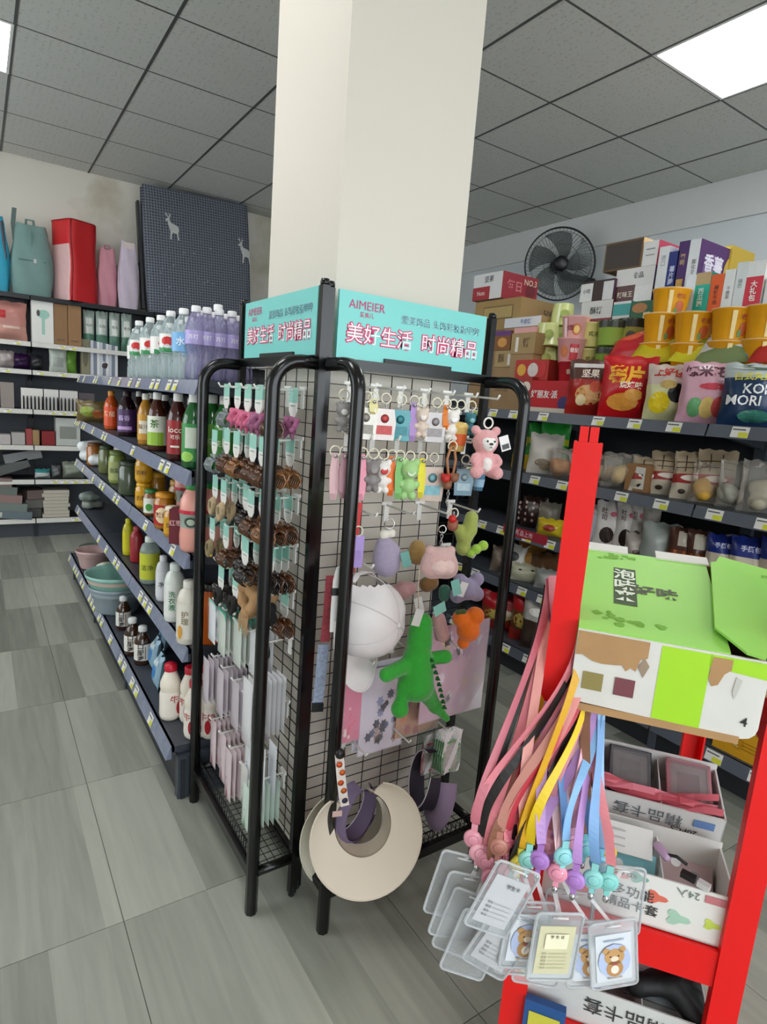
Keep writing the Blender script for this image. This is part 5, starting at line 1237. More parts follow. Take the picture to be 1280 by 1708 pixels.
# tall thin boxes on end
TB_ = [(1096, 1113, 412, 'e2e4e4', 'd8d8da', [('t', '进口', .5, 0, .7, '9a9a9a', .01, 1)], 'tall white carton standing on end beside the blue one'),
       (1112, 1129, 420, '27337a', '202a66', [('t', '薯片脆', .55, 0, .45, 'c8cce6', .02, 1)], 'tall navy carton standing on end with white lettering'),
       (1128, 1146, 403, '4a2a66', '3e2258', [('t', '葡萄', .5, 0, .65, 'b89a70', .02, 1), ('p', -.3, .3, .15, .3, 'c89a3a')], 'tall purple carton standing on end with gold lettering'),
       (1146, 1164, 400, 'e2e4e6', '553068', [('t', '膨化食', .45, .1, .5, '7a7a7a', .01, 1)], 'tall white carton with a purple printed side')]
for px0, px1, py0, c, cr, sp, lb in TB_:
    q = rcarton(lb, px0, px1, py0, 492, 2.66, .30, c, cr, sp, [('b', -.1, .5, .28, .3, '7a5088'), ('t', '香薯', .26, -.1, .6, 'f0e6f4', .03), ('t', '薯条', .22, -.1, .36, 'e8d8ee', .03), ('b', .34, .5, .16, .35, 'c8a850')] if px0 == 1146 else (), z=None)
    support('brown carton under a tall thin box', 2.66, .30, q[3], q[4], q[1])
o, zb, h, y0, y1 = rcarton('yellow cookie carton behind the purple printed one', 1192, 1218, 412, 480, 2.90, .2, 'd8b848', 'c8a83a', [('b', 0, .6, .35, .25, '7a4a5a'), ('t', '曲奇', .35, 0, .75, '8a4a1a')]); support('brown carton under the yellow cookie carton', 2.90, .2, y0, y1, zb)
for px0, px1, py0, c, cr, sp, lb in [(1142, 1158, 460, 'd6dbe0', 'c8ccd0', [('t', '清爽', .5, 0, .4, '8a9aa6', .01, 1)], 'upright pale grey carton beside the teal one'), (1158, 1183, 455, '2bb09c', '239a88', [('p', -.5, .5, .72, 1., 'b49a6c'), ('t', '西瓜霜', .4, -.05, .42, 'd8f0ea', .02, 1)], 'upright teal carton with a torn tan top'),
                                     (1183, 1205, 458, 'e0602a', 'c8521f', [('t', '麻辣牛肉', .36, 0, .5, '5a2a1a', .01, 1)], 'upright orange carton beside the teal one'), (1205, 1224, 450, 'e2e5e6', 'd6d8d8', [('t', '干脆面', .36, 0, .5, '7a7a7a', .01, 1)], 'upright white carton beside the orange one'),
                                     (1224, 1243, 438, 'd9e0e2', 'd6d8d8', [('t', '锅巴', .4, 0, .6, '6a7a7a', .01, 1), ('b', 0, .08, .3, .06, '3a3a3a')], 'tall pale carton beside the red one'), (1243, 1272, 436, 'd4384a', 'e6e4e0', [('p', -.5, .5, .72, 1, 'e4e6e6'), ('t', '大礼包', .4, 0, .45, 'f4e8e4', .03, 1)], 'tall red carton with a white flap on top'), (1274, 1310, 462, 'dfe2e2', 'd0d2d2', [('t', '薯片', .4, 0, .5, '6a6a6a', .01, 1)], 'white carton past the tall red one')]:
    q = rcarton(lb, px0, px1, py0, 527, 2.58, .26, c, cr, sp); support('brown carton under an upright box', 2.58, .26, q[3], q[4], q[1])
for o in [o for o in COL.objects if o.get('label') in ('brown carton under a tall thin box', 'brown carton under an upright box')]: o['group'] = 'hidden support cartons'

# noodle cups
def cup(label, c, rt, rbm, h, spec=(), lid='e8e0d0', flip=False, group=None):
    prof = [(rbm, 0), (rbm+.002, .004), (rt-.003, h-.008), (rt, h-.006), (rt+.002, h-.002), (rt-.001, h)] if not flip else [(rt, 0), (rt+.002, .004), (rt-.004, .008), (rbm, h-.004), (rbm-.003, h)]
    t = thing('noodle_cup', label, 'noodle cup', group=group)
    MB().lathe([(.0001, 0)]+prof, 22).build('cup_wall', mat(c, .25, v=.08), t)
    if not flip: MB().lathe([(rt+.001, h-.001), (rt+.002, h+.001), (rt-.004, h+.002), (.0001, h+.002)], 22).build('lid', mat(lid, .3), t)
    def conf(x, z, o):
        f = z/h; r = (rbm+(rt-rbm)*f if not flip else rt+(rbm-rt)*f)+.0012+o; a = -PI/2+x/rt
        return (r*math.cos(a), r*math.sin(a), z)
    deco(spec, t, rt*1.8, h, conf); return t
def cups(px, py0, py1, X, pro, label, group, hid=True):
    zb = at(px, py1, X=X).z; y = ysolve(px, X, zb); n = max(1, round((zb-ZT)/.118)) if zb-ZT > .05 else 0
    group = group or (label+' stack')
    M = TR(X, y, zb if n else ZT) @ RZ(-.95)
    o = pro.put(M, label, group)
    if n and hid:
        hh = (zb-ZT)/n
        for k in range(n): pro.put(TR(X, y, ZT+k*hh) @ RZ(-.95) @ Matrix.Scale(hh/.122, 4, (0, 0, 1)), label, group)
YC = Proto(lambda: cup('x', 'e8a31c', .078, .060, .120, [('p', -.1, .02, .05, .9, 'f6dc9a'), ('b', .28, .35, .14, .22, 'c05a28'), ('t', '老坛', .16, .28, .7, 'b03a1c'), ('p', .1, .2, .1, .3, '5a8a3a')]))
for px, py0, py1, X in [(1115, 492, 533, 2.50), (1100, 533, 574, 2.46), (1153, 529, 575, 2.44), (1217, 528, 571, 2.44), (1274, 525, 568, 2.46)]: cups(px, py0, py1, X, YC, 'golden yellow bucket of instant noodles', 'golden noodle buckets')
GC = Proto(lambda: cup('x', 'cfd68c', .070, .052, .115, [('p', -.2, -.08, .1, .95, 'eef0c8'), ('b', .15, .5, .22, .2, 'a8b860')], flip=True))
for px, py0, py1, X in [(937, 512, 545, 2.62), (911, 543, 578, 2.48)]: cups(px, py0, py1, X, GC, 'pale lime cup turned upside down', 'pale lime cups')
PC = Proto(lambda: cup('x', 'e2a8a4', .066, .050, .112, [('b', .12, .45, .2, .25, 'c8703a'), ('b', .12, .45, .13, .16, 'e8c070'), ('t', '泡面', .22, -.22, .5, '8a2a34', .02), ('p', -.45, -.3, .1, .9, 'f0d0cc')], 'e8c0bc'))
cups(957, 532, 570, 2.40, PC, 'pink noodle cup with a bowl picture, upper one', None, False); cups(950, 568, 607, 2.38, Proto(lambda: cup('x', 'd89a98', .068, .052, .115, [('b', -.25, .45, .18, .25, 'c8703a'), ('p', .0, .35, .1, .75, 'c02430'), ('t', '番茄', .18, .18, .5, 'f4e0d8', .02)], 'd8a8a4')), 'pink noodle cup with a red block, in the middle', None, False)
cups(952, 607, 640, 2.38, Proto(lambda: cup('x', 'b8262e', .068, .054, .1, [('t', '香辣', .2, 0, .5, 'f0c8b0', .02)], 'e0b0ac')), 'red noodle cup under the pink ones', None, True)
cups(985, 545, 580, 2.46, Proto(lambda: cup('x', 'd8cc80', .062, .05, .11, [('t', '鸡汤', .22, .1, .5, '6a6a1a', .02)], 'e8e0a8')), 'pale yellow chicken noodle cup', None, True)
cups(1018, 547, 578, 2.46, Proto(lambda: cup('x', '8fae4a', .066, .056, .11, [('p', -.6, .6, .72, 1., '2e3226')], '2e3226')), 'olive green cup with a black rim', 'green and black cups', True)
cups(1050, 545, 575, 2.52, Proto(lambda: cup('x', '9a9a4a', .064, .056, .11, [('p', -.6, .6, .66, 1., '26281e'), ('b', 0, .3, .2, .2, '3a3a2a')], '26281e')), 'olive cup with a black band behind the yellow bag', None, True)
# multi packs at the far left of the top shelf
for lb, px0, px1, py0, py1, X, cf, cr, sp in [
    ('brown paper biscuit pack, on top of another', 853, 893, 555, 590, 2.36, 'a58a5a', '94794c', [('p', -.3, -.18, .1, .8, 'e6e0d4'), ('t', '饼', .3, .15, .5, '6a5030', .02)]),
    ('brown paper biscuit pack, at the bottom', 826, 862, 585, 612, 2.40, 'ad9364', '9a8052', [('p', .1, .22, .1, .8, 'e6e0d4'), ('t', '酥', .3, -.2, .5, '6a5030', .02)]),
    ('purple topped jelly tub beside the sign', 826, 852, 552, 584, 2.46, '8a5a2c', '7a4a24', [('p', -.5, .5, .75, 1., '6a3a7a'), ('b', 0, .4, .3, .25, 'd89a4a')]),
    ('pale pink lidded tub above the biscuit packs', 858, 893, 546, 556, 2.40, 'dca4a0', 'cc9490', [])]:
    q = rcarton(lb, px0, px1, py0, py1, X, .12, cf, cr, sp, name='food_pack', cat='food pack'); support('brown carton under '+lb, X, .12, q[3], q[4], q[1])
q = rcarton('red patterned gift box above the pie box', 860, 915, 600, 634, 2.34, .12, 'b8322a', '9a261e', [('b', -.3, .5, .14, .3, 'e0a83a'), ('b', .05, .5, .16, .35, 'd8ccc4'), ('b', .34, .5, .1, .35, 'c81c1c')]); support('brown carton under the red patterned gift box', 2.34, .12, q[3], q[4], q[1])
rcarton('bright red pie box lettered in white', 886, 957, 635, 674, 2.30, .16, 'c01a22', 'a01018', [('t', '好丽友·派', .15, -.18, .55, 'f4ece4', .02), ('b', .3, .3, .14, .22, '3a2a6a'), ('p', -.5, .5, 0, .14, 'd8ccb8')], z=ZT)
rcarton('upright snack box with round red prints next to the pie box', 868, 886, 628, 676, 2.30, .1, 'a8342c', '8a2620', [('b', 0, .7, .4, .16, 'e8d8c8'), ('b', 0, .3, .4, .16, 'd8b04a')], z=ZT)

# snack bags
def rbag(label, px0, px1, py0, z, X, bands, spec=(), seed=0, t=.10, film_m=None, inner=None, rz=.55, cat='snack bag', group=None, rx=-.06, wmul=1.12):
    y0, y1 = ysolve(px0, X, z+.1), ysolve(px1, X, z+.1); h = at((px0+px1)/2, py0, X=X).z-z
    o = bag_thing('snack_bag', label, cat, max(.05, (y0-y1)*wmul), max(.06, h), t, bands, spec, seed, group, film_m, inner)
    o.matrix_world = TR(X, (y0+y1)/2, z) @ RZ(-PI/2+rz) @ RX(rx); return o
rbag('red and brown nut snack bag beside the pie box', 957, 1012, 600, ZT, 2.31, [(.6, 'a8241c'), (1, '5a3a30')], [('b', 0, .35, .3, .18, 'd8a060'), ('b', -.15, .25, .12, .1, 'e8d0a0'), ('b', .15, .5, .14, .1, 'd85a3a'), ('t', '坚果', .2, 0, .72, 'f0e0d0', .02), ('p', -.4, .4, .84, .92, 'd8d4d0')], 101, .12)
rbag('bright red chips bag with a golden crisp picture', 1013, 1080, 594, ZT, 2.30, [(1, 'c4161e')], [('t', '薯片', .34, -.02, .66, 'f0b428', .05), ('t', '烧烤味', .14, .08, .50, 'fff0d8', .02), ('b', -.05, .24, .30, .14, 'e0963c'), ('b', .15, .36, .18, .09, 'e8a850'), ('p', .3, .42, .1, .9, 'a01018')], 102, .13)
rbag('white snack bag with yellow and black round mascotless print', 1085, 1140, 608, ZT, 2.30, [(.62, 'd8d4a0'), (1, 'd0bcb0')], [('t', '上好佳', .24, .0, .84, 'c0302a', .04), ('b', -.15, .30, .26, .19, 'e8cc20'), ('b', .25, .48, .22, .17, '17171a'), ('b', .02, .62, .2, .08, 'c8a860')], 103, .12)['label'] = 'white snack bag printed with a yellow and a black disc'
rbag('pink rice cracker bag with dark lettering', 1143, 1218, 604, ZT, 2.29, [(1, 'dba8b8')], [('t', '爆米花', .24, -.08, .82, '5a2a3a', .04), ('b', .12, .58, .30, .06, 'd8485a'), ('b', -.2, .24, .14, .16, '6aa870'), ('b', .02, .24, .14, .17, 'e8c878'), ('b', .24, .26, .15, .17, 'd85a5a')], 104, .13)
rbag('navy fish snack bag with white capital lettering', 1212, 1290, 606, ZT, 2.28, [(.78, '1d3556'), (1, 'b8c0c0')], [('t', '白式鱼果', .17, .0, .76, 'd8d04a', .02), ('t', 'KOI', .26, .05, .56, 'f0f2f0', .015), ('t', 'MORI', .26, -.12, .38, 'f0f2f0', .015), ('b', .12, .15, .3, .1, '3a7a6a'), ('b', 0, .93, .4, .05, '3a5a4a')], 105, .14)
# bags lying on top behind the front row
def lbag(label, px0, px1, py0, py1, X, bands, spec, seed, roll=0.):
    z0 = at((px0+px1)/2, py1, X=X).z; y0, y1 = ysolve(px0, X, z0), ysolve(px1, X, z0); h = .22
    o = bag_thing('snack_bag', label, 'snack bag', y0-y1, h, .10, bands, spec, seed)
    o.matrix_world = TR(X, (y0+y1)/2, z0) @ RZ(-PI/2+.3) @ RY(roll) @ RX(-.95); return o
lbag('red and white snack bag lying back over the nut bag', 1014, 1092, 560, 600, 2.38, [(.55, 'b8202a'), (1, 'd8d0cc')], [('b', -.1, .6, .25, .15, 'd85a3a'), ('b', .2, .75, .15, .1, 'e8e0d8')], 111, -.1)
lbag('yellow snack bag lying back over the chips bag', 1050, 1125, 578, 606, 2.37, [(.7, 'd0bc1c'), (1, 'd8d4cc')], [('t', '味道', .2, -.1, .85, '4a4a4a', .02)], 112, -.12)
lbag('lemon yellow snack bag lying over the disc printed bag', 1118, 1186, 574, 606, 2.37, [(1, 'd8cc28')], [('b', .0, .4, .2, .15, '8a8a1a')], 113, .1)
lbag('white and blue shrimp snack bag lying over the pink one', 1160, 1256, 562, 606, 2.36, [(.25, '7a8a5a'), (1, 'dfe4ea')], [('b', .12, .55, .14, .18, 'd86a2a'), ('t', '鲜虾', .16, -.08, .42, 'b03a4a', .02), ('p', .34, .48, .1, .9, '6a90c8')], 114, -.08)
lbag('red snack bag lying over the navy one', 1250, 1312, 558, 604, 2.38, [(1, 'b82a24')], [('b', -.2, .6, .12, .2, 'e8a040')], 115, .0)

# second shelf
Zs2 = .986
gf = lambda lb, px0, px1, s: rbag(lb, px0, px1, 705, Zs2, 2.40, [(.3, 'c8a82a'), (.55, '2f8a34'), (.7, 'b8c82a'), (1, '2f9a3c')], [('b', 0, .6, .3, .12, 'd8d84a')], s, .06, group='green foil snack packs')
for k, (a, b_) in enumerate([(862, 886), (884, 910), (906, 940)]): gf('green and gold foil snack pack on the middle shelf', a, b_, 120+k)
BRD = film('e8e2d8', .16, .12)
rbag('white speckled bread bag leaning on the green foil packs', 890, 928, 722, Zs2, 2.31, [(1, 'cfc8bc')], [('b', 0, .25, .25, .1, '8a7a68'), ('b', .1, .14, .2, .06, '9a8a70')], 130, .09, rx=-.2)
for k, (a, b_, py, ic, lb) in enumerate([(925, 952, 748, 'c8823c', 'clear bag of golden rolls next to the speckled bag'), (985, 1030, 758, 'b88a4a', 'clear bag of brown buns beside the red post'), (1015, 1062, 756, 'd8b878', 'clear bag holding a pale round loaf'), (1160, 1198, 772, 'd8a63a', 'clear bag with one yellow raisin bun'), (1204, 1242, 768, 'a8a898', 'clear bag with grey rice cakes'), (1242, 1300, 768, 'b0a890', 'clear bag with beige rice cakes, past the grey ones')]):
    rbag(lb, a, b_, py, Zs2, 2.31, [(1, 'e0dcd4')], [], 140+k, .10, BRD, (ic, 'lump'), cat='bread bag')
rcarton('small tan biscuit box with a white panel on the middle shelf', 1044, 1084, 774, 806, 2.29, .08, '9a7046', '8a6038', [('p', -.1, .3, .1, .9, 'dcd6cc'), ('t', '饼', .3, .1, .5, '2a2a2a', .03)], z=Zs2)
for k, (a, b_, py) in enumerate([(1062, 1108, 762), (1092, 1142, 752), (1130, 1180, 752), (1168, 1222, 748)]):
    rbag('beige and red striped bread bag in a leaning row', a, b_, py, Zs2, 2.32+.02*(k % 2), [(.30, 'c8bca8'), (.52, 'a02a24'), (1, 'b8a488')], [('p', -.45, .45, .62, .64, '4a3a2a'), ('p', -.45, .45, .74, .76, '4a3a2a'), ('p', -.2, -.17, .55, .9, '4a3a2a'), ('p', .1, .13, .55, .9, '4a3a2a'), ('b', 0, .42, .3, .06, 'e8dcd0'), ('b', -.2, .14, .1, .05, '3a2a1c'), ('b', .2, .18, .1, .05, '3a2a1c')], 150+k, .08, rx=-.25, group='beige and red bread bags', cat='bread bag')
# third shelf
Zs3 = .701
for k, (a, b_) in enumerate([(858, 882), (878, 906)]): rbag('dark brown chocolate pack with white dots', a, b_, 828, Zs3, 2.34, [(1, '33211c')], [('b', x_, z_, .05, .05, 'c8a8a0') for x_ in (-.3, 0, .3) for z_ in (.25, .45, .65, .8)], 160+k, .08, group='chocolate packs')
rbag('grey clear pack between the chocolate and the yellow bag', 904, 930, 838, Zs3, 2.36, [(1, '8a8474')], [], 165, .08); rbag('yellow snack bag low beside the red post', 906, 936, 866, Zs3, 2.28, [(1, 'd0b428')], [('b', 0, .5, .25, .2, 'a03a2a')], 166, .08)
for k, (a, b_) in enumerate([(976, 1004), (998, 1036), (1030, 1064), (1050, 1078)]):
    rbag('white bread bag with a dark oval window', a, b_, 836+4*(k == 0), Zs3, 2.31+.015*k, [(1, 'd9d2cc')], [('b', -.05, .3, .24, .17, '2a1c16'), ('t', '吐司', .22, -.2, .72, '6a5a50', .02, 1), ('b', .1, .74, .12, .05, 'c8687a')] if k else [('p', -.3, .3, .1, .9, 'a8a8b0')], 170+k, .08, rx=-.15, group='oval window bread bags', cat='bread bag')
for k, (a, b_, py, c, lb, ic) in enumerate([(1070, 1094, 842, 'c0b8ac', 'pale beige bread bag behind the oval window bags', None), (1050, 1082, 890, 'b8aea4', 'small beige bag lying at the shelf edge', None), (1078, 1128, 872, '9aa09a', 'clear bag of grey green cakes with a red tip', '8a968c')]):
    rbag(lb, a, b_, py, Zs3, 2.31 if k else 2.38, [(1, c)], [('b', 0, .3, .15, .1, '5a4a40')] if k == 1 else ([('b', .1, .12, .2, .08, 'b03024')] if k == 2 else []), 180+k, .09, cat='bread bag')
for k, (a, b_, py) in enumerate([(1120, 1160, 880), (1148, 1180, 884)]):
    rbag('brown sausage pack with a pale label, ' + ['beside the grey cakes', 'beside the blue bags'][k], a, b_, py, Zs3, 2.30, [(.5, '6a3418'), (1, '4a2c22')], [('p', -.2, .3, .6, .92, 'b8b0a0'), ('p', -.3, -.2, .1, .5, 'a85a28'), ('p', .0, .1, .1, .5, 'a85a28')], 185+k, .07, cat='food pack')
for k, (a, b_, py, z_) in enumerate([(1182, 1226, 892, 0), (1222, 1275, 896, 0), (1270, 1320, 896, 0), (1212, 1272, 880, .14)]):
    rbag(['cream bun bag with a blue top, beside the brown packs', 'cream bun bag with a blue top, between two others', 'cream bun bag with a blue top, at the end', 'white and blue bag lying on the cream bun bags'][k], a, b_, py, Zs3+z_*.8, 2.30+.05*(k == 3), [(.62, 'cfc4b0'), (1, '1f2f7a')] if k < 3 else [(.6, 'd8d8d6'), (1, '24357e')], [('t', '手撕包', .18, 0, .78, 'd8dcf0', .02)] if k < 3 else [('b', .1, .4, .2, .2, 'b8b8b0')], 190+k, .10, rx=-.1 if k < 3 else -1.1, cat='bread bag')
# fourth shelf and base, left of the red post
Zs4 = .431
for k, (px0, px1, py, c, lb, sp) in enumerate([(845, 876, 908, 'c4c0b6', 'white pack with a grey print leaning on the fourth shelf', [('b', -.1, .6, .25, .15, '3a3a3a'), ('p', .2, .3, .1, .9, 'dcd8d0')]), (868, 900, 905, '8a6028', 'amber clear pack of crisps on the fourth shelf', [('b', 0, .5, .3, .2, 'b0803a')]), (862, 904, 942, 'b8b49a', 'pale olive pack with small black marks on the fourth shelf', [('b', -.2, .6, .05, .05, '2a2a2a'), ('b', .15, .65, .05, .05, '2a2a2a')]), (892, 924, 922, '6a4a30', 'brown pack behind the olive one', []), (900, 926, 950, '9a9a94', 'grey clear pack at the edge of the fourth shelf', []), (826, 850, 912, '7a6a5c', 'taupe pack behind the rack leg on the fourth shelf', [])]):
    rbag(lb, px0, px1, py, Zs4, 2.30+.05*(k in (1, 3)), [(1, c)], sp, 200+k, .08, rx=-.3)
rcarton('red promotional strip box on the shelf edge', 840, 912, 884, 896, 2.205, .006, 'a8283a', '8a1c2c', [('t', '新品上市', .1, 0, .5, 'e8c8cc', .02)], name='shelf_strip', cat='sign', z=.668)
Zb_ = .136
for k, (px0, px1, py, c, c2, lb) in enumerate([(816, 868, 990, 'a01820', '8a3a20', 'big red family snack bag on the base shelf'), (862, 905, 985, 'b01c22', '6a3a1c', 'red and brown snack bag on the base shelf'), (812, 840, 1000, '7a1a1a', '8a2a20', 'dark red snack bag behind the rack leg'), (892, 920, 1010, '8a1c1c', '3a2a20', 'maroon snack bag beside the lanyards')]):
    rbag(lb, px0, px1, py, Zb_, 2.28, [(.25, 'a8281c'), (.65, c2), (1, c)], [('b', -.1, .45, .3, .15, 'b09a4a'), ('b', .1, .5, .2, .12, 'c8b8a0')], 210+k, .14)
rbag('black and silver snack bag on the base shelf', 878, 912, 1002, Zb_, 2.24, [(.6, '3a2a22'), (1, 'a8a49c')], [('b', 0, .8, .3, .08, 'e0dcd4')], 216, .12)
q = rcarton('flat white and blue paper pack lying on the base shelf', 1072, 1150, 1178, 1200, 2.19, .25, 'c8d0d8', 'b8c0c8', [('p', -.45, .45, .3, .5, '8fa4b8')], z=Zb_)
rcarton('yellow carton with brown lines on the base shelf', 1192, 1268, 1215, 1280, 2.19, .24, 'd39a16', 'b8820f', [('b', .05, .5, .12, .22, 'c08a10'), ('p', .12, .46, .62, .64, '8a5a0c'), ('p', .12, .46, .5, .52, '8a5a0c'), ('p', .12, .46, .38, .4, '8a5a0c'), ('t', '礼', .12, .0, .45, 'e8d8a0', .02)], z=Zb_)
for k, (px0, px1) in enumerate([(1205, 1240), (1235, 1275), (1262, 1300)]): rbag('maroon wrapped pack lying behind the yellow carton', px0, px1, 1165, Zb_+.0, 2.42, [(1, '5a1424')], [('b', 0, .6, .3, .1, '7a2434')], 220+k, .12, group='maroon packs')

# ------------------------------------------------------------------ wall fan
fc = at(934, 441, X=3.92); fn_ = Vector((-.62, -.76, -.08)).normalized(); fs_ = Vector((0, 0, 1)).cross(fn_).normalized(); fu_ = fn_.cross(fs_)
MF = Matrix(((fs_.x, fu_.x, fn_.x, fc.x), (fs_.y, fu_.y, fn_.y, fc.y), (fs_.z, fu_.z, fn_.z, fc.z), (0, 0, 0, 1)))
t = thing('wall_fan', 'black wall fan with a round wire cage and smoky blades', 'fan', M=MF)
RF = .275; FM_ = mat('1c1e20', .4)
b = MB()
for sgn, dep in ((1, .085), (-1, .07)):
    for k in range(56):
        a = 2*PI*k/56; pts = []
        for f in (.16, .4, .65, .88, 1.):
            pts.append((RF*f*math.cos(a+.25*(1-f)), RF*f*math.sin(a+.25*(1-f)), sgn*dep*math.sqrt(max(0, 1-f**2.6))))
        b.tube(pts, .0013, 4)
for f, zz in ((1, .012), (1, -.012), (.98, 0), (.86, .05), (.5, .08)): b.tube([(RF*f*math.cos(2*PI*k/48), RF*f*math.sin(2*PI*k/48), zz) for k in range(48)], .0035 if f > .9 else .0018, 5, closed=True)
b.build('cage', FM_, t)
for k in range(5):
    a0 = 2*PI*k/5
    def bl(u, v):
        r = .05+.195*v; a = a0+(u-.5)*(1.05-.15*v)+.5*v
        return (r*math.cos(a), r*math.sin(a), .022*(u-.5)*2)
    g = MB(); g.grid(bl, 8, 6); g.grid(lambda u, v: tuple(Vector(bl(1-u, v))-Vector((0, 0, .003))), 8, 6); g.build('blade', film('56605e', .55, .15), t)
MB().lathe([(.0001, .09), (.04, .088), (.055, .08), (.06, .04), (.055, -.02), (.0001, -.02)], 20).build('hub', mat('0f1011', .35), t)
MB().lathe([(.06, -.07), (.065, -.10), (.06, -.16), (.035, -.2), (.0001, -.2)], 18).build('motor', mat('121314', .4), t)
wx = MF.inverted() @ Vector((4.245, fc.y-.16, 2.28)); wy = MF.inverted() @ Vector((4.20, fc.y-.12, 2.36))
MB().tube([(0, 0, -.15), (.05, -.06, -.18), tuple(wy), tuple(wx)], [.035, .032, .03, .03], 8).build('arm', mat('101112', .4), t)
mb_ = MF.inverted() @ TR(4.235, fc.y-.16, 2.2); MB().box(0, 0, 0, .05, .12, .30).build('wall_bracket', mat('15171a', .4), t, mb_); MB().box(-.028, 0, -.05, .006, .05, .08).build('switch_panel', mat('6a6e72', .4), t, mb_)
# thin cable clipped along the wall
# ------------------------------------------------------------------ goods on the red stand
GRN = '8fd64c'; LIME = 'b2e22c'
a = .245
CW, CD, CH = .252, .285, .108
MCt = RM @ TR(.022+CW/2, -.012, .845) @ RX(a) @ TR(0, CD/2, 0)
t = thing('open_carton', 'lime green cardboard carton with torn white end, lying on the red stand', 'carton', M=MCt)
GM = mat('98d65c', .45, v=.05, s=8); LM = mat('a9dd28', .45, v=.04); KR = mat('b58c60', .85, v=.12, s=20); WM = mat('dedad3', .5)
th = .004
b = MB(); b.box(0, 0, th/2, CW, CD, th, 0); b.box(0, CD/2-th/2, CH/2, CW, th, CH, 0); b.box(-CW/2+th/2, 0, CH/2, th, CD, CH, 1); b.box(CW/2-th/2, 0, CH/2, th, CD, CH, 0); b.build('body', [KR, LM], t)
# end panel: hangs nearly plumb
MP = TR(0, -CD/2, CH) @ RX(-a+.03)
ep = MB(); r_ = .02
out = [(-CW/2, 0), (CW/2+.012, 0), (CW/2+.012, -.105)]+[(CW/2+.012-r_+r_*math.cos(q), -.105-.0+r_*math.sin(q)-0) for q in [0, -.5, -1, -PI/2]]+[(-CW/2+r_+r_*math.cos(q), -.100+r_*math.sin(q)) for q in [-PI/2, -2.1, -2.6, -PI]]
from mathutils.geometry import tessellate_polygon as tess
ep.prism(list(reversed(out)), -.004, 0, 0); e_ = ep.build('end_panel', WM, t, MP)
def flat(poly, m, par, M, y=-.0046, name='print', nm=None):
    tri = tess([[Vector((x, z, 0)) for x, z in poly]]); bb = MB(); bb.add([(x, y, z) for x, z in poly], [tuple(q) for q in tri]); return bb.build(name, m, par, M)
I4 = Matrix.Identity(4)
flat([(-.005, -.003), (.062, -.003), (.062, -.1235), (-.005, -.121)], LM, e_, I4)
flat([(.06, -.003), (CW/2+.010, -.003), (CW/2+.010, -.028), (.06, -.022)], LM, e_, I4)
flat([(-CW/2+.001, -.002), (-.022, -.002), (-.022, -.028), (-.032, -.032), (-.036, -.052), (-.044, -.048), (-.05, -.055), (-.056, -.046), (-.066, -.048), (-.085, -.05), (-.10, -.048), (-.115, -.04), (-CW/2+.001, -.042)], KR, e_, I4, -.0052, 'torn_patch')
flat([(.064, -.006), (.09, -.006), (.09, -.022), (.082, -.03), (.076, -.048), (.068, -.052), (.062, -.04)], KR, e_, I4, -.0052, 'torn_patch')
flat([(-.026, -.028), (-.018, -.04), (-.022, -.052), (-.025, -.060), (-.029, -.052), (-.034, -.044)], mat('a08a74', .8), e_, I4, -.0056, 'leaf_print')
flat([(.098, -.03), (.106, -.034), (.103, -.052), (.1, -.066), (.096, -.055)], mat('c8c4bc', .8), e_, I4, -.0056, 'leaf_print')
flat([(-.11, -.067), (-.08, -.067), (-.08, -.096), (-.11, -.096)], mat('94854e', .5), e_, I4, -.0054); flat([(-.063, -.067), (-.034, -.067), (-.034, -.096), (-.063, -.096)], mat('7c444c', .5), e_, I4, -.0054)
text('4', .02, mat('2a2a2a', .5), e_, .118, -.0054, -.098, .01, M=I4)
MB().box(-.0, -.002, -.128, CW-.02, .006, .012).build('cut_edge', KR, e_)
# top lid with print
def topc(x, y): return (x, y, CH+.003)
tl = MB().box(-.02, 0, CH+.001, CW-.04, CD, .003).build('top_flap', GM, t)
DG = mat('4a5a3c', .6, v=.1); OL = mat('78b23c', .6, v=.15)
def topflat(poly, m, name='print', z=CH+.0032):
    tri = tess([[Vector((x, y, 0)) for x, y in poly]]); bb = MB(); bb.add([(x, y, z) for x, y in poly], [tuple(q) for q in tri]); return bb.build(name, m, tl)
topflat([(-.075, .075), (-.038, .075), (-.038, -.055), (-.075, -.055)], DG)
MT = TR(0, 0, CH+.0042) @ RX(-PI/2)
text('泡味来', .038, mat('e4ecd8', .5), tl, -.057, 0, .010, .02, M=TR(0, 0, CH+.0040) @ RX(-PI/2), vert=True)
text('好味', .036, mat('5c5c50', .6), tl, -.008, 0, .0, .03, M=TR(0, 0, CH+.0036) @ RX(-PI/2))
R = random.Random(4)
for cx, cy, n in ((-.09, .115, 7), (-.06, .12, 6), (-.095, -.095, 6), (-.05, -.11, 5), (-.02, -.112, 5)):
    for k in range(n):
        x, y, r = cx+R.uniform(-.02, .02), cy+R.uniform(-.010, .010), R.uniform(.004, .009)
        topflat([(x+r*R.uniform(.5, 1.3)*math.cos(i), y+r*R.uniform(.4, .9)*math.sin(i)) for i in [2*PI*q/7 for q in range(7)]], OL, 'leaf_print', CH+.0030+.0001*k)
for x0, x1 in ((-CW/2, -.05), (-.0, .09)): MB().box((x0+x1)/2, CD/2+.008, CH+.004, x1-x0, .03, .003).build('white_tab', WM, t)
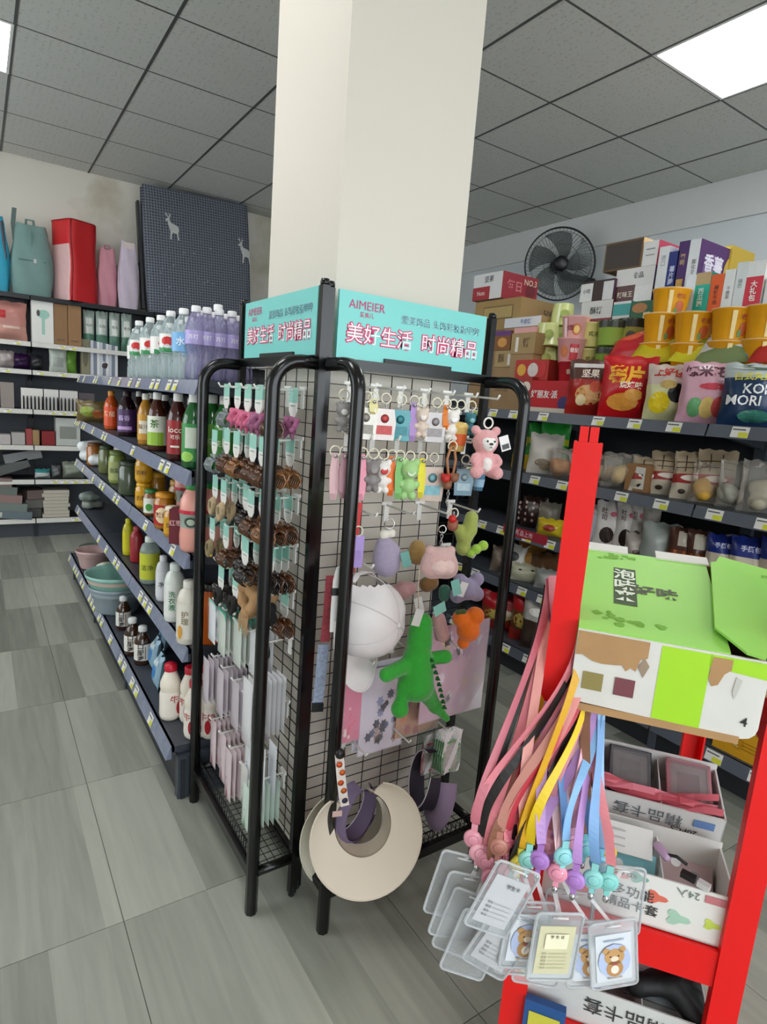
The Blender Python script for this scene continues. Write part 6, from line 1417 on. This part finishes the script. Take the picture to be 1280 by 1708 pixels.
# loose right flap, raised and spread over the stand's corner
MR = TR(.098, -.0, CH+.010) @ RY(.04) @ RZ(-.10)
rf = MB(); out = [(-.02, -.10), (.02, -.150), (.044, -.152), (.05, -.10), (.20, -.09), (.20, .12), (.06, .15), (-.005, .162), (-.012, .135), (-.02, .13)]
vs = [(x, y, 0) for x, y in out]+[(x, y, .004) for x, y in out]; n_ = len(out)
rf.add(vs, [tuple(reversed(range(n_))), tuple(range(n_, 2*n_))]+[(i, (i+1) % n_, n_+(i+1) % n_, n_+i) for i in range(n_)]); rfo = rf.build('side_flap', GM, t, MR)
text('好味\n来', .036, mat('54544a', .6), rfo, .10, 0, -.02, .03, M=TR(0, 0, .0046) @ RX(-PI/2)); text('麻辣零食', .016, OL, rfo, .09, 0, .11, .02, M=TR(0, 0, .0046) @ RX(-PI/2))
MB().box(.185, .045, -.03, .12, .17, .004).build('inner_flap', KR, t, TR(0, 0, CH) @ RY(.5))
# card boxes
def tray(label, M, w, d, h, divs=2, c='d9d7d3', lid=None):
    t = thing('display_box', label, 'display box', M=M); th = .003; m_ = mat(c, .5, v=.04)
    b = MB(); b.box(w/2, d/2, th/2, w, d, th); b.box(w/2, th/2, h/2, w, th, h); b.box(w/2, d-th/2, h/2+.006, w, th, h+.012); b.box(th/2, d/2, h/2, th, d, h); b.box(w-th/2, d/2, h/2, th, d, h)
    b.build('tray', m_, t)
    for k in range(divs): MB().box(w*(k+1)/(divs+1), d/2, h*.45, .002, d-.006, h*.9).build('divider', mat('e9e7e4', .5), t)
    return t
def cholder(label, c, M, w=.062, d=.085, ic='9aa0a4', group=None, n=1, cat='card holder'):
    t = thing('card_holder', label, cat, M=M, group=group)
    b = MB(); hw = .007
    for s in (-1, 1): b.box(s*(w/2-hw/2), 0, 0, hw, d, .012); b.box(0, s*(d/2-hw/2), 0, w, hw, .012)
    b.build('rim', mat(c, .35), t); MB().box(0, 0, -.002, w-.01, d-.01, .004).build('card', mat(ic, .3, v=.4, s=50), t)
    q = MB(); q.box(0, 0, .0008, w*.5, d*.55, .001); q.build('print', mat('7c8084' if c != 'd0808c' else '9a6a74', .4, v=.5, s=70), t)
    MB().box(0, 0, .0062, w-.004, d-.004, .0008).build('window', film('ffffff', .12, .06), t)
    return t
BW = .318
MA = RM @ TR(.0, .145, .530) @ RX(.22)
tA = tray('white display box of framed card holders behind the flowered one', MA, BW, .128, .058)
IN = mat('3a3f46', .5); 
text('精品卡套', .030, mat('6a6e70', .5), tA, 0, 0, 0, .006, M=TR(.19, -.0016, .032) @ RY(PI))
text('20PCS', .017, mat('2a2c2e', .5), tA, 0, 0, 0, .012, M=TR(.255, -.0018, .012) @ RY(PI)); MB().box(.285, -.0016, .036, .034, .0008, .016).build('blue_badge', mat('6a8cc0', .4), tA)
for k, (c, lb) in enumerate([('8f9cb8', 'periwinkle rimmed card holder in the back box'), ('2c3440', 'dark rimmed card holder in the middle of the back box'), ('d0808c', 'pink rimmed card holder in the back box')]):
    cholder(lb, c, MA @ TR(BW*(k+.5)/3, .072, .048) @ RX(.30), w=.078, d=.10, ic=['a8b0bc', '8a9294', 'c0a0a4'][k])
# coral ribbons lying in the back box
for k in range(4):
    r1 = random.Random(60+k); pts = []
    for i in range(9):
        f = i/8; pts.append((.05+f*.26-.02*k*(1-f), .014+.012*math.sin(5*f+k)+.006*k, .060+.012*math.sin(8*f+1.7*k)))
    o = MB().strip(pts, [(0, .5, .8 if i % 3 else .2) for i in range(9)], .012, th=.0006).build('neck_ribbon', mat(['d2606c', 'c8525f', 'da7380'][k % 3], .5, v=.1), None, MA); tag(o, 'coral pink neck ribbon lying across the back card box', 'ribbon', 'coral ribbons in the box')
MBx = RM @ TR(.0, -.006, .449)
tB = tray('white flowered display box of card covers on the middle beam', MBx, BW-.004, .125, .092, c='e6e2dc')
for x, z, c, r in [(.115, .055, 'b6cf4a', .012), (.20, .056, 'e0705c', .014), (.235, .030, 'a8cbb4', .016), (.285, .036, 'c8d858', .011), (.14, .078, 'e09a90', .012), (.17, .082, '7fae9a', .012), (.09, .03, 'e8a0a4', .014)]:
    out = [(x+r*(1+.35*math.cos(3*q))*math.cos(q), z+r*(1+.35*math.cos(3*q))*.7*math.sin(q)) for q in [2*PI*i/18 for i in range(18)]]
    MB().prism(list(reversed(out)), -.0012, -.0003).build('leaf_print', mat(c, .5), tB)
text('多功能', .022, mat('3a3838', .5), tB, .165, -.0016, .052, .01); text('精品卡套', .021, mat('3a3838', .5), tB, .165, -.0016, .028, .01); text('RELAX', .012, mat('5a5858', .5), tB, 0, 0, 0, .01, M=TR(.15, -.0016, .084) @ RY(PI)); text('24入', .018, mat('6a7a70', .5), tB, 0, 0, 0, 0, M=TR(.245, -.0016, .080) @ RY(PI)); MB().box(.285, -.0012, .080, .030, .0008, .013).build('red_badge', mat('c87a80', .4), tB)
cv = []
for k, (u, w_, z, c, lb) in enumerate([(.055, .085, .075, 'cfcfd0', 'clear card cover with a silver pattern in the flowered box'), (.155, .085, .075, 'b8c0c4', 'clear card cover with a teal grid in the flowered box'), (.262, .075, .080, 'cdb4b4', 'rose patterned card cover in the flowered box'), (.055, .03, .07, 'd8a4a8', 'pink card cover at the front of the flowered box'), (.16, .028, .07, '86c4cc', 'turquoise card cover at the front of the flowered box')]):
    o = carton('card_cover', lb, 'card cover', .086, .008, .085, [c]*6, [('b', -.2, .7, .1, .1, 'ffffff'), ('b', .15, .5, .12, .1, '9a9a9e'), ('p', -.4, .4, .12, .16, '8a8a90')]); o.matrix_world = MBx @ TR(u, w_, .005+.008*0) @ RX(-.85 if w_ > .05 else -.5); cv.append(o)
o = carton('card_cover', 'white striped card cover lying over the flowered box', 'card cover', .15, .004, .05, ['dedcd8']*6, [('p', -.4, .2, .2, .25, 'b0b0ae'), ('p', -.4, .2, .45, .5, 'b0b0ae'), ('p', -.4, .2, .7, .75, 'b0b0ae')]); o.matrix_world = MBx @ TR(.12, .05, .082) @ RX(-.9)
t = thing('key_clip', 'lilac card clip with a black and white buckle cord', 'key clip', M=MBx @ TR(.215, .048, .100)); sdf([((0, 0, 0), (-.012, .02, .002), .008)], .004, .003).build('lilac_tag', mat('c4a4c4', .4), t)
MB().tube([(.0, 0, .004), (.014, -.004, .008), (.03, -.012, .004)], .003, 6).build('cord', mat('1a1a1a', .6), t); MB().box(.04, -.02, .0, .022, .012, .009).build('buckle', mat('1c1c1c', .4), t, RZ(-.4)); MB().box(.066, -.016, .0, .018, .012, .009).build('buckle_end', mat('d8d6d4', .3), t, RZ(-.5))
MC_ = RM @ TR(.0, .0, .213)
tC = tray('white display box of card holders on the lowest beam', MC_, BW, .14, .075, 2, c='cfcfcc'); text('精品卡套', .034, mat('3a3a3a', .5), tC, 0, 0, 0, .004, M=TR(.185, -.0016, .045) @ RY(PI))
cholder('smoke rimmed card holder in the lowest box', '8a8e94', MC_ @ TR(.12, .09, .075) @ RX(.6), w=.09, d=.10); cholder('checked black and white card holder in the lowest box', '9aa2a8', MC_ @ TR(.235, .09, .078) @ RX(.6), w=.10, d=.11)
ck = COL.objects[-1]; 
t = thing('checker_card', 'black and white checked card in the lowest box', 'card', M=MC_ @ TR(.235, .086, .092) @ RX(.6))
b = MB(); b.box(0, 0, 0, .08, .075, .002, 0)
for i in range(6):
    for j in range(3):
        if (i+j) % 2: b.box(-.033+.0133*i, .03-.012*j, .0013, .0133, .012, .0008, 1)
b.build('card', [mat('c8cccf', .4), mat('2a2c2e', .4)], t)
o = sdf([((0, 0, 0), (.05, .01, .01), .018), ((.05, .01, .01), (.09, -.01, -.02), .02), ((.02, .02, .0), (.09, .02, -.01), .015), ((-.01, 0, -.01), .015)], .005, .012).build('black_pouch', mat('0e0e10', .6, v=.2, s=40, bump=.5), None, MC_ @ TR(.21, .035, .085)); tag(o, 'crumpled black pouch in the lowest card box', 'pouch')
o = sdf([((0, 0, 0), (.04, .0, .005), .012)], .004, .008).build('red_ribbon', mat('a81c3c', .5), None, MC_ @ TR(.13, .03, .078)); tag(o, 'crimson ribbon bundle beside the black pouch', 'ribbon')
o = carton('note_pad', 'blue and yellow note pad at the foot of the red stand', 'note pad', .07, .015, .09, ['1f4f8a']*6, [('p', -.38, .38, .1, .8, 'c8c040')]); o.matrix_world = RM @ TR(.055, -.03, .16) @ RX(-.1)

# ------------------------------------------------------------------ lanyards round the left post
Fh = Vector((math.sin(YAW), math.cos(YAW), 0))
def ptF(px, py, D):
    v = ray(px, py); k = D/v.dot(Fh); return Vector((v.x*k, v.y*k, v.z*k+H))
def bez(ps, n=14):
    ps = [Vector(p) for p in ps]; o = []
    for i in range(n+1):
        t_ = i/n; q = list(ps)
        while len(q) > 1: q = [q[j]*(1-t_)+q[j+1]*t_ for j in range(len(q)-1)]
        o.append(q[0])
    return o
RTH = Vector((math.cos(YAW), -math.sin(YAW), 0))
HW, HH = .073, .118
def holder(par, M, kind, seed):
    h_ = MB(); r = .007; o = []
    for cx, cz, a0 in ((HW/2-r, -r, 0), (HW/2-r, -HH+r, -PI/2), (-HW/2+r, -HH+r, -PI), (-HW/2+r, -r, -1.5*PI)):
        for k in range(4): o.append((cx+r*math.cos(a0-(-PI/2)+(-k)*PI/6-0), cz+r*math.sin(a0+PI/2-k*PI/6)))
    ring_ = [(x, 0, z) for x, z in o]
    b = MB(); b.prism(list(reversed(o)), -.0016, .0016)
    hd = b.build('card_holder', film('dfe2e4', .13, .08), par, M)
    MB().tube(ring_, .0022, 5, closed=True).build('holder_rim', film('e8eaec', .42, .1), hd)
    b = MB(); b.tube([(-.012, -.0025, -.006), (.012, -.0025, -.006)], .0015, 4); b.build('holder_slot', film('ffffff', .5, .1), hd)
    if kind == 'clear': return
    iw, ih = .056, .084; z0 = -.022
    cc = {'bear': 'eef0f4', 'form': 'e9e1b4', 'note': 'd9d7d8'}[kind]
    ins = MB().box(0, .0, z0-ih/2, iw, .0012, ih).build('insert_card', mat(cc, .5, v=.04), hd)
    y = -.0026
    def bl(c, cx, cz, rx, rz, k=0): blob(mat(c, .5, v=.04), hd, cx*1.25, z0-ih*(.55+(cz-.55)*1.05), rx*1.28, rz*1.28, y=y-.0003*k)
    if kind == 'bear':
        bl('b8c4e4', 0, .55, .020, .024, 0); bl('c89a64', 0, .46, .0125, .0115, 1); bl('c89a64', -.010, .33, .0045, .0045, 1); bl('c89a64', .010, .33, .0045, .0045, 1); bl('bd8d5a', 0, .70, .0105, .012, 1)
        bl('ecd8c0', 0, .50, .005, .004, 2); bl('3a2a20', -.005, .45, .0011, .0011, 2); bl('3a2a20', .005, .45, .0011, .0011, 2); bl('f0e4d4', 0, .72, .005, .006, 2); bl('a85a50', 0, .6, .004, .002, 3)
        patch(mat('a8b4c8', .5), hd, -.016, .016, z0-ih*.13, z0-ih*.10, y=y); patch(mat('b8a890', .5), hd, -.012, .012, z0-ih*.93, z0-ih*.90, y=y)
    elif kind == 'form':
        patch(mat('efe9c8', .5), hd, -.018, .018, z0-ih*.45, z0-ih*.14, y=y)
        text('学 生 证', .0062, mat('5a4a3a', .5), hd, 0, y-.0004, z0-ih*.20, .01)
        for k in range(5): patch(mat('b8b49a', .5), hd, -.010, .020, z0-ih*(.56+.075*k), z0-ih*(.550+.075*k), y=y); text('姓名', .0042, mat('6a6250', .5), hd, -.0165, y-.0004, z0-ih*(.545+.075*k))
    else:
        text('学生卡', .008, mat('4a4a4c', .5), hd, .006, y-.0004, z0-ih*.16, .01)
        for k in range(4): patch(mat('b4b2b4', .5), hd, -.010, .020, z0-ih*(.56+.09*k), z0-ih*(.550+.09*k), y=y); text('姓名', .0046, mat('5c5a5c', .5), hd, -.0165, y-.0004, z0-ih*(.545+.09*k), .01)
def lanyard(label, cols, left, right, reel, rc, card=None, D=.86, group=None, seed=0, twist=0.):
    """left/right: picture points where the strands leave the post; reel: where they meet; card: (px, py, lean, kind, D)"""
    R = random.Random(seed)
    pr_ = ptF(*reel, D); t = thing('lanyard', label, 'lanyard', M=TR(*pr_), group=group)
    rc_m = mat(rc, .3, v=.05)
    for k, (st, c) in enumerate(((left, cols[0]), (right, cols[1]))):
        if st is None: continue
        if st is left: a_ = ptF(st[0], st[1], 1.005); mid = ptF(st[0]-8+R.uniform(-8, 6), st[1]+120, .955)
        else: a_ = ptF(st[0], st[1], .925); mid = ptF(st[0]-4+R.uniform(-14, 10), st[1]+120, .895+R.uniform(-.015, .01))
        m2 = ptF(reel[0]+R.uniform(-16, 16), reel[1]-110, D-.004+R.uniform(-.02, .02))
        pts = bez([a_, mid, m2, pr_+Vector((0, 0, .028))], 26); n = len(pts)
        sides = []
        for i in range(n):
            an = twist+.9*math.sin(PI*i/n*1.3+seed); v = RTH*math.cos(an*.6)+Fh*math.sin(an*.6); sides.append(tuple(v))
        MB().strip([tuple(p-pr_) for p in pts], sides, .0150, th=.0005).build('ribbon', mat(c, .45, v=.08, s=50), t)
    MF_ = Matrix(((RTH.x, Fh.x, 0, 0), (RTH.y, Fh.y, 0, 0), (0, 0, 1, 0), (0, 0, 0, 1))) @ RZ(R.uniform(-.5, .5))
    rl = MB().lathe([(.0001, -.004), (.013, -.004), (.0155, -.002), (.0155, .002), (.013, .0045), (.0001, .005)], 18, M=RX(PI/2)).build('reel', rc_m, t, MF_)
    MB().lathe([(.009, 0), (.0075, .0012), (.0001, .0014)], 14, M=TR(0, -.0048, 0) @ RX(PI/2)).build('reel_face', mat(rc, .15, v=.02), rl)
    MB().box(0, 0, .020, .010, .004, .014).build('reel_tab', rc_m, rl); MB().box(0, 0, -.019, .008, .004, .010).build('reel_stem', rc_m, rl)
    cl = MB().lathe([(.0001, -.036), (.004, -.034), (.0045, -.028), (.002, -.024)], 8).build('metal_clip', CHROME, t, MF_)
    if card:
        pc = ptF(card[0], card[1], card[4]); lean = card[2]
        Mc = TR(*(pc-pr_)) @ Matrix(((RTH.x, Fh.x, 0, 0), (RTH.y, Fh.y, 0, 0), (0, 0, 1, 0), (0, 0, 0, 1))) @ RZ(card[5] if len(card) > 5 else 0) @ RY(lean) @ TR(0, 0, HH/2)
        holder(t, Mc, card[3], seed)
        top_ = Mc @ Vector((0, 0, -.006)); MB().strip([(0, 0, -.034), tuple((Vector((0, 0, -.034))+top_)/2), tuple(top_)], tuple(RTH), .007, th=.0008).build('vinyl_loop', film('ffffff', .3, .1), t)
    return t
PKs = ('d87a84', 'e08a94'); BRs = ('6a3f2c', '8a5a44'); YE = ('e0a818', 'd8a014'); BLU = ('6f9fd8', '86b4e0'); LIL = ('c49ad4', 'b78ac8'); BK = ('15100f', '1a1413'); CRM = ('e8c4c8', 'e6b4bc')
LN = [('pink', ('c8727e', 'e0848e'), (918, 965), (972, 1052), (790, 1399), 'e094a4', ('clear', 759, 1478)), ('dark', BK, (914, 975), (966, 1070), (798, 1420), 'e4a0ac', ('clear', 768, 1512)),
      ('rose', PKs, (916, 1000), (968, 1088), (811, 1436), 'dd92a2', ('clear', 776, 1542)), ('brown', BRs, (920, 990), (970, 1096), (818, 1462), 'c8808e', ('clear', 790, 1576)),
      ('coral', ('e88a90', 'd86a74'), (912, 1010), (966, 1110), (846, 1452), 'd88c9c', ('note', 838, 1500)), ('black', BK, (921, 1010), (971, 1120), (852, 1470), '9cc8c4', ('note', 836, 1572)),
      ('mustard', YE, (923, 1020), (978, 1050), (866, 1440), 'c8b43a', ('bear', 872, 1572)), ('yellow', ('f0d020', 'e8c418'), None, (985, 1130), (881, 1433), '8fcfc4', ('bear', 880, 1560)),
      ('scarlet', ('c83a44', 'd8505a'), (925, 1030), (975, 1125), (900, 1390), 'dd5c6c', None), ('lilac', LIL, (925, 1040), (990, 1160), (900, 1434), 'b07cc8', ('form', 905, 1590)),
      ('blush', CRM, (918, 1040), (982, 1140), (930, 1455), 'ef9ab0', ('form', 926, 1580)), ('light blue', BLU, (927, 1050), (1000, 1165), (941, 1428), '93d4d8', ('clear', 945, 1540)),
      ('violet', LIL, None, (994, 1160), (959, 1467), 'b884d0', ('bear', 985, 1592)), ('steel blue', ('5f7fae', '7fa8d8'), (926, 1060), (1003, 1168), (990, 1466), '8fd0cc', ('bear', 1024, 1592)),
      ('salmon', ('f09aa0', 'e88a90'), None, (990, 1150), (1015, 1470), '86cfc8', ('clear', 1032, 1500)), ('strawberry', ('e0848e', 'd86a78'), (922, 960), (984, 1140), (1014, 1424), 'e0c028', None),
      ('tan', ('a87a60', '8a5e48'), (916, 1020), (980, 1120), (975, 1415), '7cc4cc', None), ('plum', ('9a5a78', 'b0708c'), (919, 985), (976, 1075), (835, 1425), 'd88aa0', None), ('maroon', ('7a2a34', '8a3a40'), (915, 1030), (968, 1100), (826, 1440), 'c87a8a', None),
      ('pale blue', ('a8c8ec', '9cc0e8'), None, (1004, 1150), (1000, 1440), '7cc0dc', None), ('hot pink', ('e8708a', 'ea7d94'), (917, 1015), (970, 1105), (860, 1420), 'ea7a90', None), ('chocolate', ('4a2c20', '553426'), None, (978, 1130), (890, 1420), '6a4a3c', None),
      ('peach', ('f0a8a0', 'eb9a96'), (914, 990), (974, 1085), (872, 1405), 'e88a98', None), ('mauve', ('b07a9a', 'c08aa8'), (920, 1000), (986, 1150), (922, 1415), 'c090d0', None), ('crimson', ('b02a3a', 'c03a48'), (924, 1045), (973, 1110), (845, 1410), 'd06a7c', None),
      ('baby pink', ('f0bcc8', 'f2b0c0'), None, (988, 1140), (950, 1405), 'f0a8c0', None), ('dusty pink', ('d08a94', 'c87e8a'), None, (981, 1125), (912, 1408), 'd890a0', None), ('terracotta', ('b87868', 'c88a7c'), (918, 1025), (972, 1098), (832, 1412), 'b87a6c', None)]
DC = {0: .865, 1: .857, 2: .849, 3: .841, 4: .802, 5: .815, 6: .822, 7: .813, 9: .826, 10: .792, 11: .85, 12: .806, 13: .796, 14: .845}
LEAN = {0: .20, 1: .23, 2: .25, 3: .27, 4: .38, 5: .42, 6: .04, 7: .06, 9: .12, 10: .03, 11: -.02, 12: -.14, 13: -.18, 14: -.05}
for i, (nm, cols, lf, rt_, rl, rc, cd) in enumerate(LN):
    kind = cd and {'clear': 'an empty clear card holder', 'note': 'a grey student card', 'bear': 'a bear picture card', 'form': 'a cream form card'}[cd[0]]
    D = .880-.0012*i if not cd else .862-.0035*(i % 16)
    card = cd and (cd[1], cd[2], LEAN.get(i, 0), cd[0], DC[i], .12*math.sin(i*2.1))
    lanyard(f'{nm} ribbon lanyard with ' + (f'{kind} on the red post' if kind else 'a bare reel on the red post'), cols, lf, rt_, rl, rc, card, D, None, i)
